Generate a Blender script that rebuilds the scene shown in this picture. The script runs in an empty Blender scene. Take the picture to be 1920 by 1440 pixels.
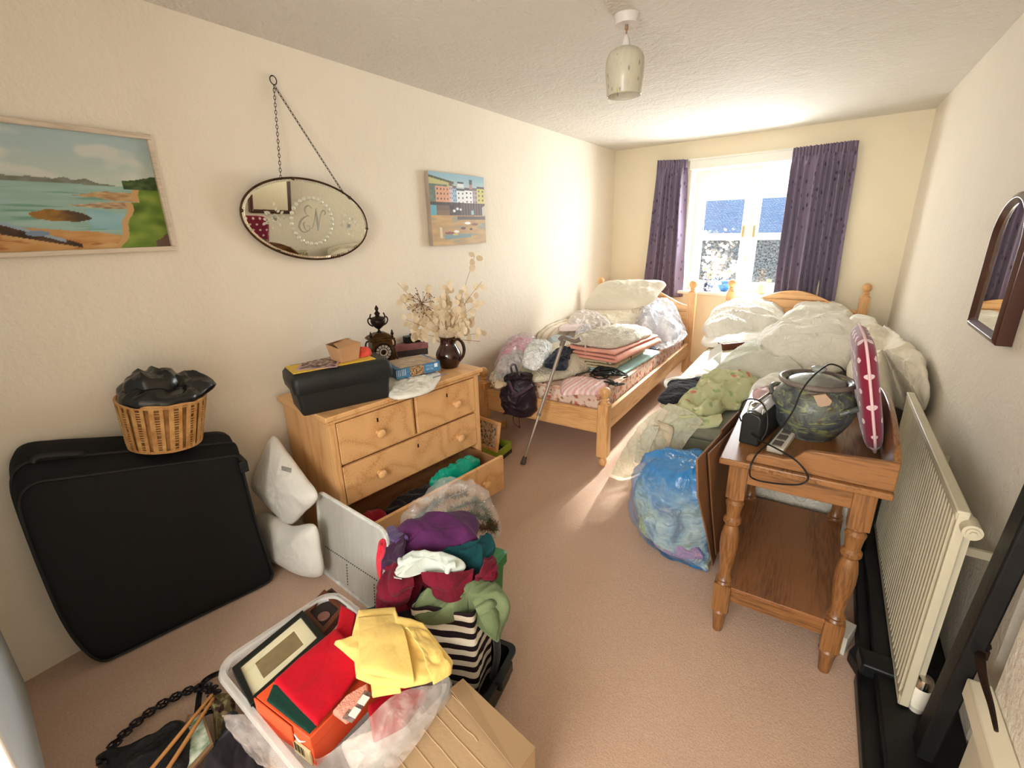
import bpy, bmesh, math, random
import numpy as np
from mathutils import Vector, Matrix, Euler, noise
PI = math.pi
C = bpy.context.scene.collection

# ------------------------------------------------------------------ camera, light, exposure
YAW, PITCH, ROLL, FPX = 0.58045787, 0.31749994, -0.02617994, 885.07
CAM = Vector((0.0, 0.0, 1.5))
fw = Vector((-math.sin(YAW)*math.cos(PITCH), math.cos(YAW)*math.cos(PITCH), -math.sin(PITCH)))
rt0 = Vector((math.cos(YAW), math.sin(YAW), 0)); up0 = rt0.cross(fw)
rt = rt0*math.cos(ROLL) + up0*math.sin(ROLL); up = -rt0*math.sin(ROLL) + up0*math.cos(ROLL)
cd = bpy.data.cameras.new('camera'); cam = bpy.data.objects.new('camera', cd); C.objects.link(cam)
cd.sensor_width = 36; cd.lens = 36*FPX/1920; cd.clip_start = 0.02; cd.clip_end = 200
mw = Matrix((rt, up, -fw)).transposed().to_4x4(); mw.translation = CAM
cam.matrix_world = mw
bpy.context.scene.camera = cam
sc = bpy.context.scene
sc.view_settings.view_transform = 'Standard'; sc.view_settings.look = 'None'
sc.view_settings.gamma = 1; sc.view_settings.use_curve_mapping = False
sc.view_settings.exposure = -0.14
world = bpy.data.worlds.new('sky'); sc.world = world; world.use_nodes = True
wn = world.node_tree.nodes; wl = world.node_tree.links
bg = wn['Background']; bg.inputs[0].default_value = (0.91, 0.955, 1.0, 1); bg.inputs[1].default_value = 3.4

def lamp(kind, name, loc, direction, energy, color=(1, 1, 1), **kw):
    d = bpy.data.lights.new(name, kind); o = bpy.data.objects.new(name, d); C.objects.link(o)
    o.location = loc; o.rotation_euler = Vector(direction).to_track_quat('-Z', 'Y').to_euler()
    d.energy = energy; d.color = color
    for k, v in kw.items(): setattr(d, k, v)
    return o
SUN_EL, SUN_AZ = math.radians(29), math.radians(5)
lamp('SUN', 'sun', (-0.5, 12, 8), (-math.sin(SUN_AZ)*math.cos(SUN_EL), -math.cos(SUN_AZ)*math.cos(SUN_EL), -math.sin(SUN_EL)),
     26.0, (1.0, 0.97, 0.92), angle=math.radians(4))
# daylight that enters by the bedroom window (just outside the panes), then soft fill added behind the camera, outside an unseen landing window
lamp('AREA', 'window_daylight', (-0.72, 5.80, 1.60), (0, -1, -0.22), 260, (0.96, 0.98, 1.0), shape='RECTANGLE', size=1.35, size_y=1.3)
lamp('AREA', 'landing_fill', (-0.35, -2.02, 1.55), (-0.15, 1, -0.05), 125, (1.0, 0.99, 0.97), shape='RECTANGLE', size=1.6, size_y=1.5)

# ------------------------------------------------------------------ helpers
def P(px, py, **k):
    """the point seen at pixel (px, py) that lies on the world plane x=, y= or z="""
    d = rt*((px-960)/FPX) - up*((py-720)/FPX) + fw
    a, v = next(iter(k.items())); i = 'xyz'.index(a)
    return CAM + d*((v-CAM[i])/d[i])
def PY(pts): return [P(a, b, y=c) for a, b, c in pts]
def PZ(pts): return [P(a, b, z=c) for a, b, c in pts]
def srgb(c):
    if isinstance(c, str): c = tuple(int(c[i:i+2], 16) for i in (0, 2, 4))
    return tuple(((v/255)/12.92 if v/255 <= .04045 else ((v/255+.055)/1.055)**2.4) for v in c[:3])
W0 = {}
def thing(name, label, cat, loc=(0, 0, 0), group=None):
    o = bpy.data.objects.new(name, None); C.objects.link(o); o.location = loc
    o.empty_display_size = .05; o['label'] = label; o['category'] = cat
    if group: o['group'] = group
    W0[o] = Matrix.Translation(Vector(loc)); return o
def tag(o, label, cat, group=None, kind=None):
    o['label'] = label; o['category'] = cat
    if group: o['group'] = group
    if kind: o['kind'] = kind
    return o
def child(o, parent):
    """a piece that moves with its thing"""
    o.parent = parent; o.matrix_parent_inverse = W0[parent].inverted()
    for k in ('label', 'category', 'group'):
        if k in o: del o[k]
    return o
def struct(o): o['kind'] = 'structure'; return o
def link(name, me, parent=None, mats=(), smooth=True, base=None):
    n = len(me.vertices); co = np.empty(n*3, dtype=np.float32); me.vertices.foreach_get('co', co); co = co.reshape(-1, 3)
    lo = co.min(0); hi = co.max(0)
    loc = Vector(((lo[0]+hi[0])/2, (lo[1]+hi[1])/2, lo[2])) if base is None else Vector(base)
    co -= np.array(loc, dtype=np.float32); me.vertices.foreach_set('co', co.ravel())
    for m in (mats if isinstance(mats, (list, tuple)) else [mats]): me.materials.append(m)
    if smooth: me.polygons.foreach_set('use_smooth', [True]*len(me.polygons))
    me.update()
    o = bpy.data.objects.new(name, me); C.objects.link(o)
    if parent is not None:
        o.parent = parent; o.matrix_parent_inverse = W0[parent].inverted()
    o.location = loc; W0[o] = Matrix.Translation(loc)
    return o
def mod(o, t, **k):
    m = o.modifiers.new(t.lower(), t)
    for a, v in k.items(): setattr(m, a, v)
    return o
def bev(o, w=.003, s=2, ang=40):
    return mod(o, 'BEVEL', width=w, segments=s, limit_method='ANGLE', angle_limit=math.radians(ang), harden_normals=False)
def frame_mat(origin, xdir, zdir=(0, 0, 1)):
    x = Vector(xdir).normalized(); z = Vector(zdir); z = (z - x*z.dot(x)).normalized(); y = z.cross(x)
    m = Matrix((x, y, z)).transposed().to_4x4(); m.translation = Vector(origin); return m
def R(loc=(0, 0, 0), rot=(0, 0, 0)):
    return Matrix.Translation(Vector(loc)) @ Euler([math.radians(a) for a in rot]).to_matrix().to_4x4()

class MB:
    def __init__(s, T=None): s.v = []; s.f = []; s.m = []; s.T = T or Matrix(); s.mi = 0; s.sh = []
    def add(s, vs, fs, T=None, sm=None):
        T = s.T @ T if T is not None else s.T; b = len(s.v)
        s.v += [tuple(T @ Vector(v)) for v in vs]
        for f in fs: s.f.append(tuple(b+i for i in f)); s.m.append(s.mi)
        return s
    def box(s, lo, hi, T=None):
        x0, y0, z0 = lo; x1, y1, z1 = hi
        return s.add([(x0,y0,z0),(x1,y0,z0),(x1,y1,z0),(x0,y1,z0),(x0,y0,z1),(x1,y0,z1),(x1,y1,z1),(x0,y1,z1)],
                     [(0,3,2,1),(4,5,6,7),(0,1,5,4),(1,2,6,5),(2,3,7,6),(3,0,4,7)], T)
    def rbox(s, lo, hi, r, n=4, T=None, axis='z'):
        """box with rounded edges round one axis"""
        ax = 'xyz'.index(axis); a, b = [i for i in range(3) if i != ax]
        pts = []
        for cx, cy, a0 in ((hi[a]-r, hi[b]-r, 0), (lo[a]+r, hi[b]-r, PI/2), (lo[a]+r, lo[b]+r, PI), (hi[a]-r, lo[b]+r, 1.5*PI)):
            for k in range(n+1):
                t = a0+k/n*PI/2; pts.append((cx+r*math.cos(t), cy+r*math.sin(t)))
        return s.prism(pts, lo[ax], hi[ax], T, axis)
    def prism(s, pts, z0, z1, T=None, axis='z'):
        n = len(pts)
        def q(p, z): return {'z': (p[0], p[1], z), 'y': (p[0], z, p[1]), 'x': (z, p[0], p[1])}[axis]
        ar = sum(pts[i][0]*pts[(i+1) % n][1]-pts[(i+1) % n][0]*pts[i][1] for i in range(n))
        if (ar < 0) != (axis == 'y'): pts = pts[::-1]
        vs = [q(p, z0) for p in pts]+[q(p, z1) for p in pts]
        fs = [tuple(range(n))[::-1], tuple(range(n, 2*n))]+[(i, (i+1) % n, n+(i+1) % n, n+i) for i in range(n)]
        return s.add(vs, fs, T)
    def lathe(s, prof, n=32, T=None, closed=True):
        vs = []; fs = []
        for r, z in prof:
            for k in range(n): t = 2*PI*k/n; vs.append((r*math.cos(t), r*math.sin(t), z))
        for j in range(len(prof)-1):
            for k in range(n):
                a = j*n+k; b = j*n+(k+1) % n; fs.append((a, b, b+n, a+n))
        if closed:
            fs.append(tuple(range(n))[::-1]); m = (len(prof)-1)*n; fs.append(tuple(range(m, m+n)))
        return s.add(vs, fs, T)
    def cyl(s, p0, p1, r, r1=None, n=16):
        p0 = Vector(p0); p1 = Vector(p1); d = p1-p0
        T = Matrix.Translation(p0) @ d.to_track_quat('Z', 'Y').to_matrix().to_4x4()
        return s.lathe([(r, 0), (r if r1 is None else r1, d.length)], n, T)
    def sph(s, c, r, n=12, m=8, sc=(1, 1, 1), T=None):
        prof = [(max(1e-5, r*math.sin(PI*j/m)), -r*math.cos(PI*j/m)) for j in range(m+1)]
        Tm = Matrix.Translation(Vector(c)) @ Matrix.Diagonal((*sc, 1))
        if T is not None: Tm = T @ Tm
        return s.lathe(prof, n, Tm, closed=False)
    def tube(s, pts, r, n=8, closed=False, rr=None):
        pts = [Vector(p) for p in pts]; L = len(pts); vs = []; fs = []
        u = None
        for i, p in enumerate(pts):
            a = pts[(i-1) % L] if (closed or i > 0) else p; b = pts[(i+1) % L] if (closed or i < L-1) else p
            t = (b-a); t = t.normalized() if t.length > 1e-9 else Vector((0, 0, 1))
            if u is None: u = t.orthogonal().normalized()
            u = (u-t*u.dot(t)); u = u.normalized() if u.length > 1e-6 else t.orthogonal().normalized()
            w = t.cross(u); q = rr[i] if rr else r
            for k in range(n):
                th = 2*PI*k/n; vs.append(tuple(p+(u*math.cos(th)+w*math.sin(th))*q))
        for i in range(L if closed else L-1):
            for k in range(n):
                a = i*n+k; b = i*n+(k+1) % n; c = ((i+1) % L)*n
                fs.append((a, b, c+(k+1) % n, c+k))
        if not closed: fs.append(tuple(range(n))[::-1]); fs.append(tuple(range((L-1)*n, L*n)))
        return s.add(vs, fs)
    def build(s, name, mats, parent=None, smooth=True, sharp=35, base=None):
        me = bpy.data.meshes.new(name); me.from_pydata(s.v, [], s.f)
        me.polygons.foreach_set('material_index', s.m)
        o = link(name, me, parent, mats, smooth, base)
        if smooth:
            try: me.set_sharp_from_angle(angle=math.radians(sharp))
            except Exception: pass
        return o

def crv(pts, n, closed=False):
    """Catmull-Rom resample, evenly by index"""
    pts = [Vector(p) for p in pts]; L = len(pts); out = []
    segs = L if closed else L-1
    for k in range(n):
        t = k/n*segs if closed else k/(n-1)*segs
        i = min(int(t), segs-1); f = t-i
        g = (lambda j: pts[j % L]) if closed else (lambda j: pts[max(0, min(L-1, j))])
        a, b, c, d = g(i-1), g(i), g(i+1), g(i+2)
        out.append(.5*((2*b)+(c-a)*f+(2*a-5*b+4*c-d)*f*f+(3*b-a-3*c+d)*f**3))
    return out
def fold(p, s, seed, ang=None, st=3.0):
    """crease field: sharp ridges and soft hollows like crumpled cloth"""
    q = Vector(p)+Vector((seed*7.13, seed*3.7, seed*1.9))
    if ang is not None:
        a = math.radians(ang); x = q.x*math.cos(a)+q.y*math.sin(a); y = -q.x*math.sin(a)+q.y*math.cos(a); q = Vector((x/st, y, q.z))
    w = noise.noise_vector(q*s*.45)*.55/s*1.6
    q = q+w
    a = 1-3.4*abs(noise.noise(q*s)); b = 1-3.4*abs(noise.noise(q*s*2.1+Vector((9, 3, 1)))); c = 1-3.4*abs(noise.noise(q*s*4.3+Vector((2, 8, 5))))
    return .62*(1.0*max(a, -.6)+.30*b*(.5+.5*a)+.07*c+.9*noise.noise(q*s*.5)-.35)
def mesh_obj(name, vs, fs, mat, parent=None, uvs=None, smooth=True):
    me = bpy.data.meshes.new(name); me.from_pydata([tuple(v) for v in vs], [], fs)
    if uvs is not None:
        ul = me.uv_layers.new(name='uv')
        for l in me.loops: ul.data[l.index].uv = uvs[l.vertex_index]
    return link(name, me, parent, mat, smooth)
def blob(name, pts, T, mat, Tb=.012, c=None, amp=.012, fs=9, seed=1, n=130, rings=38, pw=2.4, ang=None, st=3.0, upv=(0, 0, 1), parent=None, rag=.25, edge=.25, sharp=.5):
    """a heap of soft stuff: closed outline pts, puffed up T above and Tb below, with creases"""
    b = crv(pts, n, True); c = Vector(c) if c is not None else sum(b, Vector())/n
    U = Vector(upv).normalized(); vs = []; uv = []
    for side in (1, -1):
        for k in range(rings+1 if side == 1 else rings):
            r = k/rings
            for p in b:
                q = c+(p-c)*r
                h = max(0., 1-r**pw)**sharp
                d = fold(q, fs, seed, ang, st)*amp*(edge+(1-edge)*min(1, (1-r)*5)) if side == 1 else 0
                out = (p-c).normalized()*noise.noise(q*fs*1.3+Vector((seed, 0, 0)))*amp*rag*(r**3)*3
                w_ = q+U*((h*T+d) if side == 1 else -h*Tb)+out; w_.x = max(w_.x, -2.184); w_.z = max(w_.z, .002); vs.append(w_)
                uv.append(((q-c).x*2+.5, (q-c).y*2+.5))
    f = []
    def ring(base, k, flip):
        for i in range(n):
            j = (i+1) % n; a = base+k*n
            f.append((a+i, a+n+i, a+n+j, a+j) if not flip else (a+i, a+j, a+n+j, a+n+i))
    for k in range(rings): ring(0, k, False)
    b2 = (rings+1)*n
    for k in range(rings-1): ring(b2, k, True)
    a = b2+(rings-1)*n; t = rings*n
    for i in range(n):
        j = (i+1) % n; f.append((a+i, a+j, t+j, t+i))
    return mesh_obj(name, vs, f, mat, parent, uv)
def loft(name, rows, mat, nu=60, nv=60, amp=.008, fs=10, seed=1, th=.004, ang=None, st=3.0, parent=None, cu=False, offs=1, amp0=None):
    """cloth drawn through rows of points; amp may fade with amp0 at the first row"""
    rs = [crv(r, nu, cu) for r in rows]
    cols = [crv([r[i] for r in rs], nv) for i in range(nu)]
    G = [[cols[i][j] for i in range(nu)] for j in range(nv)]
    vs = []; uv = []
    for j in range(nv):
        for i in range(nu):
            du = G[j][(i+1) % nu if cu else min(nu-1, i+1)]-G[j][(i-1) % nu if cu else max(0, i-1)]
            dv = G[min(nv-1, j+1)][i]-G[max(0, j-1)][i]
            nn = du.cross(dv); nn = nn.normalized() if nn.length > 1e-12 else Vector((0, 0, 1))
            a = amp if amp0 is None else amp0+(amp-amp0)*j/(nv-1)
            w_ = G[j][i]+nn*fold(G[j][i], fs, seed, ang, st)*a; w_.z = max(w_.z, .003); vs.append(w_); uv.append((i/(nu-1), j/(nv-1)))
    f = []
    for j in range(nv-1):
        for i in range(nu if cu else nu-1):
            a = j*nu+i; b = j*nu+(i+1) % nu; f.append((a, b, b+nu, a+nu))
    o = mesh_obj(name, vs, f, mat, parent, uv)
    if th: mod(o, 'SOLIDIFY', thickness=th, offset=offs)
    return o
def pillow(name, T, w, l, h, mat, amp=.008, seed=1, n=44, parent=None, fs=9, pinch=.07, sag=0):
    """stuffed cushion with pointed corners and a seam"""
    vs = []; f = []; uv = []
    for side in (1, -1):
        for j in range(n+1):
            for i in range(n+1):
                u = -math.cos(PI*i/n); v = -math.cos(PI*j/n)
                u = .5*u+.5*(2*i/n-1); v = .5*v+.5*(2*j/n-1)
                x = w/2*u*(1-pinch*(1-v*v)); y = l/2*v*(1-pinch*(1-u*u))
                e = ((1-abs(u)**2.3)*(1-abs(v)**2.3)); z = side*h/2*max(0, e)**.55
                q = Vector((x, y, z)); k = min(1, e*4)
                z += side*k*amp*fold(q*1.0+Vector((0, 0, side*3)), fs, seed)
                # puckers that run in from the seam
                pk = math.sin((x if abs(v) > abs(u) else y)*90+seed)*(1-k)*amp*.5*min(1, e*20)
                z += side*pk - sag*(u*u)
                vs.append(T @ Vector((x, y, z))); uv.append((i/n, j/n))
    N = (n+1)**2
    for s in (0, 1):
        for j in range(n):
            for i in range(n):
                a = s*N+j*(n+1)+i; q = (a, a+1, a+n+2, a+n+1); f.append(q if s == 0 else q[::-1])
    me = bpy.data.meshes.new(name); me.from_pydata([tuple(v) for v in vs], [], f)
    bm = bmesh.new(); bm.from_mesh(me); bmesh.ops.remove_doubles(bm, verts=bm.verts, dist=1e-5); bm.to_mesh(me); bm.free()
    return link(name, me, parent, mat)
def lift_poly(name, pts, z0, z1, mat, parent=None, T=None, b=0):
    """flat card from a 2-D outline"""
    o = MB(T).prism(pts, z0, z1).build(name, mat, parent)
    if b: bev(o, b)
    return o

# ------------------------------------------------------------------ materials
_m = {}
class NT:
    def __init__(s, name):
        s.m = bpy.data.materials.new(name); s.m.use_nodes = True; s.n = s.m.node_tree.nodes; s.l = s.m.node_tree.links
        s.b = s.n['Principled BSDF']; s.out = s.n['Material Output']; s.tc = s.n.new('ShaderNodeTexCoord'); s.bump = None
    def nd(s, t, inp=None, **k):
        n = s.n.new('ShaderNode'+t)
        for a, v in k.items(): setattr(n, a, v)
        for a, v in (inp or {}).items():
            if isinstance(v, bpy.types.NodeSocket): s.l.new(v, n.inputs[a])
            else: n.inputs[a].default_value = v
        return n
    def vec(s, scale=(1, 1, 1), rot=(0, 0, 0), src='Object'):
        return s.nd('Mapping', {'Vector': s.tc.outputs[src], 'Scale': scale, 'Rotation': rot}).outputs[0]
    def noise(s, v, sc, det=3, rough=.55, dist=0):
        return s.nd('TexNoise', {'Vector': v, 'Scale': sc, 'Detail': det, 'Roughness': rough, 'Distortion': dist}).outputs[0]
    def ramp(s, f, stops, interp='LINEAR'):
        n = s.nd('ValToRGB', {'Fac': f}); n.color_ramp.interpolation = interp
        e = n.color_ramp.elements
        while len(e) < len(stops): e.new(.5)
        for i, (p, c) in enumerate(stops): e[i].position = p; e[i].color = (*c, 1) if len(c) == 3 else c
        return n.outputs[0]
    def mix(s, f, a, b, mode='MIX'):
        n = s.nd('Mix', data_type='RGBA', blend_type=mode)
        for i, v in ((0, f), (6, a), (7, b)):
            if isinstance(v, bpy.types.NodeSocket): s.l.new(v, n.inputs[i])
            else: n.inputs[i].default_value = v if i == 0 else ((*v, 1) if len(v) == 3 else v)
        return n.outputs[2]
    def math(s, op, a, b=0.):
        n = s.nd('Math', operation=op)
        for i, v in ((0, a), (1, b)):
            if isinstance(v, bpy.types.NodeSocket): s.l.new(v, n.inputs[i])
            else: n.inputs[i].default_value = v
        return n.outputs[0]
    def col(s, c):
        if isinstance(c, bpy.types.NodeSocket): s.l.new(c, s.b.inputs['Base Color'])
        else: s.b.inputs['Base Color'].default_value = (*c, 1)
        return s
    def set(s, **k):
        for a, v in k.items():
            a = a.replace('_', ' ')
            if isinstance(v, bpy.types.NodeSocket): s.l.new(v, s.b.inputs[a])
            else: s.b.inputs[a].default_value = v
        return s
    def bmp(s, h, st=.3, d=.01):
        n = s.nd('Bump', {'Height': h, 'Strength': st, 'Distance': d})
        if s.bump: s.l.new(s.bump, n.inputs['Normal'])
        s.bump = n.outputs[0]; s.l.new(s.bump, s.b.inputs['Normal']); return s
def M(name, c, rough=.7, metal=0, var=.08, vs=6, bump=None, spec=.3, sheen=0, c2=None, **k):
    if name in _m: return _m[name]
    t = NT(name); c = srgb(c); v = t.vec()
    c2 = srgb(c2) if c2 else tuple(x*(1-var*2) for x in c)
    if var or c2: t.col(t.mix(t.ramp(t.noise(v, vs, 4), [(.35, (0, 0, 0)), (.65, (1, 1, 1))]), c, c2))
    else: t.col(c)
    t.set(Roughness=rough, Metallic=metal, Specular_IOR_Level=spec)
    if sheen: t.set(Sheen_Weight=sheen, Sheen_Roughness=.5)
    for b in (bump if isinstance(bump, list) else [bump] if bump else []):
        h = t.noise(v, b[0], 3 if len(b) < 4 else 2, .5, 0 if len(b) < 4 else 1.1)
        if len(b) > 3: h = t.math('POWER', t.math('MINIMUM', t.math('MULTIPLY', t.math('ABSOLUTE', t.math('SUBTRACT', h, .5)), 7.), 1.), .6)
        t.bmp(h, b[1], b[2] if len(b) > 2 else .01)
    if k: t.set(**k)
    _m[name] = t.m; return t.m
def cloth(name, c, var=.06, rough=.85, weave=600, c2=None, sheen=.15, wr=None, **k):
    b = [(weave, .25, .002), (30, .18, .01)]
    b.append((*wr, 1) if wr else (9, .10, .012, 1))
    return M(name, c, rough, var=var, bump=b, spec=.15, sheen=sheen, c2=c2, **k)
def wood(name, c1, c2, axis='x', sc=1., rough=.42, knots=True, coat=.15):
    key = name+'_'+axis
    if key in _m: return _m[key]
    t = NT(key); s = {'x': (.6, 9, 9), 'y': (9, .6, 9), 'z': (9, 9, .6)}[axis]
    v = t.vec(tuple(a*sc for a in s)); w = t.noise(v, 1.3, 2); big = t.noise(v, .38, 1, .4, .25)
    rings = t.math('FRACT', t.math('MULTIPLY', big, 7.))
    rings = t.math('ABSOLUTE', t.math('SUBTRACT', rings, .5))
    fine = t.noise(t.vec(tuple(a*sc*6 for a in s)), 3, 3)
    f = t.math('ADD', t.math('MULTIPLY', rings, .55), t.math('MULTIPLY', fine, .75))
    c = t.ramp(f, [(.26, srgb(c2)), (.50, srgb(c1)), (.9, tuple(min(1, x*1.12) for x in srgb(c1)))])
    if knots:
        ks = {'x': (1.1, 2.6, 2.6), 'y': (2.6, 1.1, 2.6), 'z': (2.6, 2.6, 1.1)}[axis]
        vo = t.nd('TexVoronoi', {'Vector': t.vec(ks), 'Scale': 1.5, 'Randomness': 1.0}).outputs['Distance']
        k = t.ramp(vo, [(.02, (1, 1, 1)), (.05, (0, 0, 0))])
        c = t.mix(t.math('MULTIPLY', k, .75), c, tuple(x*.35 for x in srgb(c2)))
    t.col(c).set(Roughness=rough, Specular_IOR_Level=.35, Coat_Weight=coat, Coat_Roughness=.25)
    t.bmp(f, .06, .004); _m[key] = t.m; return t.m
def plaster(name, c, sc=1., b=.35):
    t = NT(name); v = t.vec(); base = srgb(c)
    n1 = t.noise(v, 2.2, 4, .6); n2 = t.noise(v, 52*sc, 4, .62); n3 = t.noise(t.vec((1, 1, 1), (.3, .8, .2)), 9*sc, 3, .5, 1.2)
    t.col(t.mix(n1, tuple(x*1.03 for x in base), tuple(x*.93 for x in base))).set(Roughness=.82, Specular_IOR_Level=.2)
    t.bmp(t.ramp(n3, [(.42, (0, 0, 0)), (.6, (1, 1, 1))]), b*.22, .008).bmp(n2, b, .006)
    return t.m
def film(name, c, alpha=.3, rough=.15, bump=22, spec=.5):
    """thin polythene: partly see-through, glossy creases"""
    t = NT(name); v = t.vec(); n = t.noise(v, bump, 4, .6, .8)
    t.col(srgb(c)).set(Roughness=rough, Specular_IOR_Level=spec, Transmission_Weight=0.)
    t.bmp(n, .5, .02).bmp(t.noise(v, bump*2.2, 2), .15, .006)
    a = t.ramp(n, [(.35, (alpha*.6,)*3), (.7, (min(1, alpha*1.7),)*3)])
    t.set(Alpha=a); return t.m
def glass(name, tint=(1, 1, 1), refl=.06):
    t = NT(name); tr = t.nd('BsdfTransparent', {'Color': (*tint, 1)}); gl = t.nd('BsdfGlossy', {'Roughness': .02})
    mx = t.nd('MixShader', {0: refl, 1: tr.outputs[0], 2: gl.outputs[0]}); t.l.new(mx.outputs[0], t.out.inputs[0]); return t.m
def vcol(name, rough=.6, bump=None, spec=.3):
    if name in _m: return _m[name]
    t = NT(name); a = t.nd('Attribute', attribute_name='paint'); t.col(a.outputs[0]).set(Roughness=rough, Specular_IOR_Level=spec)
    if bump: t.bmp(t.noise(t.vec(), bump[0], 4), bump[1], .003)
    _m[name] = t.m; return t.m
def painted(name, T, w, h, nx, ny, fn, mat, parent=None, thick=0):
    """grid in the local xy plane coloured by fn(u, v) -> 0..255 rgb"""
    vs = []; f = []; cols = []
    for j in range(ny+1):
        for i in range(nx+1):
            u, v = i/nx, j/ny; vs.append(T @ Vector(((u-.5)*w, (v-.5)*h, 0))); cols.append((*srgb([max(0, min(255, q)) for q in fn(u, v)]), 1))
    for j in range(ny):
        for i in range(nx): a = j*(nx+1)+i; f.append((a, a+1, a+nx+2, a+nx+1))
    me = bpy.data.meshes.new(name); me.from_pydata([tuple(v) for v in vs], [], f)
    at = me.attributes.new('paint', 'FLOAT_COLOR', 'POINT'); at.data.foreach_set('color', np.array(cols, dtype=np.float32).ravel())
    o = link(name, me, parent, mat, False)
    if thick: mod(o, 'SOLIDIFY', thickness=thick, offset=-1)
    return o
def floral(name, bg, cols, sc=14, sz=.28, var=.5):
    t = NT(name); v = t.vec(); c = t.mix(t.noise(v, 5, 3), srgb(bg), tuple(x*.85 for x in srgb(bg)))
    for i, q in enumerate(cols):
        vv = t.nd('VectorMath', {0: t.vec((1, 1, 1), (.3*i, .5*i, .9*i)), 1: t.nd('TexNoise', {'Vector': v, 'Scale': sc*1.6, 'Detail': 2}).outputs['Color']}, operation='ADD')
        sc2 = t.nd('VectorMath', {0: t.nd('TexNoise', {'Vector': v, 'Scale': sc*1.5+i}).outputs['Color'], 1: (.05, .05, .05)}, operation='MULTIPLY')
        vv = t.nd('VectorMath', {0: t.vec((1, 1, 1), (.3*i, .5*i, .9*i)), 1: sc2.outputs[0]}, operation='ADD')
        d = t.nd('TexVoronoi', {'Vector': vv.outputs[0], 'Scale': sc*(1+.35*i), 'Randomness': 1.}).outputs['Distance']
        c = t.mix(t.ramp(d, [(sz*.6, (1, 1, 1)), (sz, (0, 0, 0))]), c, srgb(q))
    t.col(c).set(Roughness=.85, Specular_IOR_Level=.15); t.bmp(t.noise(v, 400, 2), .2, .002).bmp(t.noise(v, 25, 3), .25, .01)
    _m[name] = t.m; return t.m
def stripes(name, cols, axis='x', freq=20, wob=.02, rough=.8, sharp=True, src='Object'):
    t = NT(name); v = t.vec(src=src); sp = t.nd('SeparateXYZ', {0: v}).outputs['xyz'.index(axis)]
    f = t.math('FRACT', t.math('ADD', t.math('MULTIPLY', sp, float(freq)), t.math('MULTIPLY', t.noise(v, 14, 2), wob*freq)))
    n = len(cols); st = [(i/n, srgb(c)) for i, c in enumerate(cols)]
    t.col(t.ramp(f, st, 'CONSTANT' if sharp else 'LINEAR')).set(Roughness=rough, Specular_IOR_Level=.2)
    t.bmp(t.noise(v, 300, 2), .2, .002); _m[name] = t.m; return t.m
# ------------------------------------------------------------------ room shell
m_wall = plaster('plaster_left', (238, 227, 207), 1, .5)
m_wallr = plaster('plaster_right', (232, 222, 204), 1.1, .75)
m_wallb = plaster('plaster_back', (240, 228, 200), 1, .3)
m_ceil = plaster('artex', (226, 220, 208), .8, 1.6)
m_white = M('white_gloss', (238, 236, 226), .35, var=.02, bump=(40, .05))
def carpet():
    t = NT('carpet'); v = t.vec(); f = t.noise(v, 170, 5, .75); g = t.noise(v, 3.0, 4, .6); k = t.noise(v, 60, 3)
    c = t.mix(f, srgb((150, 112, 90)), srgb((252, 222, 194)))
    c = t.mix(t.math('MULTIPLY', g, .5), c, srgb((196, 152, 126))); c = t.mix(t.math('MULTIPLY', k, .35), c, srgb((222, 188, 160)))
    st = t.nd('TexVoronoi', {'Vector': t.vec((1, 1, 1)), 'Scale': 1.7, 'Randomness': 1.}).outputs['Distance']
    c = t.mix(t.ramp(st, [(.012, (.8,)*3), (.03, (0, 0, 0))]), c, srgb((110, 70, 50)))
    t.col(c).set(Roughness=.95, Specular_IOR_Level=.05, Sheen_Weight=.2); t.bmp(f, .8, .005).bmp(k, .25, .006); return t.m
CEIL = 2.307
AL = math.atan2(5.29-5.61, .54+2.19); TB = Vector((math.cos(AL), math.sin(AL), 0)); NB = Vector((-math.sin(AL), math.cos(AL), 0))
BWM = Matrix((TB, NB, Vector((0, 0, 1)))).transposed().to_4x4(); BWM.translation = (-2.19, 5.61, 0)   # back-wall frame: x along, y outward
def BW(px, py, d=0.):
    """point on the plane d behind the back wall's face, in back-wall coordinates"""
    r = rt*((px-960)/FPX) - up*((py-720)/FPX) + fw
    o = Vector((-2.19, 5.61, 0))+NB*d; t = (o-CAM).dot(NB)/r.dot(NB); return BWM.inverted() @ (CAM+r*t)

struct(MB().box((-2.3, -2.2, -.06), (.8, 5.9, 0)).build('floor', carpet(), smooth=False))
struct(MB().box((-2.5, -2.2, CEIL), (.9, 5.9, CEIL+.08)).build('ceiling', m_ceil, smooth=False))
struct(MB().box((-2.37, 0.0, 0), (-2.19, 5.9, CEIL)).build('wall_left', m_wall, smooth=False))
struct(MB().box((.54, 1.50, 0), (.74, 5.7, CEIL)).build('wall_right', m_wallr, smooth=False))
# back wall round the window opening (coordinates along the wall)
U0, U1, Z0, Z1 = .885, 2.16, .80, 2.03
wb = MB(BWM); L = 2.75; D = .30
for lo, hi in (((-.2, 0, 0), (U0, D, CEIL)), ((U1, 0, 0), (L+.25, D, CEIL)), ((U0, 0, 0), (U1, D, Z0)), ((U0, 0, Z1), (U1, D, CEIL))): wb.box(lo, hi)
struct(wb.build('wall_back', m_wallb, smooth=False))
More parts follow.
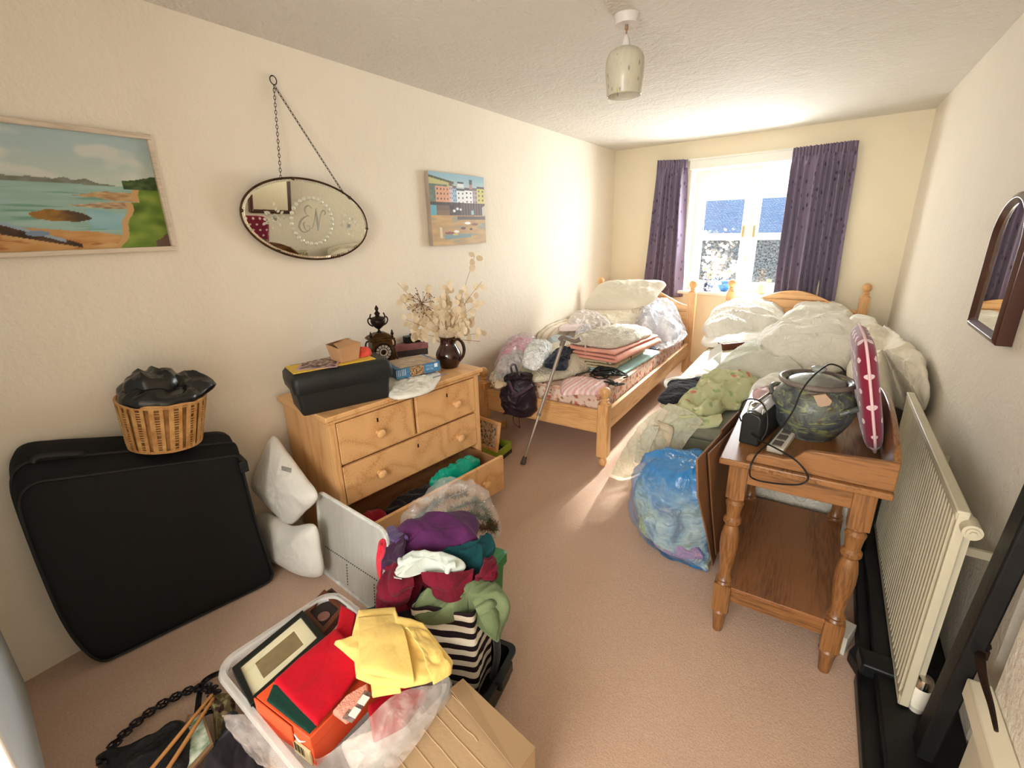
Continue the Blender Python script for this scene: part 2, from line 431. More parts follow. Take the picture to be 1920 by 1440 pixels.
# the wall the camera's doorway is in, and the landing behind it
m_landing = plaster('landing', (232, 226, 214), 1, .2)
FA = math.atan2(-.12, 1); FM = R((-2.19, .104, 0), (0, 0, math.degrees(FA)))
struct(MB(FM).box((-.1, -.14, 0), (.86, 0, CEIL)).build('wall_front', M('cool_white_wall', (214, 222, 224), .6, var=.03, bump=(50, .1)), smooth=False))
fr = MB(FM).box((.86, -.15, 0), (.895, .004, 2.05)).box((.86, -.15, 2.05), (2.9, .004, 2.1))
struct(bev(fr.build('door_1', m_white), .004))
struct(MB().box((-1.75, -2.2, 0), (-1.63, -.2, CEIL)).build('wall_landing', m_landing, smooth=False))
struct(MB().box((.62, -2.2, 0), (.74, .2, CEIL)).build('wall_landing_right', m_landing, smooth=False))
wn_ = MB()
for lo, hi in (((-1.75, -2.1, 0), (-1.15, -1.95, CEIL)), ((.45, -2.1, 0), (.74, -1.95, CEIL)), ((-1.15, -2.1, 0), (.45, -1.95, .8)), ((-1.15, -2.1, 2.25), (.45, -1.95, CEIL))): wn_.box(lo, hi)
struct(wn_.build('wall_landing_back', m_landing, smooth=False))
w2 = MB()
for lo, hi in (((-1.15, -2.06, .8), (-1.09, -2.0, 2.25)), ((.39, -2.06, .8), (.45, -2.0, 2.25)), ((-1.09, -2.06, .8), (.39, -2.0, .86)), ((-1.09, -2.06, 2.19), (.39, -2.0, 2.25)), ((-.38, -2.06, .86), (-.32, -2.0, 2.19))): w2.box(lo, hi)
struct(w2.build('added_window', m_white, smooth=False))  # unseen window, put in as an opening for the added fill light
# right wall, near part with its ledge skirting, past the black post
struct(MB().box((.50, .0, 0), (.74, 1.34, CEIL)).build('wall_right_near', m_wallr, smooth=False))
sk = MB().box((.488, .2, 0), (.50, 1.34, .35)).box((.452, .2, .35), (.50, 1.355, .405))
struct(bev(sk.build('baseboard_right', M('cream_skirting', (226, 216, 190), .45, var=.03)), .004))
m_blk = M('black_gloss_paint', (22, 23, 23), .42, var=.25, vs=9, bump=[(12, .12, .01), (60, .1)], c2=(12, 12, 13))
struct(MB().box((.58, 1.34, 0), (.74, 1.50, CEIL)).build('wall_right_reveal', m_wallr, smooth=False))
def skew(lo, hi, T):   # leaning post
    return MB(T).box(lo, hi)
post = thing('timber_post', 'tall black painted post standing beside the right wall near the radiator end', 'post', (.46, 1.47, 0))
pp = MB(); n = 14
for i in range(n):
    a = i/n; b = (i+1)/n; za, zb = a*CEIL, b*CEIL
    def sec(z): x0 = .408+.050*z; return [(x0, 1.36), (x0+.040, 1.36), (x0+.040, 1.43), (x0, 1.43)]
    A = sec(za); Bq = sec(zb); vs = [(*p, za) for p in A]+[(*p, zb) for p in Bq]
    pp.add(vs, [(0, 1, 5, 4), (1, 2, 6, 5), (2, 3, 7, 6), (3, 0, 4, 7)]+([(3, 2, 1, 0)] if i == 0 else [])+([(4, 5, 6, 7)] if i == n-1 else []))
post_shaft = bev(pp.build('shaft', m_blk, post, smooth=True, sharp=30), .006)
lt = MB(); a = P(1838, 1225, x=.462); b = P(1868, 1370, x=.445)
lt.tube(crv([a+Vector((.02, .05, -.01)), a, a.lerp(b, .35)+Vector((-.004, 0, 0)), a.lerp(b, .7), b], 16), .006, 8, rr=[.013-.009*i/15 for i in range(16)])
lt.box((a.x-.006, a.y-.004, a.z-.012), (a.x+.015, a.y+.02, a.z+.012))
lt.build('iron_latch', M('iron', (52, 34, 24), .6, metal=.4, var=.3, bump=(30, .5)), post)
# black boxed pipe run along the floor
bxr = MB(); pts = [(.300, 1.0), (.292, 1.63), (.30, 1.66), (.272, 1.72), (.300, 1.78), (.306, 2.3), (.325, 5.2), (.54, 5.2), (.54, 1.34), (.50, 1.34), (.475, 1.33), (.475, 1.0)]
bxr.prism(pts, 0, .05); bxr.prism([(.345, 1.0), (.335, 1.66), (.36, 5.2), (.54, 5.2), (.54, 1.34), (.5, 1.34), (.475, 1.33), (.475, 1.0)], .05, .085)
bxr.prism([(.30, 1.62), (.29, 1.70), (.5, 1.70), (.5, 1.62)], .05, .10)
struct(bev(bxr.build('baseboard_black', m_blk, sharp=30), .008, 3))

# ------------------------------------------------------------------ window_1
wd = .20
def wbox(m, u0, u1, z0, z1, d0=wd, d1=wd+.06): m.box((u0, d0, z0), (u1, d1, z1))
m_upvc = M('white_upvc', (236, 238, 234), .3, var=.01)
w1 = MB(BWM); um = BW(1418, 330, wd).x; uR = 2.16
wbox(w1, U0, U0+.05, Z0, Z1); wbox(w1, uR-.05, uR, Z0, Z1); wbox(w1, U0+.05, uR-.05, Z0, Z0+.05); wbox(w1, U0+.05, uR-.05, Z1-.05, Z1); wbox(w1, um-.03, um+.03, Z0+.05, Z1-.05)
win = struct(bev(w1.build('window_1', m_upvc), .004))
for k, (a, b) in enumerate(((U0+.05, um-.03), (um+.03, uR-.05))):
    s_ = MB(BWM); t_ = .045
    wbox(s_, a, a+t_, Z0+.05, Z1-.05, wd-.012, wd+.04); wbox(s_, b-t_, b, Z0+.05, Z1-.05, wd-.012, wd+.04)
    wbox(s_, a+t_, b-t_, Z0+.05, Z0+.05+t_, wd-.012, wd+.04); wbox(s_, a+t_, b-t_, Z1-.05-t_, Z1-.05, wd-.012, wd+.04)
    wbox(s_, a+t_, b-t_, 1.375, 1.395, wd+.0, wd+.03)
    sh = bev(s_.build('sash', m_upvc, win), .003)
    g = MB(BWM); wbox(g, a+t_, b-t_, Z0+.05+t_, Z1-.05-t_, wd+.012, wd+.018); g.build('pane', glass('pane_glass', (.97, .985, 1), .05), sh, smooth=False)
    h = MB(BWM); x = b-t_/2 if k == 0 else a+t_/2; h.box((x-.01, wd-.035, 1.36), (x+.01, wd-.012, 1.47)); h.build('window_handle', M('handle_gold', (206, 190, 140), .3, metal=.6), sh)
sl = MB(BWM).box((U0-.04, -.05, Z0-.03), (uR+.04, wd, Z0+.002))
struct(bev(sl.build('window_sill', m_white, win), .006))
struct(bev(MB(BWM).box((U0-.02, -.022, Z1+.005), (U1+.06, 0, Z1+.10)).build('trim_1', m_white), .003))

# ------------------------------------------------------------------ neighbour's building outside
nb = thing('neighbour_building', 'neighbouring building with a slate roof seen through the window', 'building', (-1.4, 12, -3))
t = NT('slate'); br = t.nd('TexBrick', {'Vector': t.vec((1, 1, 1), (PI/2, 0, 0)), 'Color1': (*srgb((100, 130, 172)), 1), 'Color2': (*srgb((80, 110, 150)), 1), 'Mortar': (*srgb((30, 44, 74)), 1), 'Scale': 4.2, 'Mortar Size': .02, 'Bias': 0., 'Row Height': .14, 'Brick Width': .3})
t.col(br.outputs[0]).set(Roughness=.5)
MB().add([(-6, 12, 1.22), (4, 12, 1.22), (4, 13.4, 2.04), (-6, 13.4, 2.04), (-6, 13.4, 1.2), (4, 13.4, 1.2)], [(0, 1, 2, 3), (3, 2, 5, 4)]).build('slate_roof', t.m, nb, False)
MB().box((-6, 12.1, -3), (4, 12.25, 1.22)).build('rendered_wall', M('pebbledash', (140, 144, 146), .9, var=.45, vs=26, bump=(40, .8, .03)), nb, False)
MB().cyl((-6, 12, 1.22), (4, 12, 1.22), .05, n=12).box((-6, 12.04, 1.13), (4, 12.10, 1.24)).build('gutter', m_upvc, nb)
hl = thing('far_roof', 'pale grey roof ridge rising behind the neighbouring building', 'roof', (-2, 18, 0))
MB().add([(-8, 17, 1.5), (4, 17, 1.5), (4, 19, 2.55), (-8, 19, 2.35), (-8, 19, 1), (4, 19, 1)], [(0, 1, 2, 3), (3, 2, 5, 4)]).build('roof_slope', M('pale_roof', (130, 150, 186), .8, var=.1), hl, False)
struct(MB().box((-14, 6.2, -3.1), (12, 30, -3)).build('ground', M('yard', (140, 138, 130), .9), smooth=False))

# ------------------------------------------------------------------ curtains
def curt():
    t = NT('curtain_cloth'); v = t.vec(); base = srgb((122, 108, 130))
    d = t.nd('TexVoronoi', {'Vector': t.vec((2.2, 2.2, 1), (0, .5, 0)), 'Scale': 12., 'Randomness': .9}).outputs['Distance']
    c = t.mix(t.ramp(d, [(.17, (1, 1, 1)), (.25, (0, 0, 0))]), base, srgb((70, 50, 74)))
    d2 = t.nd('TexVoronoi', {'Vector': t.vec((3, 3, 1.6), (0, -.6, .2)), 'Scale': 12., 'Randomness': 1.}).outputs['Distance']
    c = t.mix(t.ramp(d2, [(.05, (1, 1, 1)), (.10, (0, 0, 0))]), c, srgb((152, 136, 160)))
    t.col(c).set(Roughness=.55, Specular_IOR_Level=.3, Sheen_Weight=.3); t.bmp(t.noise(v, 500, 2), .15, .002)
    return t.m
m_cur = curt()
def curtain(name, top0, top1, bot0, bot1, nf, label, seed):
    rnd = random.Random(seed); nu, nv = nf*14, 70; vs = []; uv = []
    ph = [rnd.uniform(-.5, .5) for _ in range(nf+2)]
    for j in range(nv):
        v = j/(nv-1); a = top0.lerp(bot0, v); b = top1.lerp(bot1, v)
        for i in range(nu):
            u = i/(nu-1); p = a.lerp(b, u); f = (u+.035*math.sin(u*7+seed)+.02*math.sin(u*17+seed*2))*nf; f = max(0, min(nf, f))
            hd = min(1, max(0, (v-.03)/.10)) if v < .13 else 1
            fine = math.sin(f*2*PI*2.1)*.013*(1-hd) + math.sin(f*2*PI*1.0+ph[int(f)]*v)*(.010+.034*hd)*(.55+.45*v+.35*noise.noise(Vector((u*4, v*1.5, seed+9))))
            w = noise.noise(Vector((u*5, v*2.2, seed)))*.02*v
            q = p-NB*(fine+w+.045)+TB*(math.cos(f*2*PI)*.008*hd + noise.noise(Vector((u*8, v*3, seed+5)))*.012*v)
            if j == 0: q = q+Vector((0, 0, .006*math.sin(f*2*PI*2.1)))
            vs.append(q); uv.append((u, v))
    f = [(j*nu+i, j*nu+i+1, j*nu+nu+i+1, j*nu+nu+i) for j in range(nv-1) for i in range(nu-1)]
    root = thing(name, label, 'curtain', (bot0.lerp(bot1, .5).x, bot0.y, bot0.z))
    mod(mesh_obj('drape', vs, f, m_cur, root, uv), 'SOLIDIFY', thickness=.003)
    hb = MB(BWM); i = BWM.inverted(); A = i @ top0; B2 = i @ top1
    z = lambda u: A.z+(B2.z-A.z)*u
    nu2 = nf*14; vs = []
    for k in range(nu2):
        u = k/(nu2-1); x = A.x+(B2.x-A.x)*u; d = -.050-.013*math.sin(u*nf*4.2*PI); zz = z(u)
        vs += [(x, d, zz), (x, d-.006, zz), (x, d-.006, zz-.075), (x, d, zz-.075)]
    fs = [(4*k+a, 4*k+(a+1) % 4, 4*k+4+(a+1) % 4, 4*k+4+a) for k in range(nu2-1) for a in range(4)]
    hb.add(vs, fs); hb.build('header_tape', m_cur, root)
    return root
def bwp(px, py, d=0): return BWM @ BW(px, py, d)
curtain('curtain', bwp(1237, 302), bwp(1293, 300), bwp(1208, 560), bwp(1280, 556), 6, 'narrow purple grey curtain hanging left of the window', 3)
curtain('curtain', bwp(1490, 279), bwp(1612, 264), bwp(1450, 575), bwp(1562, 575), 9, 'wide purple grey leaf patterned curtain hanging right of the window', 8)
MB(BWM).box((.64, -.03, 2.118), (2.28, -.022, 2.134)).build('curtain_rail', m_white)
tag(bpy.data.objects['curtain_rail'], 'thin white curtain rail above the window behind the curtains', 'rail')
# ------------------------------------------------------------------ woods
PINE = ((222, 172, 116), (196, 138, 82)); WASH = ((138, 93, 52), (90, 58, 31))
def pine(ax): return wood('pine', *PINE, axis=ax)
def bedp(ax): return wood('bed_pine', (222, 172, 116), (194, 136, 82), axis=ax)
def washw(ax): return wood('stained_pine', *WASH, axis=ax, rough=.34, coat=.3)
m_inside = M('dark_drawer_inside', (70, 46, 30), .8, var=.2)
KNOB = [(.011, 0), (.011, .006), (.009, .012), (.0105, .018), (.019, .022), (.0225, .029), (.0215, .036), (.015, .042), (.006, .0445), (.0003, .045)]
FIN = [(.030, 0), (.030, .006), (.022, .012), (.020, .018), (.027, .024), (.0265, .029), (.018, .034), (.020, .040), (.030, .050), (.036, .064), (.037, .075), (.033, .090), (.023, .102), (.010, .108), (.0003, .1095)]

# ------------------------------------------------------------------ chest of drawers
F0 = Vector((-1.709, 1.129, 0)); CU = Vector((.1448, .9895, 0)); CWd = Vector((-.9895, .1448, 0))
CH = Matrix((CU, CWd, Vector((0, 0, 1)))).transposed().to_4x4(); CH.translation = F0
def ch(px, py, z):
    return CH.inverted() @ P(px, py, z=z)
chest = thing('chest_of_drawers', 'pine chest of drawers against the left wall with its bottom drawer pulled open', 'chest of drawers', CH @ Vector((.48, .23, 0)))
W_, D_, H_ = .96, .46, .75
c = MB(CH)
c.box((.02, .03, .0), (.045, D_, .715)); c.box((W_-.045, .03, .0), (W_-.02, D_, .715)); c.box((.045, D_-.015, .03), (W_-.045, D_, .715))
for z in (.702, .485, .275): c.box((.045, .03, z), (W_-.045, D_-.015, z+.012))
c.box((.47, .03, .497), (.49, .30, .702)); c.box((.02, .012, .0), (.052, .03, .715)); c.box((W_-.052, .012, .0), (W_-.02, .03, .715))
c.box((.052, .012, 0), (W_-.052, .03, .055)); c.box((.052, .03, .04), (W_-.052, D_-.015, .055))
bev(c.build('carcass', pine('z'), chest), .0015)
tp = MB(CH)
tp.prism([(0, .722), (-.012, .728), (-.012, .75), (D_+.005, .75), (D_+.005, .722)][::1], 0, W_, Matrix(((0, 0, 1, 0), (1, 0, 0, 0), (0, 1, 0, 0), (0, 0, 0, 1))))
tp.box((.01, .002, .708), (W_-.01, D_, .722))
bev(tp.build('top', pine('x'), chest), .004, 3)
def drawer(x0, x1, z0, z1, out, knobs, depth=.40, key=True):
    d = MB(CH)
    y = .010-out
    d.box((x0, y, z0), (x1, y+.020, z1))
    dr = bev(d.build('drawer', pine('x'), chest), .0025)
    b = MB(CH); b.box((x0+.012, y+.02, z0+.01), (x0+.024, y+depth, z1-.02)).box((x1-.024, y+.02, z0+.01), (x1-.012, y+depth, z1-.02)).box((x0+.024, y+depth-.012, z0+.01), (x1-.024, y+depth, z1-.025)).box((x0+.024, y+.02, z0+.012), (x1-.024, y+depth-.012, z0+.022))
    b.build('drawer_box', m_inside if out == 0 else wood('drawer_wood', (150, 104, 66), (110, 70, 40), 'y'), dr, False)
    for kx, kz in knobs:
        k = MB(CH @ Matrix.Translation(Vector((kx, y, kz))) @ Matrix.Rotation(PI/2, 4, 'X')); k.lathe(KNOB, 24); k.build('knob', pine('y'), dr)
    if key:
        kx = (x0+x1)/2; kz = z1-.045
        k = MB(CH).box((kx-.004, y-.0012, kz-.012), (kx+.004, y+.002, kz+.008)); k.build('keyhole', M('dark_brass', (50, 34, 22), .5, metal=.5), dr, False)
    return dr
drawer(.056, .468, .500, .700, 0, [(.255, .592)])
drawer(.492, W_-.056, .500, .700, 0, [(.745, .592)])
drawer(.056, W_-.056, .290, .483, 0, [(.235, .385), (.755, .385)])
drawer(.050, W_-.050, .062, .272, .205, [(.235, .165), (.745, .165)], key=False)

# ------------------------------------------------------------------ beds
def turned_post(m, x, y, top, h0=0, w=.072, foot=True):
    z0 = .07 if foot else 0
    m.rbox((x-w/2, y-w/2, z0), (x+w/2, y+w/2, top-.115), .008, 3)
    if foot: m.lathe([(.018, 0), (.024, .006), (.029, .025), (.026, .045), (.018, .055), (.026, .062), (.03, .07)], 20, R((x, y, 0)))
    m.lathe([(w*.5, 0), (w*.46, .006)]+[(r, z+.006) for r, z in FIN], 24, R((x, y, top-.1155)))
def bed(root, xl, xr, yf, yh, htop, ftop, foot=True):
    for x, y, t_ in ((xl, yh, htop), (xr, yh, htop))+(((xl, yf, ftop), (xr, yf, ftop)) if foot else ()):
        m = MB(); turned_post(m, x, y, t_); m.build('post', bedp('z'), root)
    # arched headboard
    n = 32; a = xl+.036; b = xr-.036; pts = [(a, .36)]+[(b, .36)]
    for i in range(n+1):
        u = i/n; x = b+(a-b)*u; s = math.sin(PI*u); pts.append((x, htop-.24+.155*s**1.6))
    hb = MB().prism(pts, yh-.014, yh+.014, axis='y'); hb = bev(hb.build('headboard', bedp('x'), root, sharp=25), .006, 3)
    g = MB()
    for zz, q in ((.165, .25), (.30, .0)): g.box((a+(b-a)*q, yh-.0155, htop-zz-.002), (b-(b-a)*q, yh-.0135, htop-zz+.002))
    g.build('board_groove', M('groove', (120, 74, 34), .8), hb, False)
    if foot:
        f = MB().box((a, yf-.014, .225), (b, yf+.014, .385)); bev(f.build('footboard', bedp('x'), root), .006, 3)
        for x in (xl, xr):
            s_ = MB().box((x-.014, yf+.03, .235), (x+.014, yh-.03, .375)); bev(s_.build('side_rail', bedp('y'), root), .005, 2)
        sl_ = MB()
        for i in range(12): y = yf+.12+i*(yh-yf-.24)/11; sl_.box((xl+.014, y-.035, .27), (xr-.014, y+.035, .285))
        sl_.build('slats', bedp('x'), root, False)
lb = thing('single_bed', 'pine single bed along the left wall beyond the chest', 'bed', (-1.52, 3.75, 0))
bed(lb, -1.995, -1.046, 2.66, 4.832, .985, .545)
rb = thing('single_bed', 'pine headboard bed in the right corner heaped with white bedding', 'bed', (-.2, 4.0, 0))
bed(rb, -.735, .325, 2.9, 5.06, .985, .545, foot=False)
m_lmat = floral('rose_ticking', (232, 204, 184), [(190, 104, 80), (150, 116, 70), (214, 150, 120)], 16, .34)
def mattress(name, lo, hi, mat, pip, label):
    r = thing(name, label, 'mattress', ((lo[0]+hi[0])/2, (lo[1]+hi[1])/2, lo[2]))
    m = MB(); m.rbox(lo, hi, .05, 6); bev(m.build('ticking', mat, r, sharp=50), .012, 3)
    for z in (lo[2]+.012, hi[2]-.012):
        pts = []; q = .05
        for cx, cy, a0 in ((hi[0]-q, hi[1]-q, 0), (lo[0]+q, hi[1]-q, PI/2), (lo[0]+q, lo[1]+q, PI), (hi[0]-q, lo[1]+q, 1.5*PI)):
            for k in range(7): t_ = a0+k/6*PI/2; pts.append((cx+(q+.002)*math.cos(t_), cy+(q+.002)*math.sin(t_), z))
        MB().tube(pts, .006, 8, closed=True).build('piping', pip, r)
    return r
mattress('mattress', (-1.965, 2.69, .286), (-1.075, 4.80, .485), m_lmat, cloth('piping_pink', (214, 168, 140)), 'pink floral mattress on the left pine bed')
# divan of the right bed
m_div = cloth('divan_grey', (128, 126, 104), c2=(112, 110, 90))
MB().rbox((-.70, 2.9, .03), (.30, 5.03, .36), .03, 4).build('divan_base', m_div, rb)
mattress('mattress', (-.70, 2.88, .362), (.305, 5.02, .545), stripes('cream_ticking', [(226, 218, 196), (214, 204, 178)], 'y', 28, .004), cloth('piping_cream', (216, 206, 184)), 'cream quilted mattress on the right bed')
ot = thing('ottoman', 'grey green fabric storage ottoman at the foot of the right bed', 'ottoman', (-.15, 2.63, 0))
bev(MB().rbox((-.56, 2.43, 0), (.30, 2.84, .42), .03, 4).build('body', m_div, ot), .008)
bev(MB().rbox((-.57, 2.42, .425), (.31, 2.85, .50), .03, 4).build('lid', m_div, ot, sharp=50), .02, 3)

# ------------------------------------------------------------------ washstand
ws = thing('washstand', 'orange stained pine washstand with turned legs beside the radiator', 'washstand', (.03, 1.97, 0))
X0, X1, Y0, Y1, ZT = -.205, .264, 1.575, 2.375, .75
bev(MB().box((X0, Y0, ZT-.022), (X1, Y1, ZT)).build('top', washw('y'), ws), .004, 3)
def legprof(h=.50):
    return [(.014, 0), (.015, .010), (.019, .060), (.022, .085), (.026, .094), (.021, .102), (.023, .108)]
TURN = [(.024, 0), (.020, .008), (.025, .018), (.020, .028), (.017, .05), (.023, .11), (.027, .16), (.0265, .20), (.022, .235), (.018, .25), (.026, .262), (.026, .274), (.019, .285), (.022, .32), (.026, .34), (.019, .352), (.025, .362), (.024, .37)]
for x in (-.145, .205):
    for y in (1.635, 2.315):
        m = MB(); m.lathe([(r*1.18, z) for r, z in legprof()], 20, R((x, y, 0))); m.rbox((x-.029, y-.029, .105), (x+.029, y+.029, .225), .004, 2)
        m.lathe([(r*1.15, z) for r, z in TURN], 24, R((x, y, .225))); m.rbox((x-.030, y-.030, .592), (x+.030, y+.030, ZT-.022), .004, 2)
        m.build('leg', washw('z'), ws)
ap = MB()
for y in (1.612, 2.325): ap.box((-.12, y, .655), (.18, y+.018, ZT-.022))
for x in (-.165, .207): ap.box((x, 1.66, .655), (x+.018, 2.29, ZT-.022))
bev(ap.build('apron', washw('x'), ws), .003)
bev(MB().box((-.165, 1.615, .205), (.225, 2.335, .222)).build('shelf', wood('shelf_pine', (140, 90, 50), (104, 62, 32), 'y', rough=.5), ws), .003)
sr = MB()
for y in (1.625, 2.307): sr.box((-.12, y, .150), (.18, y+.018, .205))
for x in (-.155, .197): sr.box((x, 1.66, .150), (x+.018, 2.29, .205))
bev(sr.build('shelf_rail', washw('x'), ws), .003)
def gal(): # side gallery outline in x, z
    lo = [(-.125, 0), (-.127, .012), (-.115, .024), (-.09, .033), (-.055, .036), (-.02, .034), (.004, .040), (.018, .056), (.032, .073), (.046, .078)]
    return lo+[(X1, .092), (X1, 0)]
for y in (Y0+.016, Y1-.033): bev(MB(R((0, 0, ZT))).prism(gal(), y, y+.017, axis='y').build('side_gallery', washw('x'), ws, sharp=30), .003)
bg_ = [(Y0+.021, 0), (Y1-.022, 0), (Y1-.022, .09)]+[(Y1-.06-(Y1-Y0-.10)*i/20, .105+.05*math.sin(PI*i/20)**.7) for i in range(21)]+[(Y0+.021, .09)]
bev(MB(R((0, 0, ZT))).prism(bg_, X1-.017, X1, axis='x').build('back_gallery', washw('y'), ws, sharp=30), .003)

# ------------------------------------------------------------------ radiator
rd = thing('radiator', 'cream ribbed panel radiator on the right wall', 'radiator', (.42, 2.02, .09))
RX, RY0, RY1, RZ0, RZ1 = .385, 1.515, 2.58, .095, .772
m_rad = M('cream_enamel', (196, 187, 160), .4, var=.03)
n = 34; prof = []
for i in range(n):
    y = RY0+.02+(RY1-RY0-.04)*i/n; w = (RY1-RY0-.04)/n
    prof += [(y, 0), (y+w*.18, .0), (y+w*.30, -.009), (y+w*.70, -.009), (y+w*.82, 0)]
vs = []; fs = []
rows = [(RZ0, 0), (RZ0+.022, 0), (RZ0+.045, 1), (RZ1-.045, 1), (RZ1-.022, 0), (RZ1, 0)]
pf = [(RY0, 0)]+prof+[(RY1, 0)]
for z, k in rows:
    for y, d in pf: vs.append((RX+(-d if d else 0)*-1*k if False else RX+d*-k*-1*-1, y, z))
vs = [];
for z, k in rows:
    for y, d in pf: vs.append((RX+.009*(0 if d else 1)*k, y, z))
N = len(pf)
for j in range(len(rows)-1):
    for i in range(N-1): fs.append((j*N+i, j*N+N+i, j*N+N+i+1, j*N+i+1))
rm = MB(); rm.add(vs, fs); mod(rm.build('ribbed_panel', m_rad, rd, sharp=25), 'SOLIDIFY', thickness=.01, offset=-1)
e = MB(); e.box((RX+.002, RY0-.004, RZ0), (RX+.026, RY0+.012, RZ1)); e.box((RX+.002, RY1-.012, RZ0), (RX+.026, RY1+.004, RZ1)); e.box((RX-.002, RY0-.004, RZ1-.006), (RX+.026, RY1+.004, RZ1+.004)); e.box((RX-.001, RY0, RZ0-.004), (RX+.026, RY1, RZ0+.012))
bev(e.build('casing', m_rad, rd), .004, 3)
v = MB(); v.cyl((RX+.03, RY0-.035, RZ1-.035), (RX+.03, RY0+.02, RZ1-.035), .021, n=20); v.cyl((RX+.03, RY0-.040, RZ1-.035), (RX+.03, RY0-.035, RZ1-.035), .014, n=16)
v.cyl((RX+.03, RY0-.045, RZ1-.035), (RX+.03, RY0-.04, RZ1-.035), .008, n=6); v.build('air_vent_cap', m_rad, rd)
br = MB(); br.box((RX+.040, 1.66, .57), (.54, 1.67, .595)); br.build('bracket', m_rad, rd, False); MB().box((RX+.040, 2.4, .50), (.54, 2.415, .58)).build('bracket', m_rad, rd, False)
bp_ = MB().box((RX+.03, RY0+.02, RZ0+.03), (RX+.045, RY1-.02, RZ1-.03)); bp_.build('rear_panel', m_rad, rd, False)
vl = MB(); vc = P(1712, 1295, x=.415); vc = Vector((.43, 1.53, .12))
vl.lathe([(.016, -.05), (.018, -.02), (.022, -.015), (.022, .0), (.026, .004), (.027, .05), (.024, .058)], 24, R(vc)); v_ = vl.build('thermostat_valve', M('white_plastic', (226, 220, 204), .4, var=.02), rd)
cp = MB(); cp.lathe([(.0235, .058), (.0235, .078), (.020, .088), (.008, .092), (.0005, .0925)], 24, R(vc)); cp.build('chrome_cap', M('chrome', (205, 198, 185), .18, metal=1, var=0), v_)
pi = MB(); pi.tube([vc+Vector((0, 0, -.03)), vc+Vector((0, 0, -.12))], .008, 12); pi.tube(crv([vc+Vector((0, 0, .02)), vc+Vector((-.005, .03, .02)), vc+Vector((-.01, .07, .01))], 8), .010, 12); pi.build('pipe', M('brown_pipe', (84, 48, 32), .5, metal=.3), rd)
# ------------------------------------------------------------------ pictures and mirrors on the walls
LW = Matrix((Vector((0, 1, 0)), Vector((0, 0, 1)), Vector((1, 0, 0)))).transposed().to_4x4()   # left wall: x along +Y, y up, z into the room
def lwall(y, z, d, rx=0, ry=0, rz=0): return Matrix.Translation(Vector((-2.19+d, y, z))) @ LW @ R(rot=(rx, ry, rz))
def sm(a, b, x): x = max(0, min(1, (x-a)/(b-a))); return x*x*(3-2*x)
def mixc(a, b, f): f = max(0, min(1, f)); return [p+(q-p)*f for p, q in zip(a, b)]
def nz(u, v, s, k=0): return noise.noise(Vector((u*s, v*s, k)))
def seascape(u, v):
    w = u*1.7; c = mixc((190, 200, 180), (166, 186, 186), sm(.45, .95, v))
    cl = nz(w, v*2.2, 2.4, 1)+.5*nz(w, v*2.2, 6, 2); c = mixc(c, (206, 206, 194), sm(.05, .5, cl)*.8)
    hz = .575-.02*u
    hill = hz+.055*max(0, 1-abs(u-.62)/.2)+.045*max(0, 1-abs(u-.40)/.16)+.03*nz(u, 0, 18, 3)
    if hz-.01 < v < hill and u < .86: c = mixc((132, 132, 122), (108, 112, 92), .5+nz(u, v, 22, 4))
    if v <= hz:
        c = mixc((140, 172, 156), (158, 186, 178), .5+nz(u*.6, v*3, 8, 5)); c = mixc(c, (110, 150, 132), sm(.3, .6, nz(u*.5, v*6, 7, 6)))
        s = .47+.02*nz(u, 0, 9, 7)
        if abs(v-s) < .035*sm(.62, .8, u)+.004 and u > .62: c = mixc((202, 170, 118), (160, 122, 84), .5+nz(u, v*3, 20, 8))
        if abs(v-.385-.03*(u-.7)) < .03*sm(.55, .8, u) and u > .55: c = mixc((210, 176, 132), (140, 112, 90), .5+nz(u, v*3, 26, 9))
        if abs(v-.30+.12*(u-.7)) < .12 and .66 < u < .86 and v < .36-.3*(u-.66)**1: c = mixc((126, 172, 182), (150, 186, 188), .5+nz(u, v, 9, 10))
        rk = ((u-.555)/.11)**2+((v-.295+.12*(u-.555))/.050)**2
        if rk < 1+.4*nz(u, v, 20, 11): c = mixc((150, 108, 48), (74, 60, 44), sm(.52, .64, u)+.4*nz(u, v, 30, 12))
        sd = .21-.18*(u-.35)+.03*nz(u, 0, 7, 13)
        if v < sd and u < .83: c = mixc((184, 128, 68), (206, 166, 112), .5+nz(u, v*2, 9, 14)); c = mixc(c, (150, 88, 44), sm(.2, .6, nz(u*1.2, v*4, 12, 15))*.7)
        g0 = .86+.05*nz(0, v, 6, 16)-.10*sm(.30, .0, v)+(.04 if v > .42 else 0)
        if u > g0: c = mixc((92, 122, 40), (134, 152, 64), .5+nz(u, v, 14, 17)); c = mixc(c, (56, 76, 22), sm(.1, .6, nz(u, v, 7, 18)))
        elif u > g0-.03: c = (196, 156, 104)
        if u > .93 and v < .06+.06*(u-.93)/.07+.02*nz(u, v, 20, 19): c = (104, 82, 70)
        bt = .205-.72*(u-.40); bb_ = .115-.45*(u-.40)
        if u < .605 and max(bb_, .012) < v < bt: c = mixc((52, 38, 30), (92, 64, 44), .5+nz(u, v, 18, 22)) if v < bt-.028 or u > .55 else (150, 166, 178)
        if ((u-.455)/.045)**2+((v-.150)/.022)**2 < 1: c = (120, 140, 160)
    if hz-.02 < v < hz+.05+.05*sm(.84, 1, u)+.02*nz(u, 0, 30, 20) and u > .84: c = mixc((44, 66, 34), (78, 96, 48), .5+nz(u, v, 30, 21))
    return c
m_paint = vcol('oil_paint', .5, (120, .35))
sy0, sy1, sz0, sz1 = .19, .915, 1.452, 1.862
pt = thing('seascape_painting', 'oil painting of a bay with a green headland in a pale wooden frame', 'painting', (-2.17, (sy0+sy1)/2, sz0))
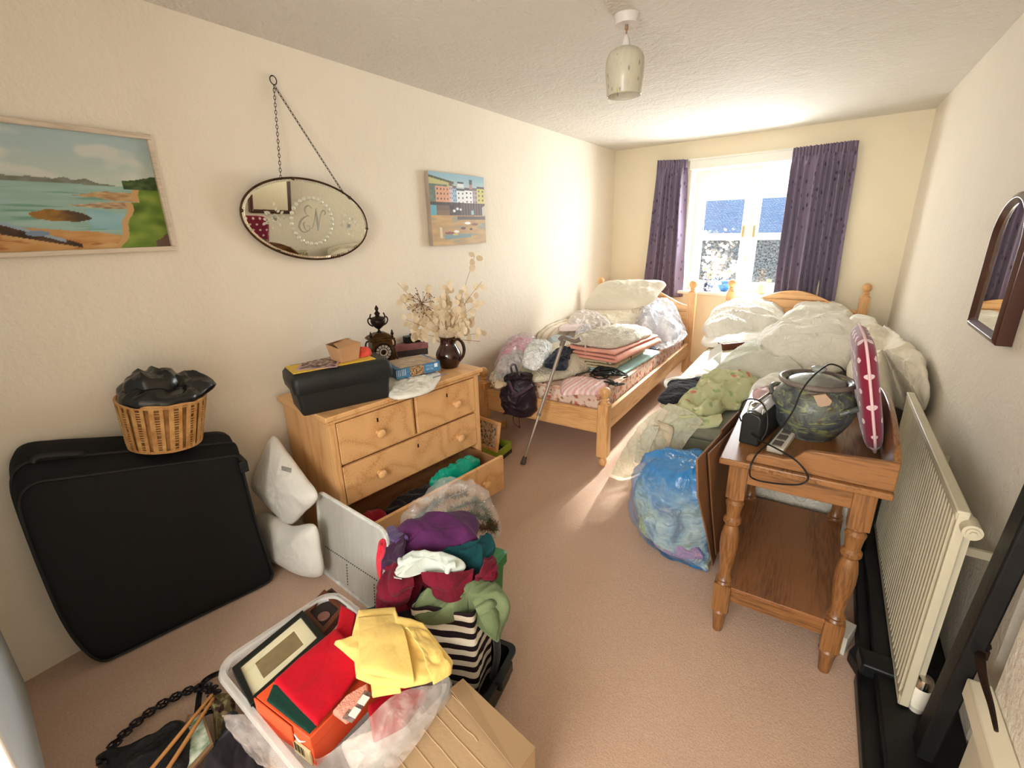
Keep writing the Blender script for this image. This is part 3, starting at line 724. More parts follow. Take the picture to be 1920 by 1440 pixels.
T = lwall((sy0+sy1)/2, (sz0+sz1)/2, .022, rx=.8); w_, h_ = sy1-sy0, sz1-sz0
painted('canvas', T @ Matrix.Translation((0, 0, -.006)), w_-.03, h_-.03, 210, 130, seascape, m_paint, pt)
fr = MB(T)
for lo, hi in (((-w_/2, -h_/2, -.02), (w_/2, -h_/2+.017, .006)), ((-w_/2, h_/2-.017, -.02), (w_/2, h_/2, .006)), ((-w_/2, -h_/2+.017, -.02), (-w_/2+.017, h_/2-.017, .006)), ((w_/2-.017, -h_/2+.017, -.02), (w_/2, h_/2-.017, .006))): fr.box(lo, hi)
bev(fr.build('frame', wood('limed_wood', (214, 198, 176), (190, 172, 148), 'y', knots=False), pt), .003)

def harbour(u, v):
    c = mixc((176, 196, 196), (146, 182, 196), sm(.8, 1, v))
    if v > .80 and u < .42 and v < .955-.16*u: c = mixc((96, 104, 62), (70, 78, 50), .5+nz(u, v, 30, 1)) if v > .925-.16*u+.01*nz(u, 0, 50, 2) else (186, 182, 120)
    if v < .84 and u < .30: c = mixc((112, 128, 112), (88, 104, 88), .5+nz(u, v, 20, 3))
    hs = [(.10, .33, .815, (214, 158, 124)), (.33, .39, .83, (206, 186, 190)), (.39, .46, .80, (150, 184, 206)), (.46, .61, .77, (232, 234, 232)), (.61, .76, .785, (236, 236, 236)), (.76, .85, .79, (176, 160, 160)), (.85, 1.0, .82, (206, 196, 110))]
    if .60 < v:
        for a, b, t, q in hs:
            if a <= u < b and v < t:
                c = list(q); k = (u-a)/(b-a); nw = max(2, int((b-a)/.055)); kk = (k*nw) % 1; r = ((t-v)/.065)
                if .35 < kk < .65 and .35 < r % 1 < .75: c = (60, 56, 60)
            elif a <= u < b and v < t+.035 and a > .2: c = (92, 86, 84) if b-a > .1 else (120, 104, 100)
        if .48 < u < .60 and .82 < v < .90: c = (220, 224, 224) if v < .875 else (70, 78, 84)
        if .70 < u < .76 and .80 < v < .94: c = (176, 140, 130) if v < .87 else (88, 92, 96)
    elif v > .42:
        c = mixc((86, 68, 56), (58, 46, 40), .5+nz(u*2, v, 16, 5))
        if u < .10 and v < .56: c = (96, 160, 176)
        elif u < .32 and v < .56: c = (128, 98, 68) if v < .49 else (112, 88, 66)
        if u > .5: c = mixc(c, (112, 92, 74), .5+.5*math.sin(u*120))
        if ((u-.40)/.025)**2+((v-.485)/.02)**2 < 1 or ((u-.46)/.025)**2+((v-.515)/.018)**2 < 1 or ((u-.52)/.022)**2+((v-.505)/.017)**2 < 1: c = (228, 230, 230)
        if .72 < u < .77 and .435 < v < .50: c = (150, 180, 186)
        if u > .94 and v < .58-.6*(1-u): c = (190, 182, 160)
    else:
        c = mixc((196, 158, 92), (170, 136, 84), .5+nz(u*.7, v*2.5, 7, 6)); c = mixc(c, (134, 138, 122), sm(.1, .5, nz(u*.6, v*3, 6, 7)+.3*(1-v/.2)*0)*.8)
        if u > .45 and .36 < v < .41: c = (92, 76, 62)
        if .2 < u < .7 and abs(v-.10-.04*u) < .03: c = (120, 140, 138)
        for bx, by, bw, q in ((.30, .17, .09, (126, 62, 50)), (.42, .19, .05, (230, 222, 210)), (.64, .31, .06, (236, 236, 230)), (.78, .29, .07, (122, 82, 64)), (.55, .235, .05, (90, 54, 44)), (.7, .22, .03, (80, 50, 40)), (.40, .15, .05, (190, 170, 90))):
            if ((u-bx)/bw)**2+((v-by)/.018)**2 < 1: c = q
        if .13 < u < .17 and .10 < v < .26-.4*(u-.13): c = (212, 190, 150)
    return c
hy0, hy1, hz0, hz1 = 2.40, 2.985, 1.407, 1.855
hp = thing('harbour_painting', 'small unframed canvas painting of a harbour with coloured houses on the left wall', 'painting', (-2.17, (hy0+hy1)/2, hz0))
T = lwall((hy0+hy1)/2, (hz0+hz1)/2, .034)
painted('painted_face', T @ Matrix.Translation((0, 0, .0008)), hy1-hy0, hz1-hz0, 190, 160, harbour, m_paint, hp)
bev(MB(T).box((-(hy1-hy0)/2, -(hz1-hz0)/2, -.03), ((hy1-hy0)/2, (hz1-hz0)/2, 0)).build('stretched_canvas', M('canvas_edge', (186, 168, 150), .8, var=.1), hp), .002)

# oval mirror
m_mir = M('mirror_silver', (236, 234, 220), .015, metal=1, var=0)
m_br = M('antique_brass', (86, 62, 40), .4, metal=.7, var=.25, vs=30)
m_etch = M('etched_glass', (206, 204, 182), .35, metal=.35, var=.0, bump=(300, .3))
MT = lwall(1.508, 1.563, .060, rx=7.4, ry=-5.0, rz=-7.6)
mr = thing('oval_mirror', 'frameless oval wall mirror with etched initials hanging from a chain', 'mirror', (-2.16, 1.508, 1.38))
A_, B_ = .318, .180; n = 96
def ell(a, b, z, k=n): return [(a*math.cos(2*PI*i/k), b*math.sin(2*PI*i/k), z) for i in range(k)]
g = MB(MT); vs = ell(A_-.012, B_-.012, .004)+ell(A_, B_, .0005); g.add(vs, [tuple(range(n))]+[(i, n+i, n+(i+1) % n, (i+1) % n) for i in range(n)]); gl = g.build('mirror_glass', m_mir, mr, sharp=1)
rim = MB(MT).tube(ell(A_+.002, B_+.002, -.001), .0052, 8, closed=True); rim.build('metal_rim', m_br, mr)
bk = MB(MT); bk.add(ell(A_, B_, -.006)+ell(A_, B_, -.001), [tuple(range(n))[::-1]]+[(i, (i+1) % n, n+(i+1) % n, n+i) for i in range(n)]); bk.build('backing', M('backing_card', (90, 70, 50), .8), mr)
e = MB(MT)
for i in range(28):
    t_ = 2*PI*i/28; e.sph((.005+.105*math.cos(t_), -.003+.106*math.sin(t_), .0045), .0102, 10, 6, (1, 1, .4))
e.build('cut_beading', m_etch, gl)
e = MB(MT)
for i in range(150): # cut notches round the rim
    t_ = 2*PI*i/150; e.sph(((A_-.007)*math.cos(t_), (B_-.007)*math.sin(t_), .0035), .0030, 6, 4, (1, 1, .4))
e.build('cut_edge', m_etch, gl)
def spray(cx, cy, s, seed):
    rnd = random.Random(seed); m = MB(MT)
    def leaf(x, y, a, l, w):
        pts = []
        for i in range(9): t_ = i/8; pts.append((l*t_, w*math.sin(PI*t_)))
        for i in range(7, 0, -1): t_ = i/8; pts.append((l*t_, -w*math.sin(PI*t_)))
        m.prism(pts, .0042, .0052, R((x, y, 0), (0, 0, a)))
    for k in range(8): leaf(cx, cy, k*45+10, .020*s, .007*s)
    for k in range(5): leaf(cx, cy, k*72, .012*s, .006*s)
    for k in range(16):
        a = rnd.uniform(0, 360); r = rnd.uniform(.028, .058)*s; leaf(cx+r*math.cos(math.radians(a))*.9, cy+r*math.sin(math.radians(a)), a+rnd.uniform(-40, 40), rnd.uniform(.014, .024)*s, .006*s)
    return m
spray(.205, .0, .95, 4).build('etched_flowers', m_etch, gl); spray(-.175, -.012, .95, 9).build('etched_flowers', m_etch, gl)
def text_mesh(body, T, size, name, mat, parent, depth=.0006, shear=0, off=0.0):
    cu = bpy.data.curves.new('txt', 'FONT'); cu.body = body; cu.size = size; cu.extrude = depth; cu.shear = shear; cu.offset = off; cu.align_x = 'CENTER'; cu.align_y = 'CENTER'
    o = bpy.data.objects.new('txt', cu); C.objects.link(o); dg = bpy.context.evaluated_depsgraph_get()
    me = bpy.data.meshes.new_from_object(o.evaluated_get(dg)); bpy.data.objects.remove(o); me.transform(T); me.materials.clear()
    return link(name, me, parent, mat, False)
# script initials drawn as pen strokes
def stroke(m, pts, ws):
    p = crv([(x, y, .0045) for x, y in pts], 40); k = len(p); rr = [crv([(w, 0, 0) for w in ws], k)[i].x for i in range(k)]; m.tube(p, .003, 6, rr=rr)
s = MB(MT)
stroke(s, [(.000, .056), (-.014, .066), (-.030, .058), (-.034, .040), (-.022, .022), (-.010, .020), (-.026, .016), (-.050, -.004), (-.060, -.034), (-.046, -.056), (-.022, -.056), (-.006, -.040), (-.010, -.024), (-.024, -.028)], [.001, .0022, .004, .003, .0014, .001, .002, .0045, .005, .003, .0016, .0014, .0012, .001])
stroke(s, [(-.030, -.010), (-.038, -.020), (-.028, -.046), (-.008, -.050)], [.001, .003, .0018, .001])
stroke(s, [(-.004, -.040), (.008, -.030), (.016, .004), (.022, .052), (.027, .058)], [.001, .0018, .0014, .0016, .001])
stroke(s, [(.022, .052), (.030, .010), (.038, -.044)], [.0014, .0045, .002])
stroke(s, [(.038, -.044), (.042, .000), (.050, .042), (.062, .056), (.072, .046), (.066, .034)], [.001, .0016, .0022, .0026, .002, .001])
s.build('etched_initials', M('etched_grey', (150, 148, 132), .55, var=0), gl)
for a in (107, 50, 180, 0, 241, 300):
    t_ = math.radians(a); MB(MT).sph((A_*math.cos(t_), B_*math.sin(t_), .004), .0075, 12, 8, (1, 1, .8)).build('rosette_clip', m_br, mr)
def chain(m, a, b, link_l=.020, r=.0013):
    a = Vector(a); b = Vector(b); L_ = (b-a).length; n = max(2, int(L_/(link_l*.78))); d = (b-a)/n
    q = (b-a).to_track_quat('Z', 'Y').to_matrix().to_4x4()
    for i in range(n):
        T = Matrix.Translation(a+d*(i+.5)) @ q @ Matrix.Rotation(PI/2*(i % 2)+.4, 4, 'Z')
        h = d.length*.62; pts = [(.0042*math.sin(t_), 0, h*math.cos(t_)) for t_ in [2*PI*k/12 for k in range(12)]]
        m2 = MB(m.T @ T); m2.tube(pts, r, 5, closed=True); m.v2 = None
        b_ = len(m.v); m.v += m2.v; m.f += [tuple(b_+i_ for i_ in f) for f in m2.f]; m.m += [0]*len(m2.f)
ring = Vector((-2.178, 1.457, 2.135)); m_ch = M('dark_brass_chain', (58, 40, 28), .45, metal=.7, var=.2)
for a_ in (118, 58):
    t_ = math.radians(a_); e0 = MT @ Vector((A_*math.cos(t_), B_*math.sin(t_), .003)); m = MB(); chain(m, e0, ring+Vector((0, 0, -.002))); m.build('chain', m_ch, mr)
m = MB(Matrix.Translation(ring+Vector((.002, 0, .016))) @ LW); m.tube([(.0155*math.cos(2*PI*k/24), .0175*math.sin(2*PI*k/24), 0) for k in range(24)], .0021, 8, closed=True); m.build('hanging_ring', m_ch, mr)
m = MB(); m.cyl((-2.19, ring.y, ring.z+.034), (-2.168, ring.y, ring.z+.031), .0018, n=8); m.build('hook', m_ch, mr)

# arched mirror on the right wall: local x along -Y... y up, z into the room (-X)
RWm = Matrix((Vector((0, -1, 0)), Vector((0, 0, 1)), Vector((-1, 0, 0)))).transposed().to_4x4()
AT = Matrix.Translation(Vector((.54, 2.292, 1.10))) @ RWm
am = thing('arched_mirror', 'small arched mirror in a dark brown moulded frame on the right wall', 'mirror', (.52, 2.292, 1.10))
def arch(w, h, n=20, inset=0):
    r = w/2; pts = [(w/2, 0), (w/2, h-r*.8)]
    pts += [(w/2*math.cos(PI*k/n), h-r*.8+r*.8*math.sin(PI*k/n)) for k in range(1, n)]
    return pts+[(-w/2, h-r*.8), (-w/2, 0)]
wo, ho = .385, .475; a0 = arch(wo, ho); a1 = [(x*(wo-.07)/wo, .035+y*(ho-.07)/ho) for x, y in a0]; k = len(a0)
m = MB(AT); vs = [(x, y, 0) for x, y in a0]+[(x, y, .040) for x, y in a0]+[((x+u)/2, (y+v)/2, .050) for (x, y), (u, v) in zip(a0, a1)]+[(u, v, .034) for u, v in a1]
fs = []
for L0 in (0, 1, 2):
    for i in range(k): j = (i+1) % k; fs.append((L0*k+i, L0*k+j, (L0+1)*k+j, (L0+1)*k+i))
m.add(vs, fs); bev(m.build('frame', M('bakelite_brown', (74, 42, 32), .22, var=.12, spec=.5), am, sharp=50), .003, 3)
m = MB(AT); m.add([(x, y, .034) for x, y in a1], [tuple(range(k))]); m.build('mirror_glass', m_mir, am, False)

# ------------------------------------------------------------------ pendant light
pd = thing('pendant_light', 'ceiling pendant with a speckled art glass shade', 'pendant light', (-.823, 2.172, 2.02))
pc = R((-.823, 2.172, 0)); m_pl = M('warm_white_plastic', (214, 206, 198), .4, var=.02)
MB(pc).lathe([(.0465, CEIL-.034), (.0485, CEIL-.03), (.0515, CEIL-.002), (.0515, CEIL)], 40).build('ceiling_rose', m_pl, pd)
MB(pc).cyl((0, 0, CEIL-.05), (0, 0, CEIL-.034), .007, n=12).cyl((0, 0, 2.235), (0, 0, CEIL-.04), .0036, n=10).build('flex', M('flex', (150, 118, 92), .5, var=0), pd)
MB(pc).lathe([(.017, 2.180), (.0195, 2.184), (.019, 2.205), (.014, 2.225), (.006, 2.237), (.004, 2.24)], 28).build('lampholder', m_pl, pd)
def shade_mat():
    t = NT('art_glass'); v = t.vec((1, 1, .35)); n = t.noise(v, 22, 4, .6, .4); d = t.nd('TexVoronoi', {'Vector': t.vec((1, 1, .4)), 'Scale': 42., 'Randomness': 1.}).outputs['Distance']
    c = t.mix(n, srgb((222, 216, 200)), srgb((206, 198, 166))); c = t.mix(t.ramp(d, [(.10, (1, 1, 1)), (.2, (0, 0, 0))]), c, srgb((150, 146, 140)))
    d2 = t.nd('TexVoronoi', {'Vector': t.vec((1, 1, .5), (.3, .2, .8)), 'Scale': 20., 'Randomness': 1.}).outputs['Distance']
    c = t.mix(t.ramp(d2, [(.06, (1, 1, 1)), (.14, (0, 0, 0))]), c, srgb((206, 198, 130)))
    t.col(c).set(Roughness=.12, Specular_IOR_Level=.6, Alpha=t.ramp(n, [(.3, (.50,)*3), (.7, (.75,)*3)])); t.bmp(n, .3, .004); return t.m
sp = [(.022, 2.191), (.042, 2.188), (.063, 2.174), (.073, 2.152), (.0755, 2.125), (.0735, 2.09), (.070, 2.055), (.067, 2.02)]
sm_ = MB(pc @ Matrix.Translation((0, 0, 0))); sm_.lathe([tuple(p[:2]) for p in crv([(a, b, 0) for a, b in sp], 28)], 48, closed=False)
mod(sm_.build('glass_shade', shade_mat(), pd), 'SOLIDIFY', thickness=.0035)

# ------------------------------------------------------------------ things on the chest of drawers
ZC = .75
def chm(x, y, z=ZC, rz=0): return CH @ R((x, y, z), (0, 0, rz))
# black moulded storage box
a = P(568, 782, z=ZC); b = P(732, 745, z=ZC); xd = (b-a); Lb = xd.length
KB = frame_mat(a, xd); kb = thing('storage_box', 'black moulded plastic storage box with rounded lid on the near end of the chest', 'box', a.lerp(b, .5))
m_kb = M('black_plastic', (33, 34, 33), .5, var=.08, bump=[(180, .2, .003)], spec=.35)
Db = .185
m = MB(KB); pro = [(0, 0), (Lb, 0), (Lb+.012, .115), (-.012, .115)]
def loop(o, z, r=.02, n=5, lx=Lb, ly=Db):
    out = []
    for cx, cy, a0 in ((lx+o-r, ly+o-r, 0), (-o+r, ly+o-r, PI/2), (-o+r, -o+r, PI), (lx+o-r, -o+r, 1.5*PI)):
        for k in range(n+1): t_ = a0+k/n*PI/2; out.append((cx+r*math.cos(t_), cy+r*math.sin(t_), z))
    return out
def lofted(m, loops, cap=True):
    k = len(loops[0]); vs = [p for l in loops for p in l]; fs = []
    for j in range(len(loops)-1):
        for i in range(k): fs.append((j*k+i, j*k+(i+1) % k, (j+1)*k+(i+1) % k, (j+1)*k+i))
    if cap: fs.append(tuple(range(k))[::-1]); fs.append(tuple(range((len(loops)-1)*k, len(loops)*k)))
    return m.add(vs, fs)
lofted(m, [loop(-.006, 0, .012), loop(0, .012, .015), loop(.004, .06), loop(.010, .105)]); m.build('body', m_kb, kb, sharp=40)
m = MB(KB); lofted(m, [loop(.012, .100), loop(.020, .108), loop(.024, .14, .026), loop(.022, .168, .028), loop(.010, .186, .028), loop(-.006, .192, .02), loop(-.02, .192, .018)]); m.build('lid', m_kb, kb, sharp=40)
m = MB(KB); m.box((Lb*.93, -.002, .06), (Lb*.955, .0, .075)); m.build('clip_mark', m_kb, kb, False)
zt = ZC+.192
ka = lambda x, y, z=zt, rz=0, rx=0: KB @ R((x, y, z-ZC), (rx, 0, rz))
def card(name, T, w, h, mat, label, cat, th=.0015, group=None):
    o = MB(T).box((-w/2, -h/2, 0), (w/2, h/2, th)).build(name, mat, smooth=False); return tag(o, label, cat, group)
card('folder', ka(.17, .085, zt+.001, 2), .36, .15, M('yellow_card', (226, 186, 70), .6, var=.04), 'yellow card folder lying flat on the black storage box', 'folder', .003)
def photo(u, v):
    if min(u, 1-u) < .06 or min(v, 1-v) < .08: return (196, 160, 160)
    return mixc((70, 46, 44), (190, 160, 156), .5+1.3*nz(u, v*.7, 7, 3))
o = painted('photograph', ka(.11, .065, zt+.0065, -22), .17, .11, 40, 26, photo, m_paint, thick=.0015); tag(o, 'faded colour photograph lying on the near end of the black box', 'photograph')
o = painted('postcard', ka(.14, .115, zt+.0085, 14), .15, .10, 40, 26, lambda u, v: mixc((60, 40, 38), (206, 176, 160), .5+1.3*nz(u, v, 9, 8)), m_paint, thick=.0015); tag(o, 'dark postcard sticking out beside the small cardboard box', 'postcard')
# small kraft box
a = P(655, 693, z=zt+.004); b = P(668, 685, z=zt+.004); m_kraft = M('kraft_card', (190, 146, 104), .75, var=.05, bump=(90, .1))
cb = thing('cardboard_box', 'small open kraft cardboard box on top of the black storage box', 'box', ka(.235, .07) @ Vector((0, 0, 0)))
KT = ka(.205, .035, zt+.005, 14)
m = MB(KT); q0 = [(0, 0, 0), (.085, 0, 0), (.085, .095, 0), (0, .095, 0)]; q1 = [(-.014, -.016, .070), (.100, -.010, .078), (.098, .112, .082), (-.010, .108, .074)]
m.add(q0+q1, [(0, 3, 2, 1), (0, 1, 5, 4), (1, 2, 6, 5), (2, 3, 7, 6), (3, 0, 4, 7)]); bev(m.build('body', m_kraft, cb, False), .002)
m = MB(KT); m.add([q1[0], q1[1], (.03+.03, .052, .092), (-.002, .05, .082)], [(0, 1, 2, 3)]); m.add([q1[3], q1[2], (.093, .058, .090), (.012, .046, .094)], [(3, 2, 1, 0)]); m.add([q1[1], q1[2], (.05, .06, .0935)], [(0, 1, 2)])
mod(m.build('flap', m_kraft, cb, False), 'SOLIDIFY', thickness=.0015)
o = blob('red_cloth', [KT @ Vector(p) for p in ((.09, .02, .0), (.16, .015, .0), (.185, .05, 0), (.165, .085, 0), (.10, .08, 0))], .034, cloth('coral_tissue', (226, 84, 66)), Tb=.001, amp=.014, fs=26, seed=3, n=60, rings=16)
tag(o, 'crumpled red cloth tucked beside the small kraft box', 'cloth')

# mantel clock
ck = P(712, 640, x=-2.03); CKT = Matrix.Translation(Vector((-2.02, 1.755, ZC))) @ Matrix.Rotation(math.radians(62), 4, 'Z')
clk = thing('mantel_clock', 'ornate bronze mantel clock with an urn finial behind the black storage box', 'clock', (-2.02, 1.80, ZC))
m_bz = M('aged_bronze', (104, 76, 38), .42, metal=.65, var=.3, vs=24, bump=(90, .3), c2=(58, 40, 22))
m = MB(CKT); m.box((-.095, -.075, 0), (.095, .075, .02)); m.box((-.085, -.066, .02), (.085, .066, .034)); m.box((-.072, -.055, .034), (.072, .055, .052))
m.prism([(-.066, 0), (.066, 0), (.054, .135), (-.054, .135)], -.048, .05, R((0, 0, .052)), 'y')
m.box((-.070, -.060, .187), (.070, .060, .196)); m.box((-.064, -.054, .196), (.064, .054, .203))
m.add([(-.062, -.052, .203), (.062, -.052, .203), (.062, .052, .203), (-.062, .052, .203), (-.026, -.024, .224), (.026, -.024, .224), (.026, .024, .224), (-.026, .024, .224)], [(0, 1, 5, 4), (1, 2, 6, 5), (2, 3, 7, 6), (3, 0, 4, 7), (4, 5, 6, 7)])
bev(m.build('case', m_bz, clk, sharp=30), .003)
m_dk = M('dark_patina', (50, 34, 28), .4, metal=.5, var=.25, vs=30)
m = MB(CKT @ R((0, 0, .222)))
m.lathe([(.018, 0), (.012, .006), (.006, .014), (.006, .020), (.014, .026), (.030, .040), (.039, .056), (.041, .070), (.038, .076), (.040, .080), (.034, .086), (.014, .092), (.010, .098), (.015, .104), (.015, .110), (.008, .118), (.006, .124), (.0105, .130), (.010, .137), (.005, .146), (.0003, .154)], 32)
m.build('urn', m_dk, clk)
for sgn in (-1, 1):
    m = MB(CKT @ R((0, 0, .222))); m.tube(crv([(sgn*.030, 0, .040), (sgn*.047, 0, .052), (sgn*.054, 0, .072), (sgn*.046, 0, .086), (sgn*.036, 0, .080), (sgn*.040, 0, .092), (sgn*.034, 0, .108)], 28), .004, 8); m.build('urn_handle', m_dk, clk)
    m = MB(CKT); m.tube(crv([(sgn*.058, 0, .182), (sgn*.075, 0, .178), (sgn*.082, 0, .158), (sgn*.076, 0, .136), (sgn*.066, 0, .142)], 22), .0045, 8); m.build('side_handle', m_dk, clk)
    m = MB(CKT); m.tube(crv([(sgn*.064, -.03, .14), (sgn*.070, -.035, .10), (sgn*.078, -.035, .07), (sgn*.090, -.035, .045), (sgn*.082, -.03, .034)], 18), .006, 8); m.build('scroll', m_bz, clk)
    for yy in (-.048,):
        m = MB(CKT @ R((sgn*.058, yy, .203))); m.lathe([(.007, 0), (.004, .006), (.008, .012), (.009, .018), (.005, .026), (.0055, .030), (.0002, .042)], 16); m.build('finial', m_dk, clk)
DT = CKT @ R((0, -.0485, .122), (90, 0, 0))
m = MB(DT); m.lathe([(.050, -.002), (.050, .006), (.047, .009), (.043, .006), (.042, .004)], 48, closed=False); m.build('bezel', m_dk, clk)
m = MB(DT); m.lathe([(.0003, .003), (.043, .003)], 48, closed=False); dl = m.build('dial', M('dial_brown', (70, 46, 34), .5, var=.15), clk)
m = MB(DT); m2 = MB(DT)
num = ['XII', 'XI', 'X', 'IX', 'VIII', 'VII', 'VI', 'V', 'IIII', 'III', 'II', 'I']
for i in range(12):
    a_ = 2*PI*i/12; Tt = R((-.0335*math.sin(a_), .0335*math.cos(a_), .0036), (0, 0, math.degrees(a_)))
    m.prism([(-.0058, -.0068), (.0058, -.0068), (.0070, .0068), (-.0070, .0068)], 0, .0012, Tt)
    ss = num[i]; wds = {'I': .0018, 'V': .0034, 'X': .0036}; tw = sum(wds[q] for q in ss); x = -tw/2; sc_ = min(1, .0105/tw)
    for q in ss:
        w = wds[q]*sc_; cx = (x+wds[q]/2)*sc_
        for dx0, dx1 in {'I': ((0, 0),), 'V': ((-.0012, 0), (.0012, 0)), 'X': ((-.0012, .0012), (.0012, -.0012))}[q]:
            m2.prism([(cx+dx1*sc_-.0003, -.0048), (cx+dx1*sc_+.0003, -.0048), (cx+dx0*sc_+.0003, .0048), (cx+dx0*sc_-.0003, .0048)], .0012, .0016, Tt)
        x += wds[q]
m.build('numeral_plaques', M('enamel_white', (226, 222, 212), .25, var=0), dl, False); m2.build('numerals', M('ink_black', (20, 18, 22), .5, var=0), dl, False)
m = MB(DT); m.lathe([(.022, .0035), (.0225, .0045), (.0155, .0045), (.015, .0035)], 32, closed=False); m.build('chapter_ring', M('enamel_white', (226, 222, 212)), dl)
m = MB(DT); m.prism([(-.0012, -.006), (.0012, -.006), (.0005, .030), (-.0005, .030)], .005, .0058, R(rot=(0, 0, -62))); m.prism([(-.0014, -.005), (.0014, -.005), (.0006, .020), (-.0006, .020)], .0062, .007, R(rot=(0, 0, 168))); m.cyl((0, 0, .003), (0, 0, .008), .0028, n=12); m.build('hands', M('ink_black', (20, 18, 22)), dl, False)

# brown glazed jug with dried honesty and allium
JX, JY = -1.745, 2.005
jg = thing('jug', 'dark brown glazed stoneware jug at the far end of the chest', 'jug', (JX, JY, ZC))
JT = R((JX, JY, ZC)) @ Matrix.Scale(1.12, 4); m_jug = M('brown_glaze', (54, 26, 18), .12, var=.2, vs=9, spec=.7, c2=(34, 14, 10), bump=(12, .1))
jp = [(.0003, .001), (.040, .0), (.046, .006), (.058, .028), (.065, .052), (.063, .076), (.050, .102), (.041, .118), (.0385, .130), (.040, .150), (.044, .160), (.041, .160), (.036, .148), (.035, .125)]
MB(JT).lathe([tuple(p[:2]) for p in crv([(a, b, 0) for a, b in jp], 50)], 48, closed=False).build('body', m_jug, jg, sharp=80)
MB(JT @ R(rot=(0, 0, 8))).tube(crv([(.040, 0, .142), (.060, 0, .150), (.085, 0, .134), (.094, 0, .100), (.084, 0, .064), (.062, 0, .038)], 30), .008, 10, rr=[.0085-.002*abs(i-15)/15 for i in range(30)]).build('handle', m_jug, jg)
m_stem = M('dry_stem', (146, 108, 74), .7, var=.15); m_pod = None
def podm():
    t = NT('honesty_pod'); n = t.noise(t.vec(), 60, 3); t.col(t.mix(n, srgb((236, 220, 190)), srgb((200, 172, 134)))).set(Roughness=.35, Specular_IOR_Level=.4, Subsurface_Weight=.0)
    tl = t.nd('BsdfTranslucent', {'Color': (*srgb((228, 212, 180)), 1)}); mx = t.nd('MixShader', {0: .35, 1: t.b.outputs[0], 2: tl.outputs[0]}); t.l.new(mx.outputs[0], t.out.inputs[0]); return t.m
m_pod = podm()
def pod(m, c, a, tilt, s, yaw):
    n = 14; pts = []
    for k in range(n):
        t_ = 2*PI*k/n; pts.append((.012*s*math.sin(t_)*(1-.12*math.cos(t_)), .017*s*math.cos(t_)))
    T = Matrix.Translation(c) @ Euler((math.radians(90+tilt), math.radians(a), math.radians(yaw))).to_matrix().to_4x4() @ R((0, .017*s, 0))
    vs = [(x, y, .0018*s*0) for x, y in pts]; b = [(x*.9, y*.9, .0012) for x, y in pts]
    m.add([(0, 0, .0022)]+vs, [(0, 1+k, 1+(k+1) % n) for k in range(n)], T)
rnd = random.Random(11)
arr = thing('dried_flowers', 'dried honesty and allium seed heads standing in the brown jug', 'dried flowers', (JX, JY, ZC+.13))
O = Vector((JX, JY, ZC+.155))
stems = []
for px, py, y in ((890, 480, 2.10), (903, 528, 2.10), (745, 530, 1.93), (752, 562, 1.90), (762, 600, 1.88), (800, 545, 2.0), (835, 535, 2.05), (862, 560, 2.12), (896, 570, 2.10), (902, 625, 2.08), (885, 600, 2.12), (828, 560, 1.96), (850, 590, 2.05), (775, 625, 1.92), (815, 585, 1.96), (790, 580, 1.90), (870, 610, 2.02)):
    stems.append(crv([O+Vector((rnd.uniform(-.02, .02), rnd.uniform(-.02, .02), -.10)), O+Vector((rnd.uniform(-.015, .015), rnd.uniform(-.015, .015), 0)), O.lerp(P(px, py, y=y), .55)+Vector((rnd.uniform(-.015, .015), rnd.uniform(-.015, .015), rnd.uniform(0, .02))), P(px, py, y=y)], 26))
for i, st in enumerate(stems):
    m = MB(); m.tube(st, .0016, 5, rr=[.0020-.0012*k/25 for k in range(26)]); so = m.build('stem', m_stem, arr)
    m = MB(); L0 = 9 if i > 1 else 13
    for k in range(L0, 26):
        for _ in range(2 if k % 2 else 1):
            if rnd.random() < (.82 if i > 1 else .5): pod(m, st[k]+Vector((rnd.uniform(-.010, .010), rnd.uniform(-.012, .012), rnd.uniform(-.010, .006))), rnd.uniform(-70, 70)+rnd.choice((0, 180)), rnd.uniform(-25, 25), rnd.uniform(1.0, 1.45), rnd.uniform(10, 80))
    m.build('seed_pods', m_pod, so)['kind'] = 'stuff'
m = MB(); low = [O+Vector((0, 0, -.005)), O+Vector((.05, .0, .01)), P(900, 640, y=2.04)]; m.tube(crv(low, 12), .0014, 5)
al = P(791, 568, y=1.90); m.tube(crv([O+Vector((0, 0, -.08)), O+Vector((-.02, 0, .03)), al], 16), .0022, 6)
md = MB()
for k in range(70):
    d = Vector((rnd.gauss(0, 1), rnd.gauss(0, 1), rnd.gauss(.1, 1))).normalized(); r = rnd.uniform(.055, .085)
    m.tube([al, al+d*r], .0007, 4); md.sph(al+d*r, .0032, 6, 4)
m.build('allium_stalks', m_stem, arr)['kind'] = 'stuff'; md.build('allium_seed_heads', M('seed_brown', (96, 52, 46), .6), arr)['kind'] = 'stuff'

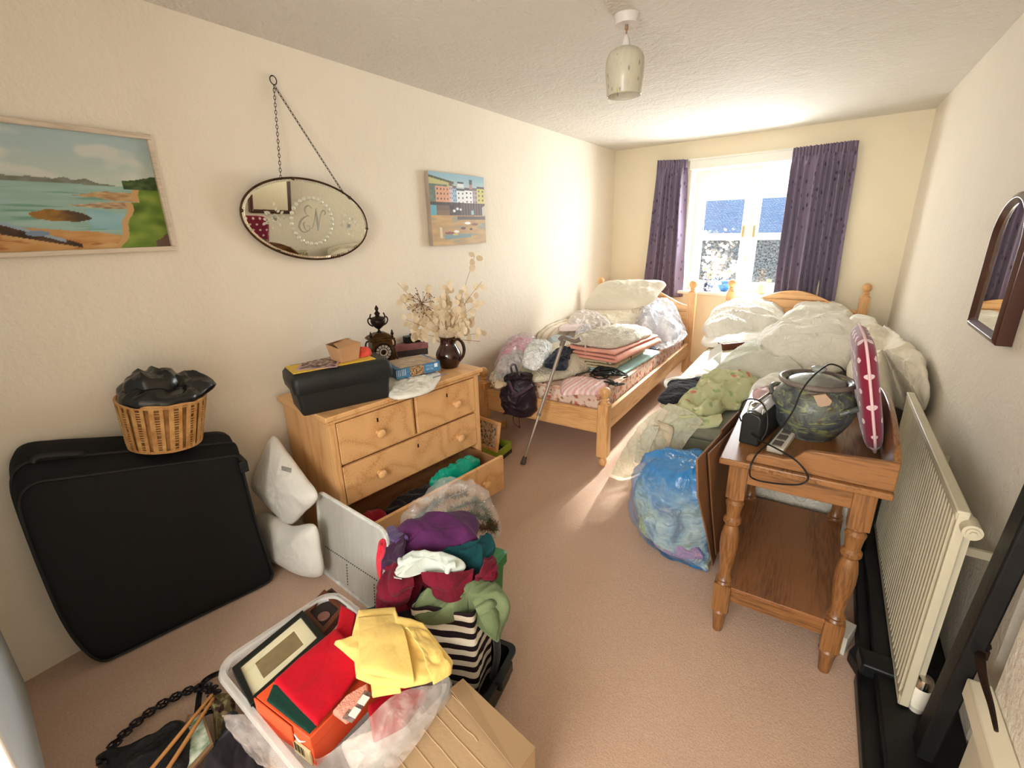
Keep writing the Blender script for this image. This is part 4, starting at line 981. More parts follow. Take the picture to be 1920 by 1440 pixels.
# lace cloth, puzzle box, pink box, camera, pen
lc = [ch(735, 750, ZC), ch(795, 742, ZC), ch(818, 726, ZC), ch(822, 702, ZC), ch(770, 700, ZC), ch(720, 715, ZC)]
m_lace = M('lace_white', (230, 226, 212), .8, var=.04, bump=[(260, .5, .003), (30, .3, .01)])
o = blob('lace_cloth', [CH @ Vector((p.x, p.y, ZC+.006)) for p in lc], .028, m_lace, Tb=.005, amp=.010, fs=26, seed=4, pw=6); tag(o, 'folded white lace cloth on the chest under the blue puzzle box', 'cloth')
def puz(u, v):
    if .30 < u < .62: return mixc((196, 170, 110), (110, 70, 60), .5+1.6*nz(u*2, v*.6, 14, 2))
    if u < .22 and .2 < v < .9 and (u*26) % 1 < .35: return (206, 222, 232)
    if .86 < u < .94 and .45 < v < .85: return (228, 234, 236)
    if .66 < u < .84 and .25 < v < .8 and (v*7) % 1 < .4 and nz(u*3, v*3, 20, 1) > -.1: return (170, 196, 214)
    return mixc((62, 116, 160), (86, 136, 176), .5+nz(u, v, 5, 3))
a = P(744, 712, z=ZC+.042); b = P(826, 694, z=ZC+.042); BXT = frame_mat(a, b-a); Lx = (b-a).length; Ly = .19; Hz = .052
pb = thing('puzzle_box', 'blue jigsaw puzzle box lying on the lace cloth', 'box', a.lerp(b, .5))
bev(MB(BXT).box((0, 0, 0), (Lx, Ly, Hz)).build('box_body', M('blue_card', (48, 88, 128), .45, var=.06), pb), .0015)
painted('printed_side', BXT @ Matrix(((1, 0, 0, Lx/2), (0, 0, -1, -.0006), (0, 1, 0, Hz/2), (0, 0, 0, 1))), Lx-.002, Hz-.002, 140, 30, puz, vcol('gloss_print', .4), pb)
painted('printed_top', BXT @ R((Lx/2, Ly/2, Hz+.0006)), Lx-.002, Ly-.002, 60, 60, lambda u, v: mixc((206, 192, 168), (170, 142, 116), .5+nz(u, v, 6, 4)) if .1 < u < .95 else (70, 120, 164), vcol('gloss_print'), pb)
zz = ZC+.042+Hz
a = P(742, 688, z=ZC+.062); PKT = frame_mat(P(752, 668, z=ZC+.04)+Vector((-.10, .06, 0)), (.55, .83, 0))
pk = thing('chocolate_box', 'dusty pink flat box behind the puzzle box', 'box', PKT @ Vector((.1, .06, 0)))
bev(MB(PKT).box((-.01, .01, -.04), (.20, .13, .035)).build('base', M('grey_card', (84, 76, 78), .7), pk), .001)
bev(MB(PKT).box((-.014, .006, .0), (.204, .134, .042)).build('lid', M('pink_card', (176, 122, 128), .5, var=.12, vs=40), pk), .0015)
CT = PKT @ R((.135, .055, .0425), (0, 0, 10))
cm = thing('camera', 'black compact film camera resting on the pink box', 'camera', CT @ Vector((0, 0, 0)))
m_cam = M('camera_black', (34, 36, 36), .35, var=.1)
bev(MB(CT).rbox((-.075, -.03, 0), (.06, .03, .040), .012, 4).rbox((-.03, -.026, .038), (.035, .028, .050), .008, 3).build('body', m_cam, cm), .004, 3)
MB(CT @ R((.035, -.03, .020), (90, 0, 0))).lathe([(.019, 0), (.020, .018), (.017, .028), (.012, .028), (.010, .022), (.0003, .022)], 28).build('lens', M('lens_black', (16, 16, 18), .15, var=0), cm)
MB(CT @ R((.07, .0, .012), (0, 90, 0))).lathe([(.012, -.012), (.012, .012)], 16).build('strap_lug', m_cam, cm)
o = MB().cyl(P(812, 708, z=ZC+.04), P(838, 700, z=ZC+.045), .0035, n=10).build('pen', M('silver_pen', (160, 164, 176), .3, metal=.6)); tag(o, 'slim silver pen poking out beside the puzzle box', 'pen')
# ------------------------------------------------------------------ soft goods materials
m_wht = cloth('cotton_white', (232, 228, 216), var=.02, weave=500)
m_crm = cloth('cotton_cream', (226, 216, 194), var=.03, wr=(10, .25, .02))
m_duv = cloth('duvet_white', (230, 226, 214), var=.02, wr=(11, .32, .02))
m_bei = cloth('cotton_beige', (206, 190, 160), var=.06)
m_clear = film('clear_polythene', (232, 234, 236), .30, .12)
m_milky = film('milky_polythene', (240, 240, 242), .34, .2, 10)
def B(name, pts, T, mat, label, cat, py=False, **k):
    o = blob(name, (PY if py else PZ)(pts) if not isinstance(pts[0], Vector) else pts, T, mat, **k); return tag(o, label, cat)
def folded(name, T, w, l, h, n, mat, seed=1, amp=.004, th=None, wob=.01):
    """folded textile: one cloth going back and forth, folds at both long sides"""
    dz = h/n; th = th or dz*.80; path = []
    for i in range(n):
        z = th/2+i*dz; xs = [k/10 for k in range(11)]
        if i % 2: xs = xs[::-1]
        e0 = dz*.5
        for x in xs: path.append((e0+(w-2*e0)*x+noise.noise(Vector((i, seed, 0)))*wob*(1 if x > .5 else .4), z))
        if i < n-1:
            cx = path[-1][0]; sgn = 1 if i % 2 == 0 else -1
            for k in range(1, 5): a = -PI/2+PI*k/5; path.append((cx+sgn*dz*.5*math.cos(a), z+dz/2+dz/2*math.sin(a)))
    nv = 26; vs = []; L0 = len(path)
    for j in range(nv):
        v = j/(nv-1)
        for i, (x, z) in enumerate(path):
            p = Vector((x, l*v, z)); lay = i//15
            p.x += noise.noise(Vector((lay*2.2+seed, v*1.7, 1)))*wob*(1 if x > w/2 else -1); p.y += noise.noise(Vector((x*6, lay*3.1, seed)))*wob*(1 if v > .5 else -1)*abs(2*v-1)
            p.z += fold(p, 12, seed)*amp*(.4+z/h)+noise.noise(Vector((x*4, v*3, seed+lay)))*dz*.12; vs.append(T @ p)
    fs = [(j*L0+i, j*L0+i+1, (j+1)*L0+i+1, (j+1)*L0+i) for j in range(nv-1) for i in range(L0-1)]
    o = mesh_obj(name, vs, fs, mat); mod(o, 'SOLIDIFY', thickness=th, offset=0); return mod(o, 'SUBSURF', levels=1, render_levels=1)
ZM = .487
# ------------------------------------------------------------------ on the left bed
m_pstr = stripes('pink_stripe', [(232, 200, 194), (224, 168, 164), (236, 214, 206), (220, 178, 172)], 'x', 16, .01)
o = B('folded_sheet', [(1052, 740, .50), (1058, 714, .50), (1090, 710, .50), (1130, 714, .50), (1142, 724, .50), (1122, 740, .50), (1085, 740, .50)], .030, m_pstr, 'pink striped folded cloth at the near right corner of the left mattress', 'cloth', Tb=.006, amp=.006, fs=18, seed=2, pw=7)
o = B('canvas_bag', [(958, 704, .50), (970, 680, .50), (1012, 662, .50), (1062, 656, .50), (1106, 650, .50), (1116, 668, .50), (1102, 694, .50), (1056, 710, .50), (1000, 716, .50)], .125, cloth('calico', (222, 212, 186), var=.04, wr=(22, .4, .02)), 'large cream calico bag slumped across the foot of the left bed', 'bag', Tb=.008, amp=.024, fs=11, seed=5, pw=2.2, ang=70)
o = B('carrier_bag', [(980, 684, .60), (987, 660, .60), (1008, 650, .60), (1034, 653, .60), (1034, 666, .60), (1018, 686, .60), (1000, 694, .60)], .10, M('white_polythene', (240, 240, 236), .3, var=.02, bump=[(26, .6, .015, 1)]), 'crumpled white plastic carrier bag beside the dark jeans', 'bag', Tb=.02, amp=.022, fs=22, seed=7)
o = B('jeans', [(1020, 686, .60), (1036, 664, .60), (1062, 654, .61), (1098, 646, .62), (1092, 658, .61), (1068, 668, .60), (1064, 690, .58), (1046, 694, .58)], .050, cloth('denim', (46, 52, 66), var=.15, c2=(30, 34, 44)), 'dark denim jeans bundled on the cream bag', 'clothing', Tb=.02, amp=.02, fs=20, seed=3, rag=.4)
o = B('folded_shirt', [(1030, 652, .58), (1032, 636, .58), (1072, 636, .58), (1076, 650, .58), (1055, 655, .58)], .045, cloth('pale_grey_blue', (176, 190, 192)), 'pale grey blue folded shirt behind the dark jeans', 'clothing', Tb=.06, amp=.006, fs=14, seed=6, pw=6)
o = B('sweater', [(1062, 660, .60), (1078, 644, .60), (1100, 640, .60), (1100, 652, .60), (1080, 664, .60)], .03, cloth('charcoal', (60, 62, 70), var=.12), 'charcoal jumper showing beside the dark jeans', 'clothing', Tb=.05, amp=.012, fs=22, seed=13)
o = B('wrapped_parcel', [(936, 680, .57), (950, 655, .57), (974, 640, .57), (1004, 645, .57), (996, 662, .57), (968, 676, .57)], .070, M('pink_tissue', (214, 110, 140), .45, var=.4, vs=18, c2=(226, 190, 196), bump=(24, .8, .02)), 'pink tissue parcel beside the wall on the left bed', 'parcel', Tb=.075, amp=.02, fs=24, seed=4)
o = B('polythene_bag', [(928, 690, .60), (946, 652, .60), (976, 632, .60), (1008, 640, .60), (1004, 664, .60), (968, 690, .60)], .085, film('pinkish_polythene', (226, 206, 214), .22, .1), 'clear plastic bag over the pink tissue parcel', 'bag', Tb=.09, amp=.022, fs=20, seed=9)
o = B('tissue_paper', [(926, 716, .51), (930, 694, .53), (950, 672, .56), (975, 664, .58), (986, 680, .57), (978, 700, .52), (952, 712, .50)], .075, M('white_tissue', (216, 214, 206), .6, var=.18, vs=26, bump=(30, .9, .02)), 'crumpled white tissue paper beside the backpack straps', 'paper', Tb=.02, amp=.026, fs=24, seed=8)
o = B('pillowcase', [(1006, 640, .50), (1014, 624, .50), (1030, 612, .50), (1082, 608, .50), (1098, 622, .50), (1088, 634, .50), (1050, 640, .50)], .11, stripes('cream_stripe', [(226, 216, 196), (204, 188, 164), (228, 218, 200)], 'x', 16, .004), 'cream striped pillow lying against the wall on the left bed', 'pillow', Tb=.01, amp=.007, fs=9, seed=12, pw=3.2)
o = B('magazine', [(1048, 620, .615), (1056, 609, .615), (1102, 606, .615), (1104, 616, .615), (1075, 621, .615)], .006, M('paper_pink', (226, 206, 204), .5, var=.1), 'pale pink magazine on top of the cream striped pillow', 'magazine', Tb=.003, amp=.001, pw=9, n=60, rings=12)
o = B('crumpled_sheet', [(1064, 616, .58), (1070, 596, .60), (1088, 588, .62), (1112, 590, .62), (1140, 604, .60), (1142, 620, .56), (1110, 628, .54), (1080, 626, .54)], .085, cloth('sheet_pinkish', (228, 218, 208), wr=(30, .4, .015)), 'crumpled pinkish white sheet beside the wall behind the striped pillow', 'sheet', Tb=.08, amp=.028, fs=15, seed=14)
o = B('duvet', [(1098, 598, .56), (1102, 582, .60), (1150, 578, .62), (1206, 580, .62), (1212, 604, .58), (1196, 626, .52), (1150, 626, .50), (1112, 618, .50)], .115, m_crm, 'folded cream duvet under the big pillow on the left bed', 'duvet', Tb=.08, amp=.035, fs=7, seed=15, pw=3)
o = B('pillow', [(1097, 577, 4.10), (1108, 556, 4.20), (1128, 536, 4.32), (1180, 530, 4.42), (1246, 531, 4.46), (1238, 548, 4.34), (1222, 566, 4.20), (1190, 577, 4.08), (1140, 580, 4.06)], .105, cloth('pillow_cotton', (224, 216, 196), var=.02), 'large plump cream pillow topping the pile at the head of the left bed', 'pillow', py=True, Tb=.055, amp=.010, fs=9, seed=16, upv=(0, -.55, .9), pw=2.2)
bgc = PZ([(1196, 622, .60), (1192, 596, .64), (1206, 576, .70), (1236, 572, .72), (1262, 586, .70), (1278, 606, .64), (1283, 626, .56), (1262, 644, .52), (1230, 640, .52)])
o = B('clothes', [c.lerp(sum(bgc, Vector())/9, .15) for c in bgc], .13, M('white_blue_cloth', (236, 234, 232), .7, var=.5, vs=9, c2=(196, 200, 216), bump=(20, .5, .02)), 'white and pale blue clothes inside the clear bag at the bed head', 'clothing', Tb=.06, amp=.03, fs=14, seed=17)
o = B('clear_bag', bgc, .165, m_milky, 'clear plastic sack of clothes by the headboard of the left bed', 'bag', Tb=.075, amp=.03, fs=13, seed=18)
o = B('polythene_sheet', [(1216, 648, .50), (1224, 628, .52), (1262, 616, .52), (1286, 622, .52), (1284, 634, .50), (1250, 654, .50)], .035, m_milky, 'loose white polythene below the clear sack on the left bed', 'bag', Tb=.006, amp=.018, fs=20, seed=19)
o = tag(folded('folded_towel', R((-1.36, 3.10, ZM), (0, 0, -4)), .26, .74, .034, 2, cloth('aqua', (176, 214, 208)), 3), 'turquoise folded towel at the bottom of the blanket stack', 'towel')
o = tag(folded('folded_blanket', R((-1.50, 3.09, ZM+.036), (0, 0, -3)), .34, .62, .064, 3, floral('faded_floral', (196, 178, 144), [(120, 96, 84), (214, 196, 166)], 20, .3), 5), 'beige patterned folded blanket under the pink blanket', 'blanket')
o = tag(folded('folded_blanket', R((-1.54, 3.09, ZM+.102), (0, 0, -7)), .42, .74, .082, 3, cloth('salmon', (226, 156, 134), var=.05), 7), 'salmon pink folded blanket in the middle of the stack', 'blanket')
TQ = R((-1.54, 3.15, ZM+.188), (0, 0, -7))
o = B('quilt', [TQ @ Vector(p) for p in ((.0, .0, .0), (.20, -.02, 0), (.36, .02, 0), (.40, .3, 0), (.38, .62, 0), (.2, .70, 0), (.02, .62, 0), (-.02, .3, 0))], .065, cloth('quilt_cream', (226, 216, 196), wr=(34, .6, .02)), 'cream patterned quilt folded on top of the salmon blanket', 'quilt', Tb=.008, amp=.016, fs=12, seed=21, pw=4)
o = MB().tube(crv([TQ @ Vector(p) for p in ((.16, -.028, .03), (.163, -.036, -.03), (.165, -.03, -.09))], 12), .006, 6).build('cord_tie', cloth('tie_cream', (224, 204, 184))); tag(o, 'pale ribbon tied round the stack of blankets', 'ribbon')
o = B('scarf', [(1106, 636, .60), (1110, 624, .62), (1132, 616, .63), (1140, 622, .62), (1122, 632, .60), (1112, 646, .58)], .03, floral('burgundy_print', (104, 30, 56), [(190, 120, 140), (60, 14, 36)], 30, .35), 'burgundy patterned scarf beside the cream quilt', 'scarf', Tb=.06, amp=.014, fs=24, seed=22)
o = B('gift_bag', [(1078, 640, .63), (1082, 620, .65), (1098, 612, .66), (1108, 624, .65), (1106, 644, .62), (1092, 650, .61)], .05, m_milky, 'clear cellophane bag tied with purple ribbon behind the jeans', 'bag', Tb=.09, amp=.022, fs=26, seed=23)
o = MB().tube(crv(PZ([(1088, 648, .66), (1096, 640, .69), (1102, 650, .67), (1108, 658, .62)]), 16), .004, 6).tube(crv(PZ([(1096, 640, .69), (1106, 636, .69), (1094, 632, .68), (1092, 640, .67)]), 12), .004, 6).build('ribbon', cloth('purple_ribbon', (84, 66, 110))); tag(o, 'purple ribbon round the cellophane bag', 'ribbon')
o = B('leaflet', [(1216, 652, .50), (1226, 642, .50), (1240, 646, .50), (1232, 656, .50)], .008, M('dark_print', (60, 62, 74), .5), 'dark printed booklet beside the blanket stack on the left bed', 'booklet', Tb=.004, amp=.001, n=40, rings=10, pw=8)
rnd = random.Random(5); m = MB(); c0 = P(1134, 706, z=.515)
for k in range(7):
    ph = rnd.uniform(0, 6); a = rnd.uniform(.07, .13); b = rnd.uniform(.05, .10); off = Vector((rnd.uniform(-.03, .03), rnd.uniform(-.04, .04), .0))
    m.tube(crv([c0+off+Vector((a*math.cos(ph+t_)+.01*math.sin(3*t_), b*math.sin(ph+t_), .008+.03*abs(math.sin(t_+k)))) for t_ in [j*.7 for j in range(9)]], 44), .0055, 6)
m.tube(crv([c0, c0+Vector((-.12, .02, .01)), c0+Vector((-.19, -.05, .0)), c0+Vector((-.15, -.10, .0)), c0+Vector((-.06, -.06, .01))], 30), .003, 6)
o = m.build('cable', M('black_rubber', (26, 28, 28), .45, var=.1)); tag(o, 'tangled black electrical cable on the near part of the left mattress', 'cable')
m = MB(); c1 = P(1150, 722, z=.505)
for k in range(3): m.tube(crv([c1+Vector((rnd.uniform(-.06, .06), rnd.uniform(-.05, .05), .006+.01*k)) for _ in range(6)], 26), .0038, 6)
o = m.build('lead', M('black_rubber', (26, 28, 28))); tag(o, 'short black lead at the near right corner of the left mattress', 'cable')
# patterned pillowcase that hangs by the far left corner of the footboard
o = B('printed_cloth', [(918, 712, .50), (926, 696, .50), (948, 690, .50), (962, 706, .50), (952, 722, .49), (930, 728, .49)], .03, floral('leaf_print', (226, 206, 178), [(90, 70, 60), (206, 150, 110)], 26, .3), 'leaf printed cloth at the near left corner of the left mattress', 'cloth', Tb=.006, amp=.012, fs=16, seed=25)

# backpack hung on the footboard
m_bp = M('nylon_purple_black', (46, 32, 40), .45, var=.25, vs=14, c2=(30, 20, 28), bump=[(60, .3), (400, .2, .002)])
bk = thing('backpack', 'small dark purple backpack hanging from the footboard of the left bed', 'backpack', P(975, 770, y=2.58))
o = blob('bag_body', PY([(948, 716, 2.62), (955, 703, 2.62), (990, 700, 2.62), (1000, 716, 2.62), (1006, 742, 2.62), (1004, 770, 2.62), (986, 783, 2.62), (958, 778, 2.60), (944, 762, 2.60), (943, 738, 2.60)]), .10, m_bp, Tb=.0, amp=.022, fs=13, seed=31, upv=(0, -1, .15), parent=bk, pw=2.3)
o = blob('bag_collar', PY([(950, 714, 2.60), (952, 702, 2.60), (975, 698, 2.60), (996, 700, 2.60), (996, 712, 2.60), (975, 717, 2.60)]), .075, m_bp, Tb=.0, amp=.018, fs=30, seed=33, upv=(0, -1, .3), parent=bk, n=80, rings=18)
MB().tube(crv(PY([(962, 705, 2.50), (958, 690, 2.56), (960, 684, 2.60), (966, 684, 2.62), (968, 690, 2.58), (974, 706, 2.50)]), 24), .008, 6).build('grab_handle', m_bp, bk)
MB().tube(crv(PY([(966, 742, 2.49), (980, 735, 2.485), (998, 722, 2.50)]), 20), .011, 6).build('strap', M('webbing', (74, 56, 66), .6), bk)
MB().tube(crv(PY([(955, 716, 2.515), (962, 732, 2.495), (972, 740, 2.49)]), 20), .011, 6).build('strap', M('webbing', (74, 56, 66)), bk)
MB().tube(crv(PY([(964, 772, 2.55), (962, 786, 2.56), (966, 796, 2.57), (974, 800, 2.57), (973, 786, 2.56), (971, 770, 2.55)]), 30), .0028, 6).sph(P(974, 801, y=2.57), .009, 10, 6).build('drawstring', M('maroon_cord', (84, 24, 34), .6), bk)
o = blob('bag_flap_corner', PY([(944, 776, 2.585), (952, 766, 2.58), (962, 768, 2.57), (962, 777, 2.57), (950, 776, 2.58)]), .02, m_bp, Tb=.0, amp=.006, fs=30, seed=35, upv=(0, -1, 0), parent=bk, n=40, rings=10)

# crutch leaning on the bed
cr = thing('walking_stick', 'grey metal walking stick leaning against the footboard of the left bed', 'walking stick', P(980, 872, z=0))
b0 = P(980, 870, z=0.0); mid = P(1014, 775, y=2.545); tpz = P(1058, 634, y=2.66)
dirn = (tpz-b0); tpz = b0+dirn
MB().cyl(b0+dirn*.03, b0+dirn*.42, .0085, n=16).build('lower_tube', M('bare_aluminium', (190, 184, 168), .3, metal=.8, var=.05), cr)
MB().cyl(b0+dirn*.40, b0+dirn*.985, .0115, n=16).build('upper_tube', M('grey_painted_metal', (158, 146, 134), .4, metal=.3, var=.05), cr)
MB().cyl(b0+dirn*.395, b0+dirn*.415, .014, n=16).build('locking_collar', M('grey_plastic', (120, 112, 104), .5), cr)
MB(Matrix.Translation(b0) @ dirn.to_track_quat('Z', 'Y').to_matrix().to_4x4()).lathe([(.018, 0), (.019, .01), (.014, .05), (.0125, .055)], 20).build('rubber_ferrule', M('grey_rubber', (92, 84, 76), .7), cr)
h0 = b0+dirn*.985
MB().tube(crv([h0+Vector((-.022, -.008, .0)), h0+Vector((-.006, -.002, .018)), h0+Vector((.03, .01, .006)), h0+Vector((.07, .02, -.004)), h0+Vector((.105, .03, .012))], 24), .015, 10, rr=[.017, .018]+[.016-.005*math.sin(PI*k/21) for k in range(22)]).cyl(h0-dirn.normalized()*.04, h0, .016, n=14).build('handle', M('grey_handle', (122, 106, 94), .6), cr)

# ------------------------------------------------------------------ on the right bed and the ottoman
o = B('duvet', [(1322, 632, .60), (1326, 606, .62), (1348, 590, .64), (1395, 584, .64), (1450, 586, .64), (1472, 600, .62), (1466, 622, .60), (1420, 630, .58), (1360, 640, .57)], .19, m_duv, 'plump white rolled duvet at the head of the right bed', 'duvet', Tb=.04, amp=.045, fs=11, seed=41, pw=2.6, ang=15, st=3.5)
o = B('duvet_cover', [(1318, 648, .56), (1320, 632, .57), (1350, 628, .58), (1430, 618, .58), (1470, 614, .58), (1470, 640, .56), (1420, 648, .56), (1350, 652, .56)], .06, m_wht, 'flat white folded cover under the rolled duvet', 'bedding', Tb=.006, amp=.010, fs=10, seed=42, pw=5)
o = B('pillow', [(1468, 606, .68), (1476, 590, .70), (1500, 582, .72), (1560, 580, .72), (1592, 590, .70), (1596, 606, .68), (1540, 612, .66)], .11, m_wht, 'small crumpled white pillow near the middle of the right headboard', 'pillow', Tb=.12, amp=.04, fs=13, seed=43, ang=30, st=3)
o = B('pillow', [(1580, 618, .72), (1590, 602, .74), (1612, 600, .74), (1644, 608, .72), (1640, 626, .70), (1606, 630, .68)], .07, m_wht, 'white pillow by the right post of the right headboard', 'pillow', Tb=.18, amp=.014, fs=10, seed=44)
o = B('pillow', [(1418, 652, .64), (1432, 632, .67), (1470, 622, .70), (1530, 616, .72), (1594, 616, .72), (1612, 640, .70), (1610, 676, .66), (1570, 694, .62), (1500, 692, .60), (1446, 682, .60)], .16, m_duv, 'big creased white pillow in the middle of the right bed', 'pillow', Tb=.07, amp=.038, fs=12, seed=45, ang=12, st=4, pw=2.6)
o = B('sheet', [(1340, 700, .55), (1358, 676, .57), (1392, 652, .60), (1424, 646, .62), (1440, 676, .62), (1500, 694, .60), (1490, 716, .57), (1440, 716, .56), (1390, 706, .555)], .085, cloth('pale_green_sheet', (216, 216, 200), wr=(28, .35, .015)), 'crumpled pale green white sheet in front of the big pillow', 'sheet', Tb=.01, amp=.026, fs=11, seed=46, ang=25)
bigd = [P(1590, 640, z=.68), P(1604, 622, z=.72), P(1650, 618, z=.72), P(1694, 640, x=.46), P(1722, 664, x=.50), P(1738, 700, x=.50), P(1740, 738, x=.50), P(1724, 762, x=.49), P(1688, 748, x=.45), P(1650, 744, y=2.72), P(1608, 728, y=2.80), P(1590, 690, z=.62)]
o = B('duvet', bigd, .10, m_crm, 'large cream duvet squashed along the wall on the right bed', 'duvet', Tb=.14, amp=.045, fs=10, seed=47, ang=70, st=3.5, pw=3.2, upv=(-.35, -.2, 1))
pf_ = thing('framed_print', 'narrow dark framed print lying beside the rolled duvet on the right bed', 'picture frame', P(1385, 655, z=.56))
FT = frame_mat(P(1356, 652, z=.57), P(1418, 646, z=.57)-P(1356, 652, z=.57)) @ Matrix.Scale(.8, 4)
bev(MB(FT).box((0, 0, -.03), (.36, .02, .035)).box((0, .25, -.03), (.36, .27, .035)).box((0, .02, -.03), (.02, .25, .035)).box((.34, .02, -.03), (.36, .25, .035)).build('frame', M('dark_wood', (110, 58, 36), .4, var=.15), pf_), .003)
MB(FT).box((.02, .02, .0), (.34, .25, .006)).build('print', M('print_cream', (226, 216, 190), .6), pf_)
cdm = MB(); a, b, c, d = P(1352, 642, y=3.55), P(1354, 658, y=3.5), P(1326, 678, y=3.42), P(1330, 660, y=3.5)
e_ = P(1350, 684, y=3.3)
cdm.add([a, b, c, d], [(0, 1, 2, 3)]); cdm.add([b, e_, P(1336, 672, y=3.25)], [(0, 1, 2)])
o = mod(cdm.build('greeting_card', M('card_white', (236, 234, 226), .6), smooth=False), 'SOLIDIFY', thickness=.002); tag(o, 'white folded card standing at the left edge of the right bed', 'card')
o = B('sheet', [(1244, 716, .53), (1268, 706, .545), (1330, 700, .55), (1348, 706, .55), (1330, 722, .54), (1262, 734, .52)], .012, m_wht, 'white sheet edge lying under the black trousers', 'sheet', Tb=.02, amp=.01, fs=12, seed=48)
o = B('trousers', [(1233, 749, .52), (1250, 728, .535), (1254, 718, .545), (1300, 712, .55), (1346, 701, .56), (1336, 714, .55), (1314, 730, .545), (1286, 750, .53), (1254, 758, .52)], .030, cloth('black_twill', (36, 36, 42), var=.15, wr=(24, .3, .015)), 'black trousers folded on the left end of the ottoman', 'clothing', Tb=.012, amp=.014, fs=14, seed=49, ang=20)
o = B('folded_cloth', [(1238, 762, .505), (1250, 752, .51), (1290, 756, .51), (1300, 766, .505), (1262, 772, .50)], .015, m_bei, 'beige cloth showing beneath the black trousers', 'cloth', Tb=.008, amp=.004, fs=14, seed=50)
m_fq = floral('floral_quilt', (196, 198, 152), [(206, 120, 104), (152, 168, 120), (214, 208, 170)], 12, .26)
o = B('floral_quilt', [(1268, 776, .525), (1282, 752, .54), (1310, 728, .56), (1336, 708, .58), (1368, 700, .60), (1398, 706, .60), (1420, 722, .58), (1410, 746, .55), (1388, 760, .53), (1352, 776, .52), (1310, 786, .52)], .075, m_fq, 'pale green floral quilt bunched over the ottoman', 'quilt', Tb=.015, amp=.062, fs=8, seed=51, ang=55, st=2.5)
fq = o
rows = [PZ([(1262, 778, .53), (1290, 782, .54), (1320, 782, .545), (1352, 775, .55)]), PY([(1260, 786, 2.44), (1286, 792, 2.44), (1318, 792, 2.44), (1354, 784, 2.44)]), PY([(1260, 796, 2.42), (1288, 798, 2.415), (1320, 798, 2.42), (1352, 792, 2.42)]), PY([(1263, 807, 2.42), (1288, 807, 2.41), (1318, 804, 2.42), (1347, 800, 2.42)])]
o = loft('quilt_corner', rows, m_fq, 40, 30, amp=.008, fs=12, seed=52, th=.016); child(o, fq)
m_voile = film('voile', (214, 212, 186), .42, .8, 7, .1)
rows = [[P(1254, 756, y=2.48), P(1290, 768, y=2.44), P(1320, 790, y=2.41)], [P(1206, 790, y=2.46), P(1248, 802, y=2.40), P(1292, 822, y=2.38)], [P(1172, 838, y=2.48), P(1212, 846, y=2.40), P(1262, 858, y=2.36)], [P(1146, 888, z=.012), P(1170, 895, z=.012), P(1204, 884, z=.012)]]
o = loft('net_curtain', rows, m_voile, 60, 60, amp=.012, fs=14, seed=53, th=.001, ang=80); tag(o, 'translucent pale green net curtain trailing from the ottoman to the carpet', 'curtain')
rows = [[P(1216, 796, y=2.41), P(1236, 800, y=2.38)], [P(1196, 830, y=2.42), P(1222, 834, y=2.38)], [P(1190, 866, y=2.44), P(1212, 868, y=2.40)]]
o = loft('napkin', rows, cloth('quilted_white', (206, 202, 178)), 20, 40, amp=.012, fs=22, seed=54, th=.004); tag(o, 'pale quilted strip of cloth under the net curtain', 'cloth')
rows = [[P(1232, 790, y=2.40), P(1262, 800, y=2.37)], [P(1226, 830, y=2.40), P(1256, 836, y=2.36)], [P(1222, 862, y=2.41), P(1248, 872, y=2.36)]]
o = loft('cloth', rows, m_bei, 24, 40, amp=.014, fs=18, seed=55, th=.004); tag(o, 'beige cloth hanging in folds behind the blue sack', 'cloth')
rows = [[Vector((x, 2.47, .52)) for x in (-.16, .0, .16, .33)], [Vector((x, 2.405, .46)) for x in (-.17, .0, .17, .345)], [Vector((x, 2.395, .25)) for x in (-.18, .0, .18, .34)], [Vector((x, 2.41, .01)) for x in (-.20, .0, .18, .30)]]
o = loft('white_blanket', rows, cloth('wool_white', (206, 200, 184), wr=(20, .4, .02)), 60, 50, amp=.018, fs=8, seed=56, th=.008, offs=-1); tag(o, 'white blanket hanging behind the washstand down to the floor', 'blanket')

# ------------------------------------------------------------------ blue refuse sack and flattened cartons
rnd = random.Random(3)
def sack(name, mat, grow=0., top=True, seed=2):
    Z = [0.0, .02, .07, .14, .22, .30, .36, .41, .435, .452, .458]
    Rr = [.10, .155, .195, .215, .22, .216, .206, .188, .165, .10, .0005]
    CX = [-.395, -.405, -.420, -.435, -.440, -.435, -.425, -.415, -.41, -.41, -.41]
    CY = [2.06, 2.075, 2.085, 2.10, 2.11, 2.115, 2.12, 2.12, 2.12, 2.12, 2.12]
    rows = []
    for z, r, cx, cy in zip(Z, Rr, CX, CY):
        ring = []
        for k in range(20):
            a = 2*PI*k/20; rr = (r-grow)*(1+.05*math.sin(3*a+z*9)+.03*math.sin(7*a)); x = cx+rr*math.cos(a)*1.05; y = cy+rr*math.sin(a)*.92
            if z < .04: # the seam corner that sticks out at the front right
                d = Vector((math.cos(a), math.sin(a))).dot(Vector((.80, -.60))); x += .10*max(0, d)**10; y += -.06*max(0, d)**10
            ring.append(Vector((min(x, -.245), y, z+grow*.3)))
        rows.append(ring)
    return loft(name, rows, mat, 120, 90, amp=.021-grow*.2, fs=8, seed=seed, th=0, cu=True)
